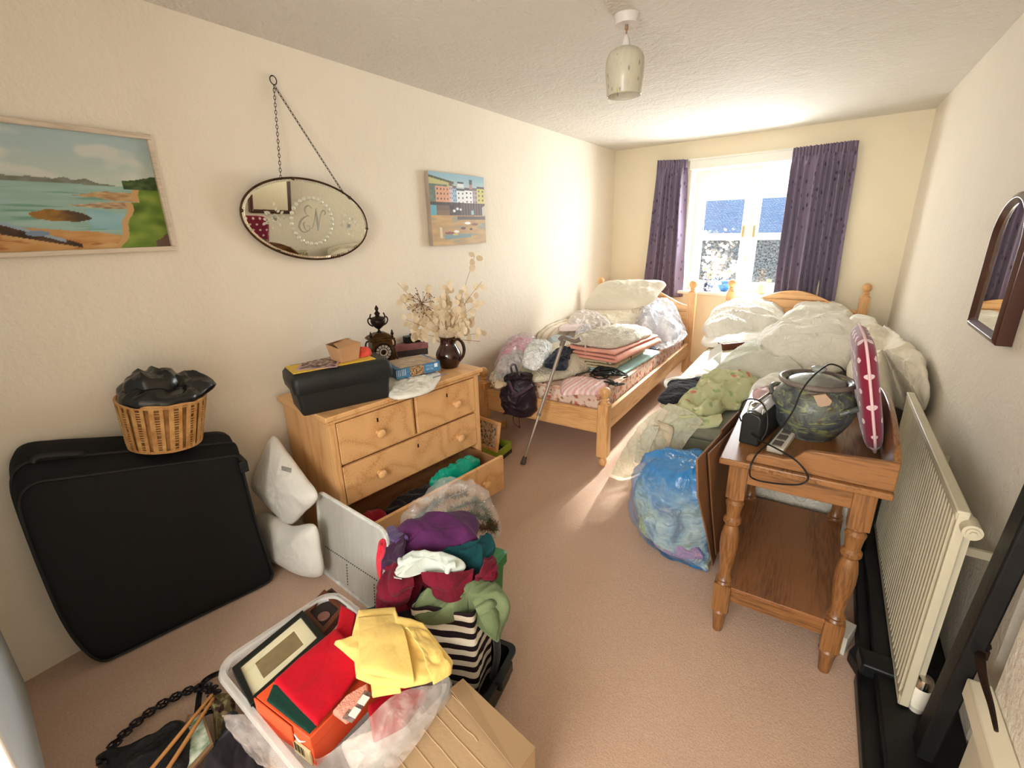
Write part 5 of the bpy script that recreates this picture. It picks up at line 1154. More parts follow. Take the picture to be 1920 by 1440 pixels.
def bluefilm():
    t = NT('blue_polythene'); v = t.vec(); n = t.noise(v, 13, 4, .6, 1.2); z = t.nd('SeparateXYZ', {0: v}).outputs[2]
    zz = t.math('ADD', z, t.math('MULTIPLY', t.math('SUBTRACT', n, .5), .22))
    t.col(t.mix(n, srgb((60, 160, 226)), srgb((30, 120, 204)))).set(Roughness=.18, Specular_IOR_Level=.6)
    t.bmp(t.noise(t.vec((1, 1, .35)), 26, 3, .5, 1.), .6, .02)
    t.set(Alpha=t.ramp(zz, [(.0, (.60,)*3), (.05, (.22,)*3), (.24, (.20,)*3), (.36, (.50,)*3), (.46, (.82,)*3)])); return t.m
o = tag(sack('refuse_sack', bluefilm()), 'translucent blue plastic sack of cloths standing on the carpet', 'bag')
def mixcloth():
    t = NT('mixed_laundry'); v = t.vec(); n = t.noise(v, 4.5, 3, .6, 1.5)
    t.col(t.ramp(n, [(.36, srgb((160, 166, 120))), (.44, srgb((196, 206, 188))), (.55, srgb((164, 180, 172))), (.62, srgb((130, 136, 132))), (.68, srgb((206, 196, 176)))])).set(Roughness=.8); t.bmp(t.noise(t.vec((1, 1, 2.5), (.4, .5, 0)), 12, 3, .5, 1.), .8, .03); return t.m
o = sack('laundry', mixcloth(), grow=.022, seed=5); o.scale = (.96, .96, .88); tag(o, 'assorted pale cloths packed inside the blue plastic sack', 'laundry'); o['kind'] = 'stuff'
inn = [((-.515, 2.02, .12), (.06, .07, .09), (186, 190, 120), 'olive yellow cloth inside the left of the blue sack'), ((-.39, 1.975, .055), (.11, .05, .040), (196, 152, 172), 'pink cloth at the bottom of the blue sack')]
for i, (c_, s_, q, lb_) in enumerate(inn):
    vs = []; c_ = Vector(c_)
    pts = [c_+Vector((s_[0]*math.cos(2*PI*k/10)*(1+.12*math.sin(k*2.3+i)), s_[1]*math.sin(2*PI*k/10)*(1+.1*math.cos(k*1.7)), 0)) for k in range(10)]
    o = blob('cloth', pts, s_[2], cloth('sack_cloth_%s' % 'abcd'[i], q, wr=(20, .5, .02)), Tb=s_[2]*.9, amp=.02, fs=13, seed=60+i, rings=20, n=70); tag(o, lb_, 'cloth')
m_card = M('brown_card', (140, 98, 62), .8, var=.1, vs=3, bump=(70, .1))
def cardp(x, pts, label, name='flattened_carton'):
    q = [(p.y, p.z) for p in (P(a, b, x=x) for a, b in pts)]
    q = [(y, max(.001, z)) for y, z in q]
    o = bev(MB().prism(q, x-.003, x+.003, axis='x').build(name, m_card, smooth=False), .0015, 1); return tag(o, label, 'cardboard')
cardp(-.232, [(1306, 862), (1352, 812), (1352, 806), (1388, 768), (1392, 775), (1374, 870), (1352, 1000), (1340, 1062), (1334, 1076), (1322, 990), (1308, 930)], 'tall flattened brown carton standing beside the blue sack')
cardp(-.220, [(1328, 850), (1366, 812), (1394, 782), (1392, 850), (1366, 960), (1350, 1030), (1342, 1040), (1334, 950)], 'second flattened carton tucked behind the tall one by the washstand')
rows = [PY([(1340, 838, 2.30), (1366, 812, 2.40)]), PY([(1344, 880, 2.24), (1368, 870, 2.34)]), PY([(1352, 925, 2.22), (1376, 930, 2.32)]), PY([(1366, 965, 2.26), (1386, 990, 2.34)])]
o = loft('cloth_strap', rows, cloth('webbing_white', (206, 196, 176)), 16, 40, amp=.004, seed=58, th=.006); tag(o, 'off white cloth band hanging between the cartons and the washstand', 'cloth')
# ------------------------------------------------------------------ on the washstand
ZT_ = .75
crk = thing('stoneware_crock', 'large mottled blue grey stoneware crock with a lid on the washstand', 'pot', (.035, 1.95, ZT_))
def stone():
    t = NT('stoneware'); v = t.vec(); n = t.noise(v, 7, 5, .65, 1.5); n2 = t.noise(t.vec((1, 1, 2.2), (.5, 0, .3)), 16, 4, .6, 2)
    c = t.ramp(n, [(.30, srgb((44, 40, 42))), (.44, srgb((74, 78, 80))), (.54, srgb((98, 104, 92))), (.64, srgb((84, 66, 54)))])
    c = t.mix(t.ramp(n2, [(.56, (0, 0, 0)), (.62, (.8, .8, .8))]), c, srgb((136, 140, 84)))
    t.col(c).set(Roughness=.4, Specular_IOR_Level=.4, Coat_Weight=.12, Coat_Roughness=.25); t.bmp(n2, .35, .01).bmp(t.noise(v, 60, 3), .15, .004); return t.m
m_st = stone(); KR = R((.035, 1.95, ZT_))
cp_ = [(.0003, .001), (.080, 0), (.088, .005), (.104, .030), (.124, .068), (.133, .105), (.131, .135), (.117, .165), (.104, .180), (.101, .188), (.108, .196), (.117, .202), (.118, .207), (.112, .209), (.100, .204), (.094, .197), (.092, .19)]
MB(KR).lathe([tuple(p[:2]) for p in crv([(a, b, 0) for a, b in cp_], 64)], 64, closed=False).build('body', m_st, crk, sharp=80)
lp = [(.090, .196), (.088, .203), (.070, .212), (.045, .221), (.022, .226), (.013, .229), (.012, .236), (.019, .241), (.024, .247), (.022, .253), (.012, .257), (.0003, .258)]
MB(KR).lathe([tuple(p[:2]) for p in crv([(a, b, 0) for a, b in lp], 44)], 48, closed=False).build('lid', M('stoneware_lid', (168, 176, 166), .25, var=.22, vs=10, c2=(120, 116, 108), bump=(40, .2)), crk, sharp=80)
for a in (-32, 150):
    MB(KR @ R(rot=(0, 0, a))).tube(crv([(.125, -.045, .125), (.146, -.032, .140), (.155, 0, .147), (.146, .032, .140), (.125, .045, .125)], 20), .009, 10).build('lug_handle', m_st, crk)
MB(KR).tube([(.113*math.cos(2*PI*k/56), .113*math.sin(2*PI*k/56), .2045) for k in range(56)], .0085, 10, closed=True).build('rim', M('glazed_rim', (128, 116, 106), .3, var=.25, vs=12, c2=(90, 76, 68)), crk)
lbp = []
for px, py in ((1525, 742), (1548, 739), (1560, 752), (1556, 760), (1535, 764)): lbp.append(P(px, py, y=1.826))
m = MB(); k = len(lbp); m.add([tuple(p) for p in lbp]+[tuple(p+Vector((0, .02, 0))) for p in lbp], [tuple(range(k))]+[(i, k+i, k+(i+1) % k, (i+1) % k) for i in range(k)]); m.build('price_label', M('label_tan', (178, 148, 122), .7, var=.05), crk, False)
# cord draped over the crock and the table
o = MB().tube(crv([P(1584, 697, y=1.98), P(1575, 688, y=1.93), P(1558, 683, y=1.87), P(1543, 690, y=1.83), P(1520, 710, y=1.80), P(1502, 735, y=1.78), P(1488, 768, y=1.765), P(1468, 798, y=1.74), P(1442, 830, y=1.69), P(1420, 850, y=1.60), P(1408, 872, y=1.55), P(1406, 890, y=1.55), P(1412, 897, y=1.57), P(1430, 903, y=1.58), P(1470, 908, y=1.56), P(1500, 908, y=1.55), P(1515, 898, y=1.55), P(1508, 880, y=1.55), P(1485, 858, y=1.56), P(1450, 838, y=1.63), P(1425, 826, y=1.70), P(1408, 812, y=1.69)], 140), .0028, 8).build('power_cord', M('black_rubber', (26, 28, 28)))
tag(o, 'black power cord looping over the crock lid and the washstand edge', 'cable')
o = MB().tube(crv([P(1390, 790, y=1.69), P(1386, 775, y=1.71), P(1396, 752, y=1.76), P(1412, 748, y=1.78), P(1428, 755, y=1.76), P(1438, 775, y=1.74), P(1438, 805, y=1.72), P(1428, 825, y=1.70)], 60), .0026, 8).build('cable', M('black_rubber', (26, 28, 28))); tag(o, 'thin black cable looped round the portable radio', 'cable')
# portable radio
rdo = thing('portable_radio', 'black and silver portable radio at the left end of the washstand', 'radio', P(1405, 835, z=ZT_))
a = P(1384, 829, z=ZT_); b = P(1428, 841, z=ZT_); b = a+(b-a).normalized()*.066
RT = frame_mat(a, b-a)
m = MB(RT); pr_ = [(0, 0), (.066, 0), (.066, .100), (.058, .114), (.033, .120), (.008, .114), (0, .100)]
m.prism(pr_, 0, .245, axis='y'); bev(m.build('case', m_cam if False else M('radio_black', (38, 38, 36), .35, var=.08), rdo, sharp=30), .006, 3)
m = MB(RT); m.prism([(.006, .1145), (.033, .1205), (.060, .1145), (.060, .1165), (.033, .1235), (.006, .1165)], .03, .235, axis='y'); bev(m.build('top_panel', M('silver_plastic', (198, 198, 198), .25, metal=.5, var=.02), rdo), .002)
m = MB(RT); m.box((.010, .06, .121), (.018, .24, .129)); m.cyl((.014, .235, .131), (.014, .05, .133), .003, n=10); m.build('aerial', M('chrome', (205, 198, 185)), rdo)
m = MB(RT); m.cyl((.045, .20, .118), (.045, .20, .132), .009, n=16); m.build('dial_knob', M('brown_knob', (60, 44, 40), .4), rdo)
m = MB(RT); m.tube(crv([(.010, .03, .113), (.010, .035, .135), (.012, .06, .142), (.05, .06, .142), (.056, .035, .135), (.056, .03, .113)], 24), .003, 8); m.build('carry_handle', M('chrome', (205, 198, 185)), rdo)
o = B('tissue_pack', [(1412, 742, .80), (1416, 732, .80), (1440, 728, .80), (1466, 730, .80), (1472, 752, .80), (1462, 780, .79), (1440, 785, .79), (1428, 760, .80)], .03, M('pink_white', (226, 190, 188), .6, var=.25, vs=14, bump=(20, .5, .01)), 'pink and white packet behind the portable radio', 'packet', Tb=.045, amp=.01, fs=18, seed=71)
o = B('pillow', [(1404, 742, .70), (1418, 722, .70), (1450, 712, .70), (1500, 716, .70), (1490, 740, .70), (1430, 748, .70)], .06, m_wht, 'white pillow end showing between the radio and the crock', 'pillow', Tb=.03, amp=.01, fs=10, seed=72)
sk_ = thing('extension_socket', 'white and silver extension block on the washstand between radio and crock', 'socket', P(1450, 810, z=ZT_))
a = P(1434, 838, z=ZT_+.02); b = P(1462, 845, z=ZT_+.02); ST = frame_mat(P(1436, 846, z=ZT_), (b-a))
bev(MB(ST).box((.0, .0, 0), (.052, .20, .022)).build('block', M('white_plastic', (226, 220, 204)), sk_), .003)
for i in range(3): MB(ST).box((.012, .015+.062*i, .022), (.040, .06+.062*i, .026)).build('switch', M('switch_grey', (120, 112, 108), .4, metal=.3), sk_, False)
# dotted cushion standing on edge
def dots():
    t = NT('polka_burgundy'); sep = t.nd('SeparateXYZ', {0: t.vec(src='UV')}); u, v = sep.outputs[0], sep.outputs[1]
    # offset dot grid
    a = t.math('MULTIPLY', u, 6.5); b = t.math('MULTIPLY', v, 7.5); row = t.math('FLOOR', b); a = t.math('ADD', a, t.math('MULTIPLY', t.math('MODULO', row, 2.), .5))
    x = t.math('SUBTRACT', t.math('FRACT', a), .5); y = t.math('SUBTRACT', t.math('FRACT', b), .5)
    d = t.math('SQRT', t.math('ADD', t.math('MULTIPLY', x, x), t.math('MULTIPLY', y, y)))
    t.col(t.mix(t.math('LESS_THAN', d, .18), srgb((124, 16, 48)), srgb((226, 200, 200)))).set(Roughness=.75, Specular_IOR_Level=.2, Sheen_Weight=.3); t.bmp(t.noise(t.vec(), 400, 2), .2, .002); return t.m
m_dot = dots()
TH, LC, HC = .060, .36, .400
cbase = Vector((.232, 1.775, ZT_+.012)); cax = Matrix.Translation(cbase) @ Euler((0, math.radians(-13.5), math.radians(2))).to_matrix().to_4x4()
cu_ = thing('seat_cushion', 'burgundy seat cushion with white dots standing on edge against the crock', 'cushion', cbase+Vector((0, .18, 0)))
vs = []; fs = []; uv = []; n = 96; rg = 14
def rr_(t_, s=1.): # rounded rectangle outline in the y-z plane
    e = 5.; c, s_ = math.cos(t_), math.sin(t_); r = (abs(c)**e+abs(s_)**e)**(-1/e); return (LC/2+LC/2*r*c*s, HC/2+HC/2*r*s_*s)
for side in (1, -1):
    for k in range(rg+1):
        r = k/rg
        for i in range(n):
            y, z = rr_(2*PI*i/n, r); h = TH/2*(1-r**7)**.5*(1+.04*noise.noise(Vector((y*12, z*12, side)))); vs.append(cax @ Vector((side*h, y, z))); uv.append((y/LC, z/HC*1.05))
for s_ in (0, 1):
    for k in range(rg):
        for i in range(n):
            j = (i+1) % n; a = s_*(rg+1)*n+k*n; q = (a+i, a+j, a+n+j, a+n+i); fs.append(q if s_ else q[::-1])
mesh_obj('cover', vs, fs, m_dot, cu_, uv)
MB().tube([cax @ Vector((0, *rr_(2*PI*i/n, 1.004))) for i in range(n)], .0042, 8, closed=True).build('piping', cloth('piping_blush', (226, 190, 190)), cu_)

# small white box on the floor by the black pipe boxing
a = Vector((.238, 1.80, 0)); o = bev(MB(Matrix.Translation(a) @ R(rot=(0, 0, -18))).box((0, -.05, 0), (.045, .05, .075)).build('small_box', M('white_card', (222, 216, 200), .6, var=.05)), .002); tag(o, 'small white box on the carpet beside the radiator', 'box')

# ------------------------------------------------------------------ window sill things
def sill(u, d, z=.802): return BWM @ Vector((u, d, z))
s0 = BW(1325, 549, .06); SJ = sill(s0.x, .06)
sj = thing('pitcher', 'blue and white china pitcher on the window sill', 'pitcher', SJ)
def willow():
    t = NT('blue_transfer'); n = t.noise(t.vec(), 34, 4, .6, 1.); t.col(t.ramp(n, [(.44, srgb((56, 76, 130))), (.50, srgb((150, 166, 200))), (.54, srgb((236, 236, 236)))])).set(Roughness=.12); return t.m
m_wil = willow()
wp = [(.0003, .001), (.035, 0), (.040, .004), (.050, .020), (.054, .045), (.050, .066), (.040, .084), (.034, .098), (.036, .114), (.044, .130), (.042, .131), (.034, .115), (.032, .10)]
MB(R(SJ)).lathe([tuple(p[:2]) for p in crv([(a, b, 0) for a, b in wp], 40)], 40, closed=False).build('body', m_wil, sj, sharp=80)
MB(R(SJ)).tube(crv([(.036, 0, .122), (.060, 0, .132), (.078, 0, .112), (.072, 0, .080), (.050, 0, .052)], 26), .0045, 8).build('handle', m_wil, sj)
MB(R(SJ)).add([(-.038, -.018, .125), (-.066, 0, .142), (-.038, .018, .125), (-.034, 0, .104)], [(0, 1, 3), (1, 2, 3)]).build('spout', m_wil, sj)
s1 = BW(1358, 538, .13); SB = sill(s1.x, .13)
bl_ = thing('bowl', 'pale blue glass bowl on the window sill behind the pitcher', 'bowl', SB)
bpf = [(.0003, .001), (.030, 0), (.042, .012), (.062, .045), (.068, .070), (.052, .082), (.036, .092), (.050, .108), (.046, .109), (.032, .094)]
MB(R(SB)).lathe([tuple(p[:2]) for p in crv([(a, b, 0) for a, b in bpf], 40)], 40, closed=False).build('body', M('pale_blue_glaze', (120, 176, 216), .15, var=.15, c2=(70, 120, 190)), bl_, sharp=80)
s2_ = BW(1428, 545, .08); SL = sill(s2_.x, .08)
sh_ = thing('table_lamp', 'small pale yellow shade lamp on the window sill half behind the curtain', 'lamp', SL)
MB(R(SL)).lathe([(.030, 0), (.032, .004), (.012, .010), (.010, .02), (.010, .026)], 28).build('base', M('lamp_base', (216, 196, 140), .4), sh_)
mod(MB(R(SL)).lathe([(.055, .022), (.040, .075), (.026, .120)], 32, closed=False).build('lamp_shade', M('shade_yellow', (240, 226, 150), .7, var=.02, Transmission_Weight=.0), sh_), 'SOLIDIFY', thickness=.002)
rnd = random.Random(21); fl = thing('dried_flowers', 'spray of dried honesty standing in the blue pitcher and bowl at the window', 'dried flowers', SJ+Vector((0, 0, .1)))
for i in range(11):
    O2 = (SJ if i < 6 else SB)+Vector((0, 0, .08)); tgt = bwp(rnd.uniform(1312, 1402), rnd.uniform(425, 505), rnd.uniform(.03, .15))
    st = crv([O2, O2+Vector((rnd.uniform(-.02, .02), 0, .06)), O2.lerp(tgt, .6)+Vector((rnd.uniform(-.03, .03), 0, .02)), tgt], 20); m = MB(); m.tube(st, .0014, 5); so = m.build('stem', m_stem, fl)
    m = MB()
    for k in range(7, 20):
        for _ in range(2):
            if rnd.random() < .75: pod(m, st[k]+Vector((rnd.uniform(-.016, .016), rnd.uniform(-.01, .01), rnd.uniform(-.014, .008))), rnd.uniform(0, 360), rnd.uniform(-25, 25), rnd.uniform(.8, 1.2), rnd.uniform(-50, 50))
    m.build('seed_pods', m_pod, so)['kind'] = 'stuff'

# ------------------------------------------------------------------ suitcase, basket, white cushions
def onplane(px, py, o, n): d = rt*((px-960)/FPX)-up*((py-720)/FPX)+fw; return CAM+d*((Vector(o)-CAM).dot(n)/d.dot(n))
S0 = Vector((-2.035, .30, 0)); sd_ = Vector((.225, .974, 0)).normalized(); sn_ = Vector((sd_.y, -sd_.x, 0)) # outward, towards the room
out = [(188, 1240), (150, 1215), (112, 1160), (72, 1070), (40, 985), (30, 945), (38, 918), (66, 900), (120, 892), (180, 884), (300, 868), (400, 856), (438, 851), (452, 858), (462, 900), (486, 990), (510, 1060), (512, 1080), (496, 1096), (400, 1146), (300, 1200), (230, 1236)]
ol = [onplane(a, b, S0, sn_) for a, b in out]
for p in ol: p.z = max(p.z, .004)
ol = crv(ol, 88, True); cn = sum(ol, Vector())/len(ol)
m_case = M('black_fabric_case', (20, 21, 21), .7, var=.06, bump=[(320, .5, .002), (6, .15, .02)], spec=.25)
def back(p, d, k): # shift towards the wall, the top bulges up
    q = p-sn_*d; hh = max(0, (p.z-.45)/.3); q.z = p.z+.085*k*min(1, hh); return q
suit = thing('suitcase', 'large black suitcase standing on its side against the left wall', 'suitcase', Vector((cn.x, cn.y, 0)))
wallx = lambda q: Vector((max(q.x, -2.182), q.y, max(q.z, .003)))
loops = [[cn+(p-cn)*s_-sn_*(-.012) for p in ol] for s_ in (.0, .5, .90)]+[[cn+(p-cn)*.975+sn_*.009 for p in ol], [Vector(p) for p in ol], [wallx(back(p, .05, .55)) for p in ol], [wallx(back(p, .10, .95)) for p in ol], [wallx(back(cn+(p-cn)*.985, .145, 1.05)) for p in ol], [wallx(back(cn+(p-cn)*.9, .16, 1.0)) for p in ol]]
loops = [[Vector((p.x, p.y, max(p.z, .003))) for p in l] for l in loops]
lofted(m := MB(), loops[1:]); m.build('shell', m_case, suit, sharp=70)
for s_, off in ((.982, .0095), (1.003, -.048)): MB().tube([wallx(back(cn+(p-cn)*s_, .05, .55)) if off < 0 else cn+(p-cn)*s_+sn_*off for p in ol], .005, 8, closed=True).build('piping', M('black_piping', (30, 31, 31), .5), suit)
hd_ = [wallx(back(onplane(a, b, S0, sn_), .045, .5))+Vector((0, 0, .010)) for a, b in ((85, 893), (150, 886))]
m = MB(); m.tube(crv([hd_[0]+Vector((0, -.02, -.012)), hd_[0], hd_[1], hd_[1]+Vector((0, .02, -.012))], 16), .012, 8); m.build('carry_handle', M('black_piping', (30, 31, 31)), suit)
q = onplane(452, 872, S0, sn_); bev(MB(frame_mat(q-sn_*.03, sd_)).box((-.01, -.05, -.03), (.022, .045, .02)).build('corner_clip', M('black_piping', (30, 31, 31)), suit), .004)
for a_ in ((500, 1086), (215, 1236)):
    q = onplane(a_[0], a_[1], S0, sn_); MB().cyl(q-sn_*.01+Vector((0, 0, .018-q.z)), q-sn_*.05+Vector((0, 0, .018-q.z)), .018, n=20).build('castor', M('black_piping', (30, 31, 31)), suit)
BK = Matrix.Translation(Vector((-2.03, .660, .752))) @ Euler((math.radians(-7), math.radians(4), 0)).to_matrix().to_4x4()
bs = thing('wicker_basket', 'round tapering wicker basket standing on the black suitcase', 'basket', (-2.026, .660, .748))
m_wk = M('wicker', (216, 172, 112), .6, var=.22, vs=20, c2=(182, 128, 72), bump=(60, .4)); m_wk2 = M('wicker_dark', (190, 138, 80), .65, var=.25, vs=24)
RB, RT_, HB = .113, .137, .190
mod(MB(BK).lathe([(.001, .004), (RB-.006, .004), (RT_-.006, HB-.003)], 56, closed=False).build('weave_core', m_wk2, bs), 'SOLIDIFY', thickness=.004)
m = MB(BK)
for zz, r in ((.006, .0055), (HB-.003, .006), (HB-.012, .004)): rr0 = RB+(RT_-RB)*zz/HB; m.tube([((rr0)*math.cos(2*PI*k/56), rr0*math.sin(2*PI*k/56), zz) for k in range(56)], r, 8, closed=True)
m.build('rim', m_wk, bs)
rnd = random.Random(6); m = MB(BK); m2 = MB(BK); NS = 30
for i in range(NS):
    a0 = 2*PI*i/NS; wsp = .011+.004*(i % 2)
    for s_ in range(1):
        vs = []
        for z in (.004, HB*.5, HB-.003):
            r = RB+(RT_-RB)*z/HB+.002; da = wsp/2/r; vs += [(r*math.cos(a0-da), r*math.sin(a0-da), z), (r*math.cos(a0+da), r*math.sin(a0+da), z), ((r+.003)*math.cos(a0+da), (r+.003)*math.sin(a0+da), z), ((r+.003)*math.cos(a0-da), (r+.003)*math.sin(a0-da), z)]
        m.add(vs, [(0, 1, 5, 4), (1, 2, 6, 5), (2, 3, 7, 6), (3, 0, 4, 7), (4, 5, 9, 8), (5, 6, 10, 9), (6, 7, 11, 10), (7, 4, 8, 11)])
    if i % 2:
        nb_ = 17
        for k in range(nb_):
            z = .014+k*(HB-.030)/nb_
            if (i*7+k*3) % 23 < 3: continue
            a1 = 2*PI*(i+.5)/NS; r = RB+(RT_-RB)*z/HB+.0022; da = 2*PI/NS*.36
            m2.tube([(r*math.cos(a1-da), r*math.sin(a1-da), z), ((r+.002)*math.cos(a1), (r+.002)*math.sin(a1), z), (r*math.cos(a1+da), r*math.sin(a1+da), z)], .0026, 5)
m.build('staves', m_wk, bs); bpy.data.objects['staves']['kind'] = 'stuff'; m2.build('woven_canes', m_wk, bs)['kind'] = 'stuff'
bz0 = [(-1, .0, .0), (-.95, .35, .01), (-.72, .72, .012), (-.3, .97, .012), (.2, 1.0, .014), (.7, .85, .016), (1.08, .55, .03), (1.30, .12, .035), (1.16, -.32, .02), (.78, -.72, .004), (.3, -.98, .0), (-.25, -1.0, -.002), (-.72, -.80, -.002), (-1.02, -.42, .0)]
bax = Vector((.19, .98, 0)); bay = Vector((-.98, .19, 0)); m_bin = M('black_polythene', (24, 25, 24), .25, var=.1, bump=[(10, .3, .02)], spec=.5)
pts = []
for x, y, z in bz0:
    p = BK @ (bax*(x*.132)+bay*(y*.132)+Vector((0, 0, HB+.004+z))); p.x = max(p.x, -2.175); pts.append(p)
bb = thing('bin_bag', 'crumpled black plastic bag heaped in the wicker basket', 'bag', BK @ Vector((0, 0, HB)))
blob('bag_film', pts, .045, m_bin, Tb=.03, c=BK @ Vector((0, -.01, HB+.015)), amp=.020, fs=11, seed=82, pw=3.0, rag=.3, parent=bb)
pts = [BK @ (bax*(x*.085-.01)+bay*(y*.075)+Vector((0, 0, HB+.035))) for x, y, z in bz0[:6]+[(.9, .5, 0), (1, .0, 0), (.9, -.5, 0)]+bz0[9:]]
blob('bunched_top', pts, .060, m_bin, Tb=.03, amp=.022, fs=11, seed=88, pw=4.0, rag=.5, parent=bb)
m_cush = cloth('cushion_white', (230, 226, 216), var=.02, weave=420)
def cushion(pts, T_, Tb, seed, label, tagq=None, upv=(.55, -.8, .2)):
    r = thing('cushion', label, 'cushion', sum(pts, Vector())/len(pts)); r.location.z = min(p.z for p in pts); W0[r] = Matrix.Translation(r.location)
    b = blob('cushion_pad', pts, T_, m_cush, Tb=Tb, amp=.005, fs=11, seed=seed, upv=upv, pw=2.2, parent=r, sharp=.6, rag=.1)
    if tagq:
        q = P(*tagq[:2], y=tagq[2]); T = frame_mat(q, Vector((.8, .5, -.3)), Vector((.2, -.1, 1))); MB(T).box((-.02, -.0, -.012), (.02, .001, .012)).build('care_label', M('label_grey', (150, 146, 136), .7, var=.2, vs=120), r, False)
    return r
c1_ = PY([(511, 817, 1.09), (540, 850, 1.07), (572, 893, 1.05), (596, 931, 1.03), (572, 960, 1.02), (545, 984, 1.01), (520, 966, 1.0), (494, 938, .99), (473, 908, 1.0), (488, 862, 1.05)])
cushion(c1_, .075, .055, 84, 'square white cushion balanced on its corner beside the chest', (537, 880, .93))
c2_ = PY([(478, 968, 1.0), (505, 962, .99), (545, 985, .985), (590, 984, .99), (602, 1030, .985), (606, 1076, .98), (575, 1088, .97), (545, 1090, .96), (512, 1062, .955), (490, 1020, .97)])
for p in c2_: p.z = max(.01, p.z)
cushion(c2_, .085, .03, 85, 'slumped white cushion on the carpet below the other white cushion')

# ------------------------------------------------------------------ clear lid standing against the chest
LT = frame_mat(Vector((-1.765, 1.045, .002)), Vector((.50, -.055, 0)), Vector((0, .10, 1)))
ld = thing('box_lid', 'large clear plastic storage lid standing on edge against the chest', 'lid', (-1.5, 1.02, 0))
def ribbed():
    t = NT('frosted_lid'); v = t.vec(); sp = t.nd('SeparateXYZ', {0: v}); w = t.math('SINE', t.math('MULTIPLY', sp.outputs[0], 190.))
    t.col(srgb((206, 202, 190))).set(Roughness=.3, Specular_IOR_Level=.5, Alpha=t.ramp(t.noise(t.vec((1, 1, .2)), 9, 3), [(.35, (.62,)*3), (.65, (.82,)*3)])); t.bmp(w, .12, .003); return t.m
LW_, LH_ = .505, .405
m = MB(LT); m.rbox((0, -.004, 0), (LW_, 0, LH_), .05, 6, axis='y'); m.build('panel', ribbed(), ld, sharp=30)
rim = [(x, -.012, z) for x, z in [(.0, .0)]]
pts = []
for cx, cz, a0 in ((LW_-.05, LH_-.05, 0), (.05, LH_-.05, PI/2), (.05, .05, PI), (LW_-.05, .05, 1.5*PI)):
    for k in range(7): a = a0+k/6*PI/2; pts.append(LT @ Vector((cx+.052*math.cos(a), -.008, cz+.052*math.sin(a))))
MB().tube(pts, .009, 8, closed=True).build('rim', film('frosted_rim', (232, 230, 222), .8, .2, 8), ld)
m = MB(LT)
for i in range(30): m.box((.03+i*.0155, -.0062, .135+.0006*i), (.036+i*.0155, -.0045, .139+.0006*i))
for i in range(8): m.box((.20, -.0062, .02+i*.014), (.204, -.0045, .026+i*.014)); m.box((.40, -.0062, .02+i*.014), (.404, -.0045, .026+i*.014))
m.build('perforations', M('ink_black', (20, 18, 22)), ld, False)['kind'] = 'stuff'

# ------------------------------------------------------------------ clear storage tub with its contents
TBm = frame_mat(Vector((-1.329, .405, 0)), Vector((.607, -.050, 0))); TW, TD, THt = .605, .375, .30
tub = thing('storage_tub', 'clear plastic storage tub full of frames and felt in the foreground', 'tub', TBm @ Vector((TW/2, TD/2, 0)))
def tubmat():
    t = NT('clear_tub'); t.col(srgb((222, 218, 212))).set(Roughness=.15, Specular_IOR_Level=.6, Alpha=.34); t.bmp(t.noise(t.vec(), 8, 3), .2, .01); return t.m
m_tub = tubmat()
m = MB(TBm); lofted(m, [loop(-.035, .004, .03, 5, TW, TD), loop(-.028, .012, .04, 5, TW, TD), loop(-.014, .25, .05, 5, TW, TD), loop(-.006, .285, .055, 5, TW, TD), loop(.0, .300, .06, 5, TW, TD)], cap=False)
k0 = len(loop(0, 0, .03, 5, TW, TD)); m.f.append(tuple(range(k0))[::-1]); m.m.append(0)
mod(m.build('tub_body', m_tub, tub, sharp=60), 'SOLIDIFY', thickness=.003)
m = MB(TBm); lofted(m, [loop(.0, .276, .06, 6, TW, TD), loop(.012, .274, .065, 6, TW, TD), loop(.015, .286, .066, 6, TW, TD), loop(.010, .302, .064, 6, TW, TD), loop(-.004, .303, .058, 6, TW, TD), loop(-.008, .296, .056, 6, TW, TD)], cap=False)
m.build('rim', M('frosted_plastic', (224, 220, 212), .25, var=.03, Alpha=.42), tub, sharp=60)
m = MB(TBm)
for i in range(6): m.box((.06+i*.09, TD+.004, .24), (.064+i*.09, TD+.012, .30))
m.build('rim_rib', M('frosted_plastic', (224, 220, 212)), tub, False)['kind'] = 'stuff'
def poly_ring(outer, inner, z, th, name, mat, parent):
    k = len(outer); m = MB(); vs = [P(a, b, z=z) for a, b in outer]+[P(a, b, z=z) for a, b in inner]; vs += [v-Vector((0, 0, th)) for v in vs]
    fs = []
    for i in range(k):
        j = (i+1) % k; fs += [(i, j, k+j, k+i), (2*k+i, 3*k+i, 3*k+j, 2*k+j), (i, 2*k+i, 2*k+j, j), (k+i, k+j, 3*k+j, 3*k+i)]
    m.add([tuple(v) for v in vs], fs); return bev(m.build(name, mat, parent, sharp=30), .0025, 2)
def poly_flat(pts, z, th, name, mat, parent=None):
    q = [P(a, b, z=z) for a, b in pts]; return MB().prism([(p.x, p.y) for p in q], z-th, z).build(name, mat, parent, False)
fo = [(434, 1252), (567, 1143), (610, 1192), (470, 1322)]; fmat = [(449, 1249), (563, 1155), (595, 1195), (474, 1304)]; fin = [(479, 1243), (551, 1183), (569, 1208), (495, 1271)]
pf1 = thing('picture_frame', 'black picture frame with a cream mount lying in the clear tub', 'picture frame', P(520, 1230, z=.28))
poly_ring(fo, fmat, .312, .024, 'frame', M('black_frame', (24, 28, 24), .4, var=.1), pf1)
poly_ring(fmat, fin, .304, .004, 'mount', M('cream_mount', (232, 224, 186), .6, var=.03), pf1)
poly_flat(fin, .303, .004, 'print', M('sepia', (136, 116, 76), .5, var=.12, vs=40), pf1)
poly_flat(fmat, .309, .0012, 'glazing', glass('frame_glass', (1, 1, 1), .06), pf1)
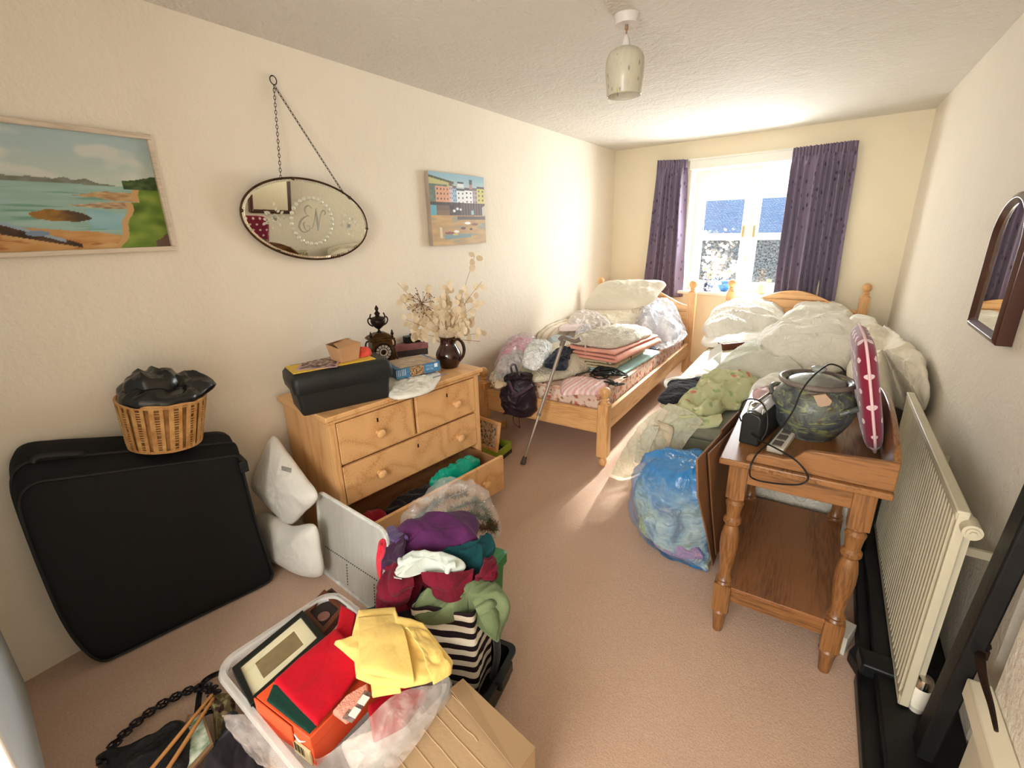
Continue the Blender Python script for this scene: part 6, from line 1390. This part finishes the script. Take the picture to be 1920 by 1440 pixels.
bo = [(568, 1146), (608, 1104), (648, 1137), (606, 1188)]; bi = [(580, 1146), (608, 1116), (636, 1139), (606, 1174)]
pf2 = thing('picture_frame', 'brown wooden frame with a round medallion at the back of the tub', 'picture frame', P(608, 1146, z=.27))
poly_ring(bo, bi, .296, .03, 'frame', M('walnut_frame', (98, 54, 34), .4, var=.2), pf2)
poly_flat(bi, .286, .006, 'backing', M('dark_backing', (44, 34, 32), .6, var=.1), pf2)
q = P(607, 1155, z=.29); MB(R(q)).lathe([(.0003, .002), (.018, .002), (.020, .0), (.020, -.004)], 28, closed=False).build('medallion', M('copper_disc', (134, 92, 82), .45, metal=.3), pf2)
pf3 = thing('picture_frame', 'narrow dark brown frame edge against the back rim of the tub', 'picture frame', P(640, 1125, z=.27)); poly_ring([(612, 1108), (622, 1102), (664, 1140), (652, 1150)], [(616, 1110), (622, 1107), (658, 1140), (652, 1145)], .29, .10, 'frame', M('dark_oak', (70, 42, 30), .5, var=.2), pf3)
# shoe box
def bz(px, py, z): return P(px, py, z=z)
A1, B1 = bz(484, 1306, .345), bz(581, 1382, .345); du = (B1-A1); Wd = du.length; SBx = frame_mat(Vector((A1.x, A1.y, .235)), du); 
sb = thing('shoe_box', 'orange shoe box lying across the near corner of the tub', 'box', A1.lerp(B1, .5)-Vector((0, 0, .11)))
m_or = M('orange_card', (226, 84, 44), .5, var=.05, bump=(60, .05)); Ld = .31
bev(MB(SBx).box((0, 0, 0), (Wd, Ld, .10)).build('body', m_or, sb), .002)
bev(MB(SBx).box((-.004, -.004, .075), (Wd+.004, Ld+.004, .112)).build('lid', m_or, sb), .003)
m = MB(SBx); fl_ = [(-.004, .112), (-.004, .07), (.01, .055), (.05, .045), (Wd*.55, .045), (Wd*.7, .06), (Wd*.72, .112)]; m.prism(fl_, -.010, -.006, axis='y'); bev(m.build('end_flap', m_or, sb), .001)
m = MB(SBx); sw = crv([(Wd*.70, .083, 0), (Wd*.74, .070, 0), (Wd*.80, .068, 0), (Wd*.93, .090, 0), (Wd*.82, .076, 0), (Wd*.765, .076, 0), (Wd*.73, .080, 0)], 24, True); m.prism([(p.x, p.y) for p in sw], -.0052, -.0042, axis='y'); m.build('white_tick_mark', M('white_ink', (232, 228, 222), .5, var=0), sb, False)
m = MB(SBx); m.box((Wd*.64, -.0052, .012), (Wd*.96, -.0012, .058)); lbx = m.build('size_label', M('label_cream', (222, 208, 160), .5), sb, False)
m = MB(SBx)
for i in range(9): m.box((Wd*.67+i*.0045, -.0060, .024), (Wd*.67+i*.0045+(.0012 if i % 3 else .0026), -.0053, .052))
m.build('barcode', M('ink_black', (20, 18, 22)), lbx, False)['kind'] = 'stuff'
# felt squares
def flatcloth(name, pts, z, th, mat, label, cat='cloth', amp=.004, seed=1, fs=9, bulge=.006, rag=.03):
    q = [P(a, b, z=c) if True else 0 for a, b, c in [(p[0], p[1], p[2] if len(p) > 2 else z) for p in pts]]
    dense = []
    for i in range(len(q)):
        a, b = q[i], q[(i+1) % len(q)]
        for k in range(6): dense.append(a.lerp(b, k/6))
    n = len(dense)*2; o = blob(name, dense, bulge, mat, Tb=th, amp=amp*.35, fs=fs, seed=seed, n=n, rings=30, pw=14, rag=rag, edge=.7); return tag(o, label, cat)
m_red = cloth('red_felt', (186, 8, 30), var=.05, weave=260, sheen=.05); m_grn = cloth('green_felt', (16, 56, 44), var=.08, weave=260, sheen=.05)
flatcloth('green_felt', [(500, 1314), (512, 1284), (560, 1290), (594, 1362), (580, 1376), (548, 1352)], .362, .004, m_grn, 'dark green felt square under the red felt on the shoe box', seed=90)
o_r = flatcloth('red_felt', [(514, 1279, .368), (560, 1236, .372), (630, 1180, .372), (668, 1215, .385), (674, 1262, .375), (640, 1310, .37), (594, 1362, .368), (552, 1320, .37)], .37, .004, m_red, 'big red felt square draped over the shoe box', amp=.010, seed=91, fs=8, bulge=.012)
child(flatcloth('red_felt_corner', [(630, 1188, .352), (640, 1136, .352), (668, 1152, .355), (660, 1200, .36), (650, 1220, .36)], .352, .004, m_red, '', amp=.010, seed=92, bulge=.01), o_r)
flatcloth('green_felt', [(672, 1148), (704, 1138), (716, 1150), (690, 1165)], .345, .004, m_grn, 'dark green felt scrap behind the yellow cloth', seed=93)
m_yel = cloth('yellow_cotton', (232, 198, 112), var=.04, weave=520, wr=(6, .10, .012))
o_y = flatcloth('yellow_cloth', [(626, 1208, .40), (658, 1196, .405), (668, 1160, .41), (672, 1148, .41), (741, 1141, .41), (748, 1160, .42), (770, 1163, .425), (796, 1172, .43), (822, 1206, .42), (850, 1242, .40), (846, 1264, .395), (800, 1282, .395), (760, 1290, .395), (700, 1286, .39), (668, 1272, .39), (664, 1240, .395)], .41, .010, m_yel, 'yellow cotton cloth folded in layers on top of the tub', amp=.014, seed=94, fs=10, bulge=.018)
rows = [[P(672, 1158, z=.425), P(705, 1156, z=.432), P(742, 1152, z=.425)], [P(672, 1200, z=.436), P(715, 1200, z=.446), P(760, 1190, z=.44)], [P(674, 1245, z=.432), P(720, 1252, z=.440), P(775, 1262, z=.425)], [P(676, 1262, z=.418), P(722, 1270, z=.424), P(775, 1282, z=.412)]]
yc = o_y
o = loft('yellow_cloth_fold', rows, m_yel, 50, 50, amp=.004, fs=9, seed=95, th=.004); child(o, yc)
rows = [[P(760, 1176, z=.445), P(800, 1180, z=.438)], [P(790, 1215, z=.455), P(822, 1215, z=.44)], [P(800, 1250, z=.440), P(844, 1246, z=.42)], [P(812, 1284, z=.405), P(846, 1262, z=.40)]]
o = loft('yellow_cloth_tail', rows, m_yel, 30, 50, amp=.008, fs=16, seed=96, th=.004); child(o, yc)
child(flatcloth('yellow_cloth_end', [(694, 1272, .378), (730, 1284, .382), (752, 1286, .382), (752, 1298, .376), (725, 1302, .372), (698, 1307, .368)], .38, .006, m_yel, '', amp=.005, seed=97, bulge=.014), yc)
flatcloth('pink_towel', [(624, 1338, .36), (650, 1308, .365), (690, 1284, .365), (692, 1300, .36), (664, 1346, .355), (648, 1356, .35)], .36, .01, cloth('towel_coral', (226, 150, 128), var=.08, weave=160, wr=(90, .6, .004)), 'coral pink towel between the red felt and the glass strips', amp=.004, seed=98, bulge=.012)
m = MB(); a = P(660, 1356, z=.362); b = P(698, 1302, z=.37); GT = frame_mat(a, b-a, (0, -.3, 1))
m.box((0, 0, 0), ((b-a).length, .03, .004)); o = m.build('glass_strip', M('smoky_clear', (150, 140, 136), .1, var=.3, vs=40, Alpha=.6), None, False); 
o.matrix_world = GT @ Matrix.Translation(o.location); W0[o] = o.matrix_world.copy(); gst = o; tag(o, 'strip of clear slides poking out beside the coral towel', 'packet')
for i, t_ in enumerate((.12, .55)):
    o = MB(GT).box(((b-a).length*t_, -.004, .005), ((b-a).length*t_+.022, .018, .008)).build('label', M('label_white', (222, 220, 212), .6), None, False); child(o, gst)
m_pf = film('soft_polythene', (226, 214, 206), .20, .15, 16)
rows = [PZ([(416, 1342, .30), (470, 1344, .26), (545, 1398, .25), (600, 1420, .28), (665, 1372, .335), (745, 1300, .35), (838, 1282, .31)]), PZ([(425, 1362, .24), (480, 1390, .24), (550, 1425, .24), (620, 1432, .26), (700, 1390, .315), (775, 1330, .318), (836, 1296, .308)]), PZ([(450, 1400, .16), (500, 1425, .20), (560, 1460, .22), (640, 1460, .25), (720, 1420, .305), (780, 1370, .308), (825, 1320, .305)]), PZ([(480, 1436, .10), (520, 1455, .16), (580, 1500, .20), (650, 1500, .25), (720, 1460, .30), (770, 1410, .304), (812, 1350, .304)])]
o = loft('polythene_bag', rows, m_pf, 90, 50, amp=.007, fs=16, seed=99, th=.001); tag(o, 'crinkled clear polythene trailing over the near corner of the tub', 'bag')
flatcloth('red_cloth', [(690, 1330), (740, 1290), (800, 1300), (760, 1360), (700, 1390)], .27, .03, m_red, 'red cloth seen through the polythene inside the tub', seed=101, bulge=.02)
flatcloth('white_cloth', [(640, 1400), (720, 1370), (790, 1330), (800, 1360), (730, 1430), (670, 1470)], .24, .05, m_wht, 'white cloth seen through the polythene inside the tub', seed=102, bulge=.02, amp=.02)

# ------------------------------------------------------------------ large carton in the bottom centre
ca, cbv = P(868, 1274, z=.285), P(1004, 1404, z=.285); cdv = P(702, 1440, z=.285)
ct = thing('carton', 'brown cardboard carton with creased top in the front centre', 'box', Vector(((ca.x+cbv.x)/2, .5, 0)))
u_ = (cdv-ca).normalized(); cc = cbv+u_*.45; dd = ca+u_*.45; m_ctn = M('carton_card', (176, 146, 110), .85, var=.05, vs=3, bump=[(90, .08), (5, .15, .02)])
bev(MB().prism([(p.x, p.y) for p in (ca, cbv, cc, dd)], .0, .283).build('body', m_ctn, ct, False), .003)
m = MB(); rnd = random.Random(4); e1 = cbv-ca
for i, (t0, s0_, s1_) in enumerate(((.05, .02, .97), (.085, .0, .55), (.115, .05, .92), (.16, .0, .9), (.20, .06, .95), (.245, .05, .9), (.30, .0, .8), (.36, .1, .95))):
    pts = [ca+e1*(s0_+(s1_-s0_)*k/8)+u_*(t0+.004*noise.noise(Vector((k*.5, i, 2))))+Vector((0, 0, -.0025)) for k in range(9)]; m.tube(crv(pts, 20), .0022, 6)
m.build('crease', m_ctn, ct)['kind'] = 'stuff'
m = MB(); fa, fb = ca+e1*.02, cbv-e1*.01; vs = [ca+Vector((0, 0, .001)), cbv+Vector((0, 0, .001)), cbv+u_*.075+Vector((.004, 0, .006)), ca+u_*.05+Vector((.0, 0, .010))]; m.add([tuple(v) for v in vs], [(0, 1, 2, 3)]); mod(m.build('flap', M('carton_flap', (162, 132, 96), .85, var=.05), ct, False), 'SOLIDIFY', thickness=.003)
m = MB(); a, b = P(1014, 1412, z=.10), P(1052, 1440, z=.10); m.add([tuple(a), tuple(b), tuple(b+u_*.12), tuple(a+u_*.12)], [(0, 1, 2, 3)]); o = mod(m.build('carton_flap', m_ctn, smooth=False), 'SOLIDIFY', thickness=.004); o.location.z = .004; tag(o, 'small cardboard flap on the carpet beside the carton', 'cardboard')

# ------------------------------------------------------------------ crate, striped bag and the pile of clothes
crt = thing('crate', 'black plastic crate under the striped bag', 'crate', (-.86, .97, 0))
CR = frame_mat(Vector((-1.03, .80, 0)), Vector((.335, .045, 0))); cw, cdp, chh = .345, .20, .125
m = MB(CR); lofted(m, [loop(-.015, 0, .02, 4, cw, cdp), loop(0, .01, .025, 4, cw, cdp), loop(.004, chh-.012, .025, 4, cw, cdp), loop(.018, chh-.010, .03, 4, cw, cdp), loop(.018, chh, .03, 4, cw, cdp), loop(.0, chh, .024, 4, cw, cdp), loop(-.004, .02, .02, 4, cw, cdp)], cap=True); m.build('crate_body', M('crate_black', (26, 28, 27), .35, var=.1), crt, sharp=40)
m = MB(CR); m.rbox((cw+.004, .06, chh-.03), (cw+.03, .15, chh+.004), .008, 3); m.build('crate_handle', M('crate_black', (26, 28, 27)), crt)
m_sb = stripes('striped_canvas', [(30, 18, 22), (30, 18, 22), (216, 206, 186), (216, 206, 186)], 'z', 22, .010)
bg1 = thing('tote_bag', 'black and cream striped tote bag standing in the black crate', 'bag', (-.85, .93, .02))
bq = [Vector((-.925, .815, 0)), Vector((-.752, .885, 0)), Vector((-.775, 1.0, 0)), Vector((-.98, .96, 0))]
rows = []
for z, s_ in ((.02, .95), (.10, 1.0), (.20, 1.03), (.30, 1.04), (.385, 1.02)):
    cq = sum(bq, Vector())/4; ring = []
    for i in range(4):
        a, b = bq[i], bq[(i+1) % 4]
        for k in range(4): p = cq+(a.lerp(b, k/4)-cq)*s_; p = p.copy(); p.z = z+(.012*math.sin(i*2.1+k) if z > .3 else 0); ring.append(p)
    rows.append(ring)
o = loft('bag_body', rows, m_sb, 96, 40, amp=.006, fs=10, seed=110, th=.003, cu=True, parent=bg1)
m = MB(); m.tube(crv([Vector((-.755, .93, .37)), Vector((-.72, .95, .30)), Vector((-.715, .96, .18)), Vector((-.745, .965, .05))], 20), .012, 8); m.build('strap', cloth('black_webbing', (30, 26, 28)), bg1)
o = B('dark_clothes', [(720, 1140, .27), (760, 1150, .28), (812, 1166, .30), (858, 1154, .31), (890, 1110, .31), (880, 1060, .31), (780, 1050, .30), (716, 1080, .28)], .06, cloth('near_black', (30, 28, 32), var=.2), 'black clothes bundled under the burgundy jumper', 'clothing', Tb=.16, amp=.012, fs=12, seed=111)
m_pur = cloth('purple_fleece', (84, 34, 80), var=.10, weave=300, c2=(62, 24, 60), sheen=.08); m_bur = M('burgundy_knit', (112, 6, 34), .9, var=.15, vs=8, c2=(84, 4, 24), sheen=.05, bump=[(18, .6, .02), (200, .5, .003)])
m_olv = cloth('sage_jersey', (112, 124, 88), var=.08, weave=400, c2=(84, 98, 66), sheen=.05); m_tl = cloth('teal_jersey', (16, 62, 66), var=.12, weave=300, sheen=.05)
o = B('jumper', [(708, 1128, .36), (714, 1088, .40), (732, 1062, .42), (800, 1042, .43), (880, 1040, .44), (926, 1044, .44), (934, 1072, .42), (920, 1088, .40), (884, 1100, .39), (862, 1120, .37), (832, 1112, .38), (800, 1098, .39), (776, 1122, .36), (750, 1138, .34), (722, 1140, .33)], .085, m_bur, 'burgundy ribbed jumper in the middle of the clothes pile', 'clothing', Tb=.05, amp=.034, fs=14, seed=112, ang=70, st=3)
jmp = o
o = jers = B('jersey', [(774, 1152, .36), (790, 1116, .39), (836, 1124, .40), (880, 1104, .42), (920, 1090, .42), (940, 1104, .41), (948, 1134, .39), (944, 1158, .36), (934, 1200, .32), (918, 1182, .33), (896, 1152, .36), (872, 1142, .38), (846, 1158, .37), (806, 1166, .35)], .055, m_olv, 'sage green top hanging over the striped bag', 'clothing', Tb=.03, amp=.034, fs=13, seed=113, ang=60, st=3)
rows = [[P(880, 1112, z=.42), P(912, 1100, z=.43), P(940, 1108, z=.40)], [P(890, 1138, z=.41), P(922, 1130, z=.42), P(948, 1136, z=.38)], [P(904, 1168, z=.38), P(928, 1162, z=.38), P(946, 1164, z=.34)], [P(922, 1196, z=.33), P(932, 1202, z=.32), P(940, 1190, z=.30)]]
o = loft('sleeve', rows, m_olv, 40, 50, amp=.014, fs=16, seed=114, th=.006, ang=60); child(o, jers)
o = B('shirt', [(826, 1040, .50), (866, 1026, .51), (905, 1014, .52), (914, 1000, .52), (930, 1022, .50), (918, 1042, .48), (914, 1062, .46), (890, 1068, .46), (852, 1056, .48)], .030, m_tl, 'dark teal top under the purple sweatshirt', 'clothing', Tb=.05, amp=.016, fs=14, seed=115)
o = swt = B('sweatshirt', [(717, 1058, .46), (724, 1022, .48), (740, 1002, .49), (772, 990, .50), (812, 976, .51), (866, 968, .52), (892, 976, .52), (902, 1006, .51), (904, 1020, .50), (860, 1030, .50), (826, 1038, .49), (786, 1040, .48), (756, 1050, .47), (730, 1064, .45)], .065, m_pur, 'purple fleece sweatshirt topping the pile of clothes', 'clothing', Tb=.03, amp=.034, fs=9, seed=116, pw=2.6, ang=12, st=3.5)
rows = [[P(724, 1030, z=.52), P(758, 1000, z=.55)], [P(716, 1050, z=.49), P(752, 1040, z=.53)], [P(714, 1062, z=.45), P(740, 1062, z=.47)]]
o = loft('sleeve', rows, cloth('aubergine', (52, 24, 50), var=.1), 30, 30, amp=.008, fs=12, seed=117, th=.012); child(o, swt)
rows = [[P(724, 988, z=.50), P(738, 984, z=.50)], [P(728, 1004, z=.52), P(752, 998, z=.53)], [P(740, 1014, z=.54), P(764, 1004, z=.55)]]
o = loft('cuff', rows, cloth('blue_violet', (80, 56, 110)), 20, 20, amp=.004, seed=118, th=.014); child(o, swt)
gl = thing('glove', 'pair of white knitted gloves tucked in the clothes pile', 'gloves', P(800, 1055, z=.47))
m_gl = cloth('white_knit', (196, 204, 194), var=.03, weave=200)
blob('palm', PZ([(742, 1074, .49), (750, 1060, .50), (752, 1050, .50), (776, 1040, .51), (812, 1040, .52), (845, 1046, .51), (872, 1058, .50), (868, 1070, .49), (842, 1076, .49), (826, 1064, .50), (796, 1062, .50), (770, 1072, .495), (752, 1080, .49)]), .030, m_gl, Tb=.02, amp=.008, fs=16, seed=119, pw=3.5, parent=gl)
for i, (a, b) in enumerate((((760, 1064, .505), (742, 1076, .50)), ((752, 1056, .512), (750, 1048, .512)), ((842, 1062, .52), (838, 1074, .50)))):
    MB().tube(crv([P(a[0]+10, a[1]-3, z=a[2]), P(*a[:2], z=a[2]), P(*b[:2], z=b[2])], 12), .011, 10, rr=[.013-.0005*k for k in range(12)]).build('finger', m_gl, gl)
rows = [[P(722, 1062, z=.47), P(742, 1054, z=.49), P(772, 1070, z=.48)], [P(712, 1092, z=.44), P(740, 1090, z=.47), P(776, 1096, z=.45)], [P(706, 1124, z=.38), P(734, 1128, z=.41), P(768, 1122, z=.40)], [P(704, 1146, z=.33), P(730, 1150, z=.35), P(758, 1146, z=.34)]]
child(loft('sleeve', rows, m_bur, 60, 50, amp=.018, fs=20, seed=126, th=.006, ang=80, st=5), jmp)
rows = [[P(792, 1072, z=.49), P(840, 1074, z=.50), P(890, 1068, z=.49)], [P(800, 1096, z=.46), P(842, 1100, z=.48), P(884, 1092, z=.46)], [P(818, 1116, z=.42), P(846, 1126, z=.43), P(872, 1112, z=.42)]]
child(loft('jumper_front', rows, m_bur, 60, 40, amp=.016, fs=16, seed=127, th=.006, ang=60, st=4), jmp)
rows = [[P(908, 1046, z=.50), P(926, 1042, z=.49)], [P(902, 1066, z=.50), P(932, 1066, z=.47)], [P(890, 1088, z=.46), P(926, 1092, z=.43)]]
child(loft('ribbed_cuff', rows, m_bur, 50, 30, amp=.014, fs=40, seed=128, th=.008, ang=90, st=6), jmp)
q = P(745, 1082, z=.475); o = MB(frame_mat(q, (.5, .5, -.3), (.3, -.8, .5))).box((-.012, 0, -.016), (.012, .0015, .016)).build('care_label', M('label_white', (222, 220, 212)), None, False); child(o, jmp)
o = B('red_cloth', [(710, 1020, .42), (722, 1012, .42), (726, 1040, .42), (718, 1060, .40), (712, 1090, .36), (706, 1060, .38)], .02, cloth('coral_red', (220, 44, 64)), 'bright coral cloth at the left edge of the clothes pile', 'cloth', Tb=.03, amp=.01, fs=18, seed=120)
gc = thing('storage_crate', 'green plastic storage box behind the clothes pile', 'box', (-1.03, 1.24, 0)); GC = frame_mat(Vector((-1.17, 1.12, 0)), Vector((.255, .02, 0)))
m = MB(GC); lofted(m, [loop(-.01, 0, .015, 4, .25, .20), loop(0, .19, .015, 4, .25, .20), loop(.012, .195, .02, 4, .25, .20), loop(.012, .235, .02, 4, .25, .20), loop(.0, .245, .016, 4, .25, .20)]); m.build('body', M('green_plastic', (22, 116, 52), .4, var=.05), gc, sharp=40)
# clear bag of artificial greenery
gp = PZ([(756, 990, .30), (768, 962, .33), (790, 935, .35), (820, 916, .37), (862, 910, .37), (905, 920, .36), (926, 950, .34), (940, 1004, .30), (910, 1006, .28), (880, 990, .30), (820, 1000, .30)])
fol = thing('artificial_garland', 'grey green artificial fir garland inside a clear bag by the open drawer', 'garland', sum(gp, Vector())/11)
rnd = random.Random(8); m_fir = M('fir_green', (92, 98, 72), .8, var=.3, vs=20, c2=(60, 70, 48)); m_fir2 = M('fir_brown', (110, 84, 54), .8, var=.3, vs=20)
for i, (a, b, c_) in enumerate((((786, 965), (830, 935), (872, 925)), ((800, 985), (850, 955), (895, 940)), ((840, 985), (880, 965), (915, 975)), ((880, 985), (905, 990), (930, 985)), ((770, 985), (800, 960), (820, 940)), ((890, 935), (912, 960), (925, 995)))):
    st = crv([P(a[0], a[1], z=.32), P(b[0], b[1], z=.355), P(c_[0], c_[1], z=.345)], 26); m = MB(); m.tube(st, .004, 5)
    for p in st:
        for _ in range(16):
            d = Vector((rnd.gauss(0, 1), rnd.gauss(0, 1), rnd.gauss(0, 1))).normalized(); m.cyl(p, p+d*rnd.uniform(.016, .030), .0012, .0006, 4)
    m.build('fir_sprig', m_fir if i % 3 else m_fir2, fol)
o = cbg = blob('clear_bag', gp, .095, film('glossy_clear', (232, 232, 228), .20, .06, 18, .9), Tb=.04, amp=.03, fs=13, seed=121, n=120); tag(o, 'clear glossy bag holding the artificial fir garland', 'bag')
rows = [PZ([(764, 985, .34), (790, 970, .37)]), PZ([(740, 1000, .36), (762, 992, .38)]), PZ([(738, 1012, .40), (752, 1004, .42)])]
o = loft('bag_tail', rows, m_milky, 20, 20, amp=.008, fs=22, seed=122, th=.001); child(o, cbg)
# in the drawer
o = B('turquoise_bag', [(806, 905, .235), (826, 890, .245), (860, 872, .25), (890, 860, .25), (900, 866, .245), (880, 884, .235), (838, 902, .23)], .045, M('turquoise_poly', (0, 152, 126), .3, var=.12, bump=(16, .7, .02)), 'turquoise plastic bag in the open bottom drawer', 'bag', Tb=.10, amp=.02, fs=18, seed=123)
o = B('red_jumper', [(676, 972, .20), (700, 962, .21), (724, 962, .21), (722, 976, .20), (700, 990, .19), (690, 990, .19)], .03, cloth('dark_red', (134, 14, 30)), 'dark red jumper in the near end of the open drawer', 'clothing', Tb=.10, amp=.014, fs=14, seed=124)
o = B('dark_clothing', [(730, 962, .17), (800, 930, .17), (850, 900, .17), (820, 905, .17), (760, 930, .17), (726, 950, .17)], .02, cloth('drawer_black', (36, 32, 32), var=.2), 'dark folded clothes lying along the open drawer', 'clothing', Tb=.07, amp=.02, fs=12, seed=125)

# ------------------------------------------------------------------ between the chest and the left bed
q0, q1, q2 = P(900, 781, y=2.42), P(936, 793, y=2.36), P(918, 848, y=2.27)
SCm = frame_mat(Vector((q1.x, q1.y, max(.02, q1.z)))-(q1-q0)*1.9, (q1-q0), (0, .25, 1)); wS = (q1-q0).length*1.9; hS = (q1-q2).length*1.0
scn = thing('fire_screen', 'wooden framed embroidered panel standing behind the chest of drawers', 'fire screen', Vector((q1.x-.1, q1.y, 0)))
hS = min(hS, q1.z-.005); m = MB(SCm); fwd = .022
for lo, hi in (((0, 0, -fwd), (wS, .02, 0)), ((0, 0, -hS), (wS, .02, -hS+fwd)), ((0, 0, -hS+fwd), (fwd, .02, -fwd)), ((wS-fwd, 0, -hS+fwd), (wS, .02, -fwd))): m.box(lo, hi)
bev(m.build('frame', bedp('z'), scn), .003)
MB(SCm).box((fwd, .006, -hS+fwd), (wS-fwd, .012, -fwd)).build('embroidered_panel', floral('tapestry', (206, 186, 156), [(120, 70, 60), (90, 96, 70), (176, 120, 90)], 30, .4), scn, False)
q = P(944, 800, z=.0); o = bev(MB(R(q, (0, 0, 20))).box((-.03, -.02, 0), (.02, .02, .055)).build('wooden_block', bedp('z')), .003); tag(o, 'small pale wooden block on the carpet beside the embroidered panel', 'block')
gA, gB = P(937, 866, z=0), P(959, 848, z=0); GB = frame_mat(gA, gB-gA); gl_ = (gB-gA).length
lbx = thing('green_box', 'lime green open shoe box of black shoes beside the bed foot', 'box', gA.lerp(gB, .5))
m_lm = M('lime_card', (160, 180, 62), .6, var=.05); gw = .13; gh = .085
m = MB(GB)
for lo, hi in (((0, 0, 0), (gl_, .004, gh)), ((0, gw-.004, 0), (gl_, gw, gh)), ((0, .004, 0), (.004, gw-.004, gh)), ((gl_-.004, .004, 0), (gl_, gw-.004, gh)), ((.004, .004, .002), (gl_-.004, gw-.004, .005))): m.box(lo, hi)
m.build('tray', m_lm, lbx, False); MB(GB).box((-.002, -.003, 0), (gl_+.002, .0, .026)).build('base_band', M('dark_band', (52, 50, 44), .6), lbx, False)
for i in range(2):
    o = MB(GB @ R((gl_*(.28+.4*i), gw*.5, .03))).sph((0, 0, 0), .05, 14, 10, (.55, 1.1, .55)).sph((0, .025, .03), .028, 12, 8, (.8, 1, 1)).build('shoe', M('shoe_black', (24, 22, 22), .3, var=.1)); tag(o, ('near' if i == 0 else 'far')+' black shoe lying in the lime green box', 'shoe')

# ------------------------------------------------------------------ bottom left corner
hb_ = thing('handbag', 'black handbag lying on the carpet in the bottom left corner', 'bag', (-1.42, .2, 0))
pts = PZ([(186, 1440, .07), (192, 1424, .08), (236, 1408, .09), (290, 1386, .10), (344, 1358, .10), (362, 1400, .10), (350, 1470, .09), (260, 1520, .08)])
blob('bag_body', pts, .045, M('black_leather', (18, 17, 17), .45, var=.1, bump=(120, .3)), Tb=.075, amp=.012, fs=8, seed=130, pw=5, parent=hb_)
m = MB(); path = crv(PZ([(190, 1432, .12), (214, 1396, .07), (248, 1362, .035), (288, 1330, .02), (330, 1306, .02), (368, 1290, .02), (392, 1290, .04), (402, 1302, .07), (392, 1330, .09), (352, 1364, .11), (300, 1392, .115), (262, 1406, .11)]), 190)
m_br2 = M('braided_leather', (30, 22, 24), .4, var=.2, bump=(90, .4))
for i in range(1, len(path)-1):
    t_ = (path[i+1]-path[i-1]).normalized(); sd2 = t_.cross(Vector((0, 0, 1))).normalized(); path[i] = path[i]
for off, ph in ((-.010, 0), (.010, PI), (0, PI/2), (0, -PI/2)):
    pp_ = []
    for i in range(len(path)):
        t_ = (path[min(i+1, len(path)-1)]-path[max(i-1, 0)]).normalized(); sd2 = t_.cross(Vector((0, 0, 1))).normalized()
        pp_.append(path[i]+sd2*(off*1.0+.0085*math.sin(i*.62+ph))+Vector((0, 0, .003*math.cos(i*1.24+ph))))
    m.tube(pp_, .0034, 6)
m.build('braided_strap', m_br2, hb_)
m = MB(); st = crv(PZ([(430, 1256, .10), (404, 1264, .03), (382, 1278, .012), (374, 1300, .03), (370, 1330, .08), (366, 1352, .11)]), 50)
vs = []; fs = []
for i, p in enumerate(st):
    t_ = (st[min(i+1, 49)]-st[max(0, i-1)]).normalized(); s2 = t_.cross(Vector((.3, -.3, 1))).normalized(); vs += [p-s2*.009, p+s2*.009]
for i in range(49): fs.append((2*i, 2*i+1, 2*i+3, 2*i+2))
o = mod(mesh_obj('strap', vs, fs, M('black_leather', (18, 17, 17)), hb_), 'SOLIDIFY', thickness=.003)
for i, (a, b) in enumerate((((399, 1301, .155), (268, 1462, .13)), ((401, 1308, .150), (300, 1465, .13)))):
    m = MB(); A_p, B_p = P(*a[:2], z=a[2]), P(*b[:2], z=b[2]); m.tube([A_p, A_p.lerp(B_p, .02), A_p.lerp(B_p, .5), B_p], .006, 10, rr=[.0025, .0052, .0058, .0064]); o = m.build('wooden_stick', M('bamboo', (176, 122, 68), .45, var=.12, vs=30)); tag(o, ('upper' if i == 0 else 'lower')+' of two slim wooden sticks lying over the black handbag', 'stick')
pf4 = thing('picture_frame', 'thin framed green picture lying beside the wooden sticks', 'picture frame', P(370, 1400, z=.10))
fo = [(352, 1340), (381, 1334), (400, 1394), (350, 1452), (300, 1480)]; fi = [(355, 1346), (377, 1341), (394, 1393), (348, 1444), (308, 1466)]
poly_ring(fo, fi, .118, .012, 'frame', M('brass_frame', (150, 118, 88), .35, metal=.4, var=.1), pf4)
poly_flat(fi, .114, .004, 'print', M('green_print', (88, 116, 84), .25, var=.4, vs=26, c2=(196, 200, 180)), pf4)
o = B('patterned_cloth', [(396, 1330, .08), (404, 1306, .08), (430, 1302, .07), (440, 1326, .07), (424, 1372, .06), (404, 1392, .06)], .035, floral('olive_print', (110, 96, 66), [(60, 40, 36), (150, 140, 100)], 24, .4), 'olive patterned cloth bunched between the handbag and the tub', 'cloth', Tb=.055, amp=.02, fs=16, seed=131)
o = B('dark_garment', [(400, 1400, .05), (428, 1350, .06), (446, 1340, .06), (470, 1380, .05), (500, 1440, .04), (450, 1480, .04), (380, 1460, .05)], .05, cloth('garment_black', (30, 24, 26), var=.2), 'black garment on the carpet in front of the clear tub', 'clothing', Tb=.03, amp=.022, fs=10, seed=132)
# ------------------------------------------------------------------ groups of look-alikes
GR = {'curtain': 'curtains at the window', 'flattened_carton': 'flattened cartons by the washstand', 'wooden_stick': 'sticks on the handbag', 'shoe': 'shoes in the lime box', 'cushion': 'white cushions by the chest',
      'folded_blanket': 'folded blankets on the left bed', 'single_bed': 'pine beds', 'mattress': 'mattresses', 'picture_frame': 'frames among the clutter on the floor'}
for o in list(C.objects):
    b = o.name.split('.')[0]
    if 'category' in o and b in GR and 'group' not in o: o['group'] = GR[b]
for o in C.objects:
    if o.name.startswith('picture_frame') and 'wooden sticks' not in o['label'] and 'tub' not in o['label']: del o['group']
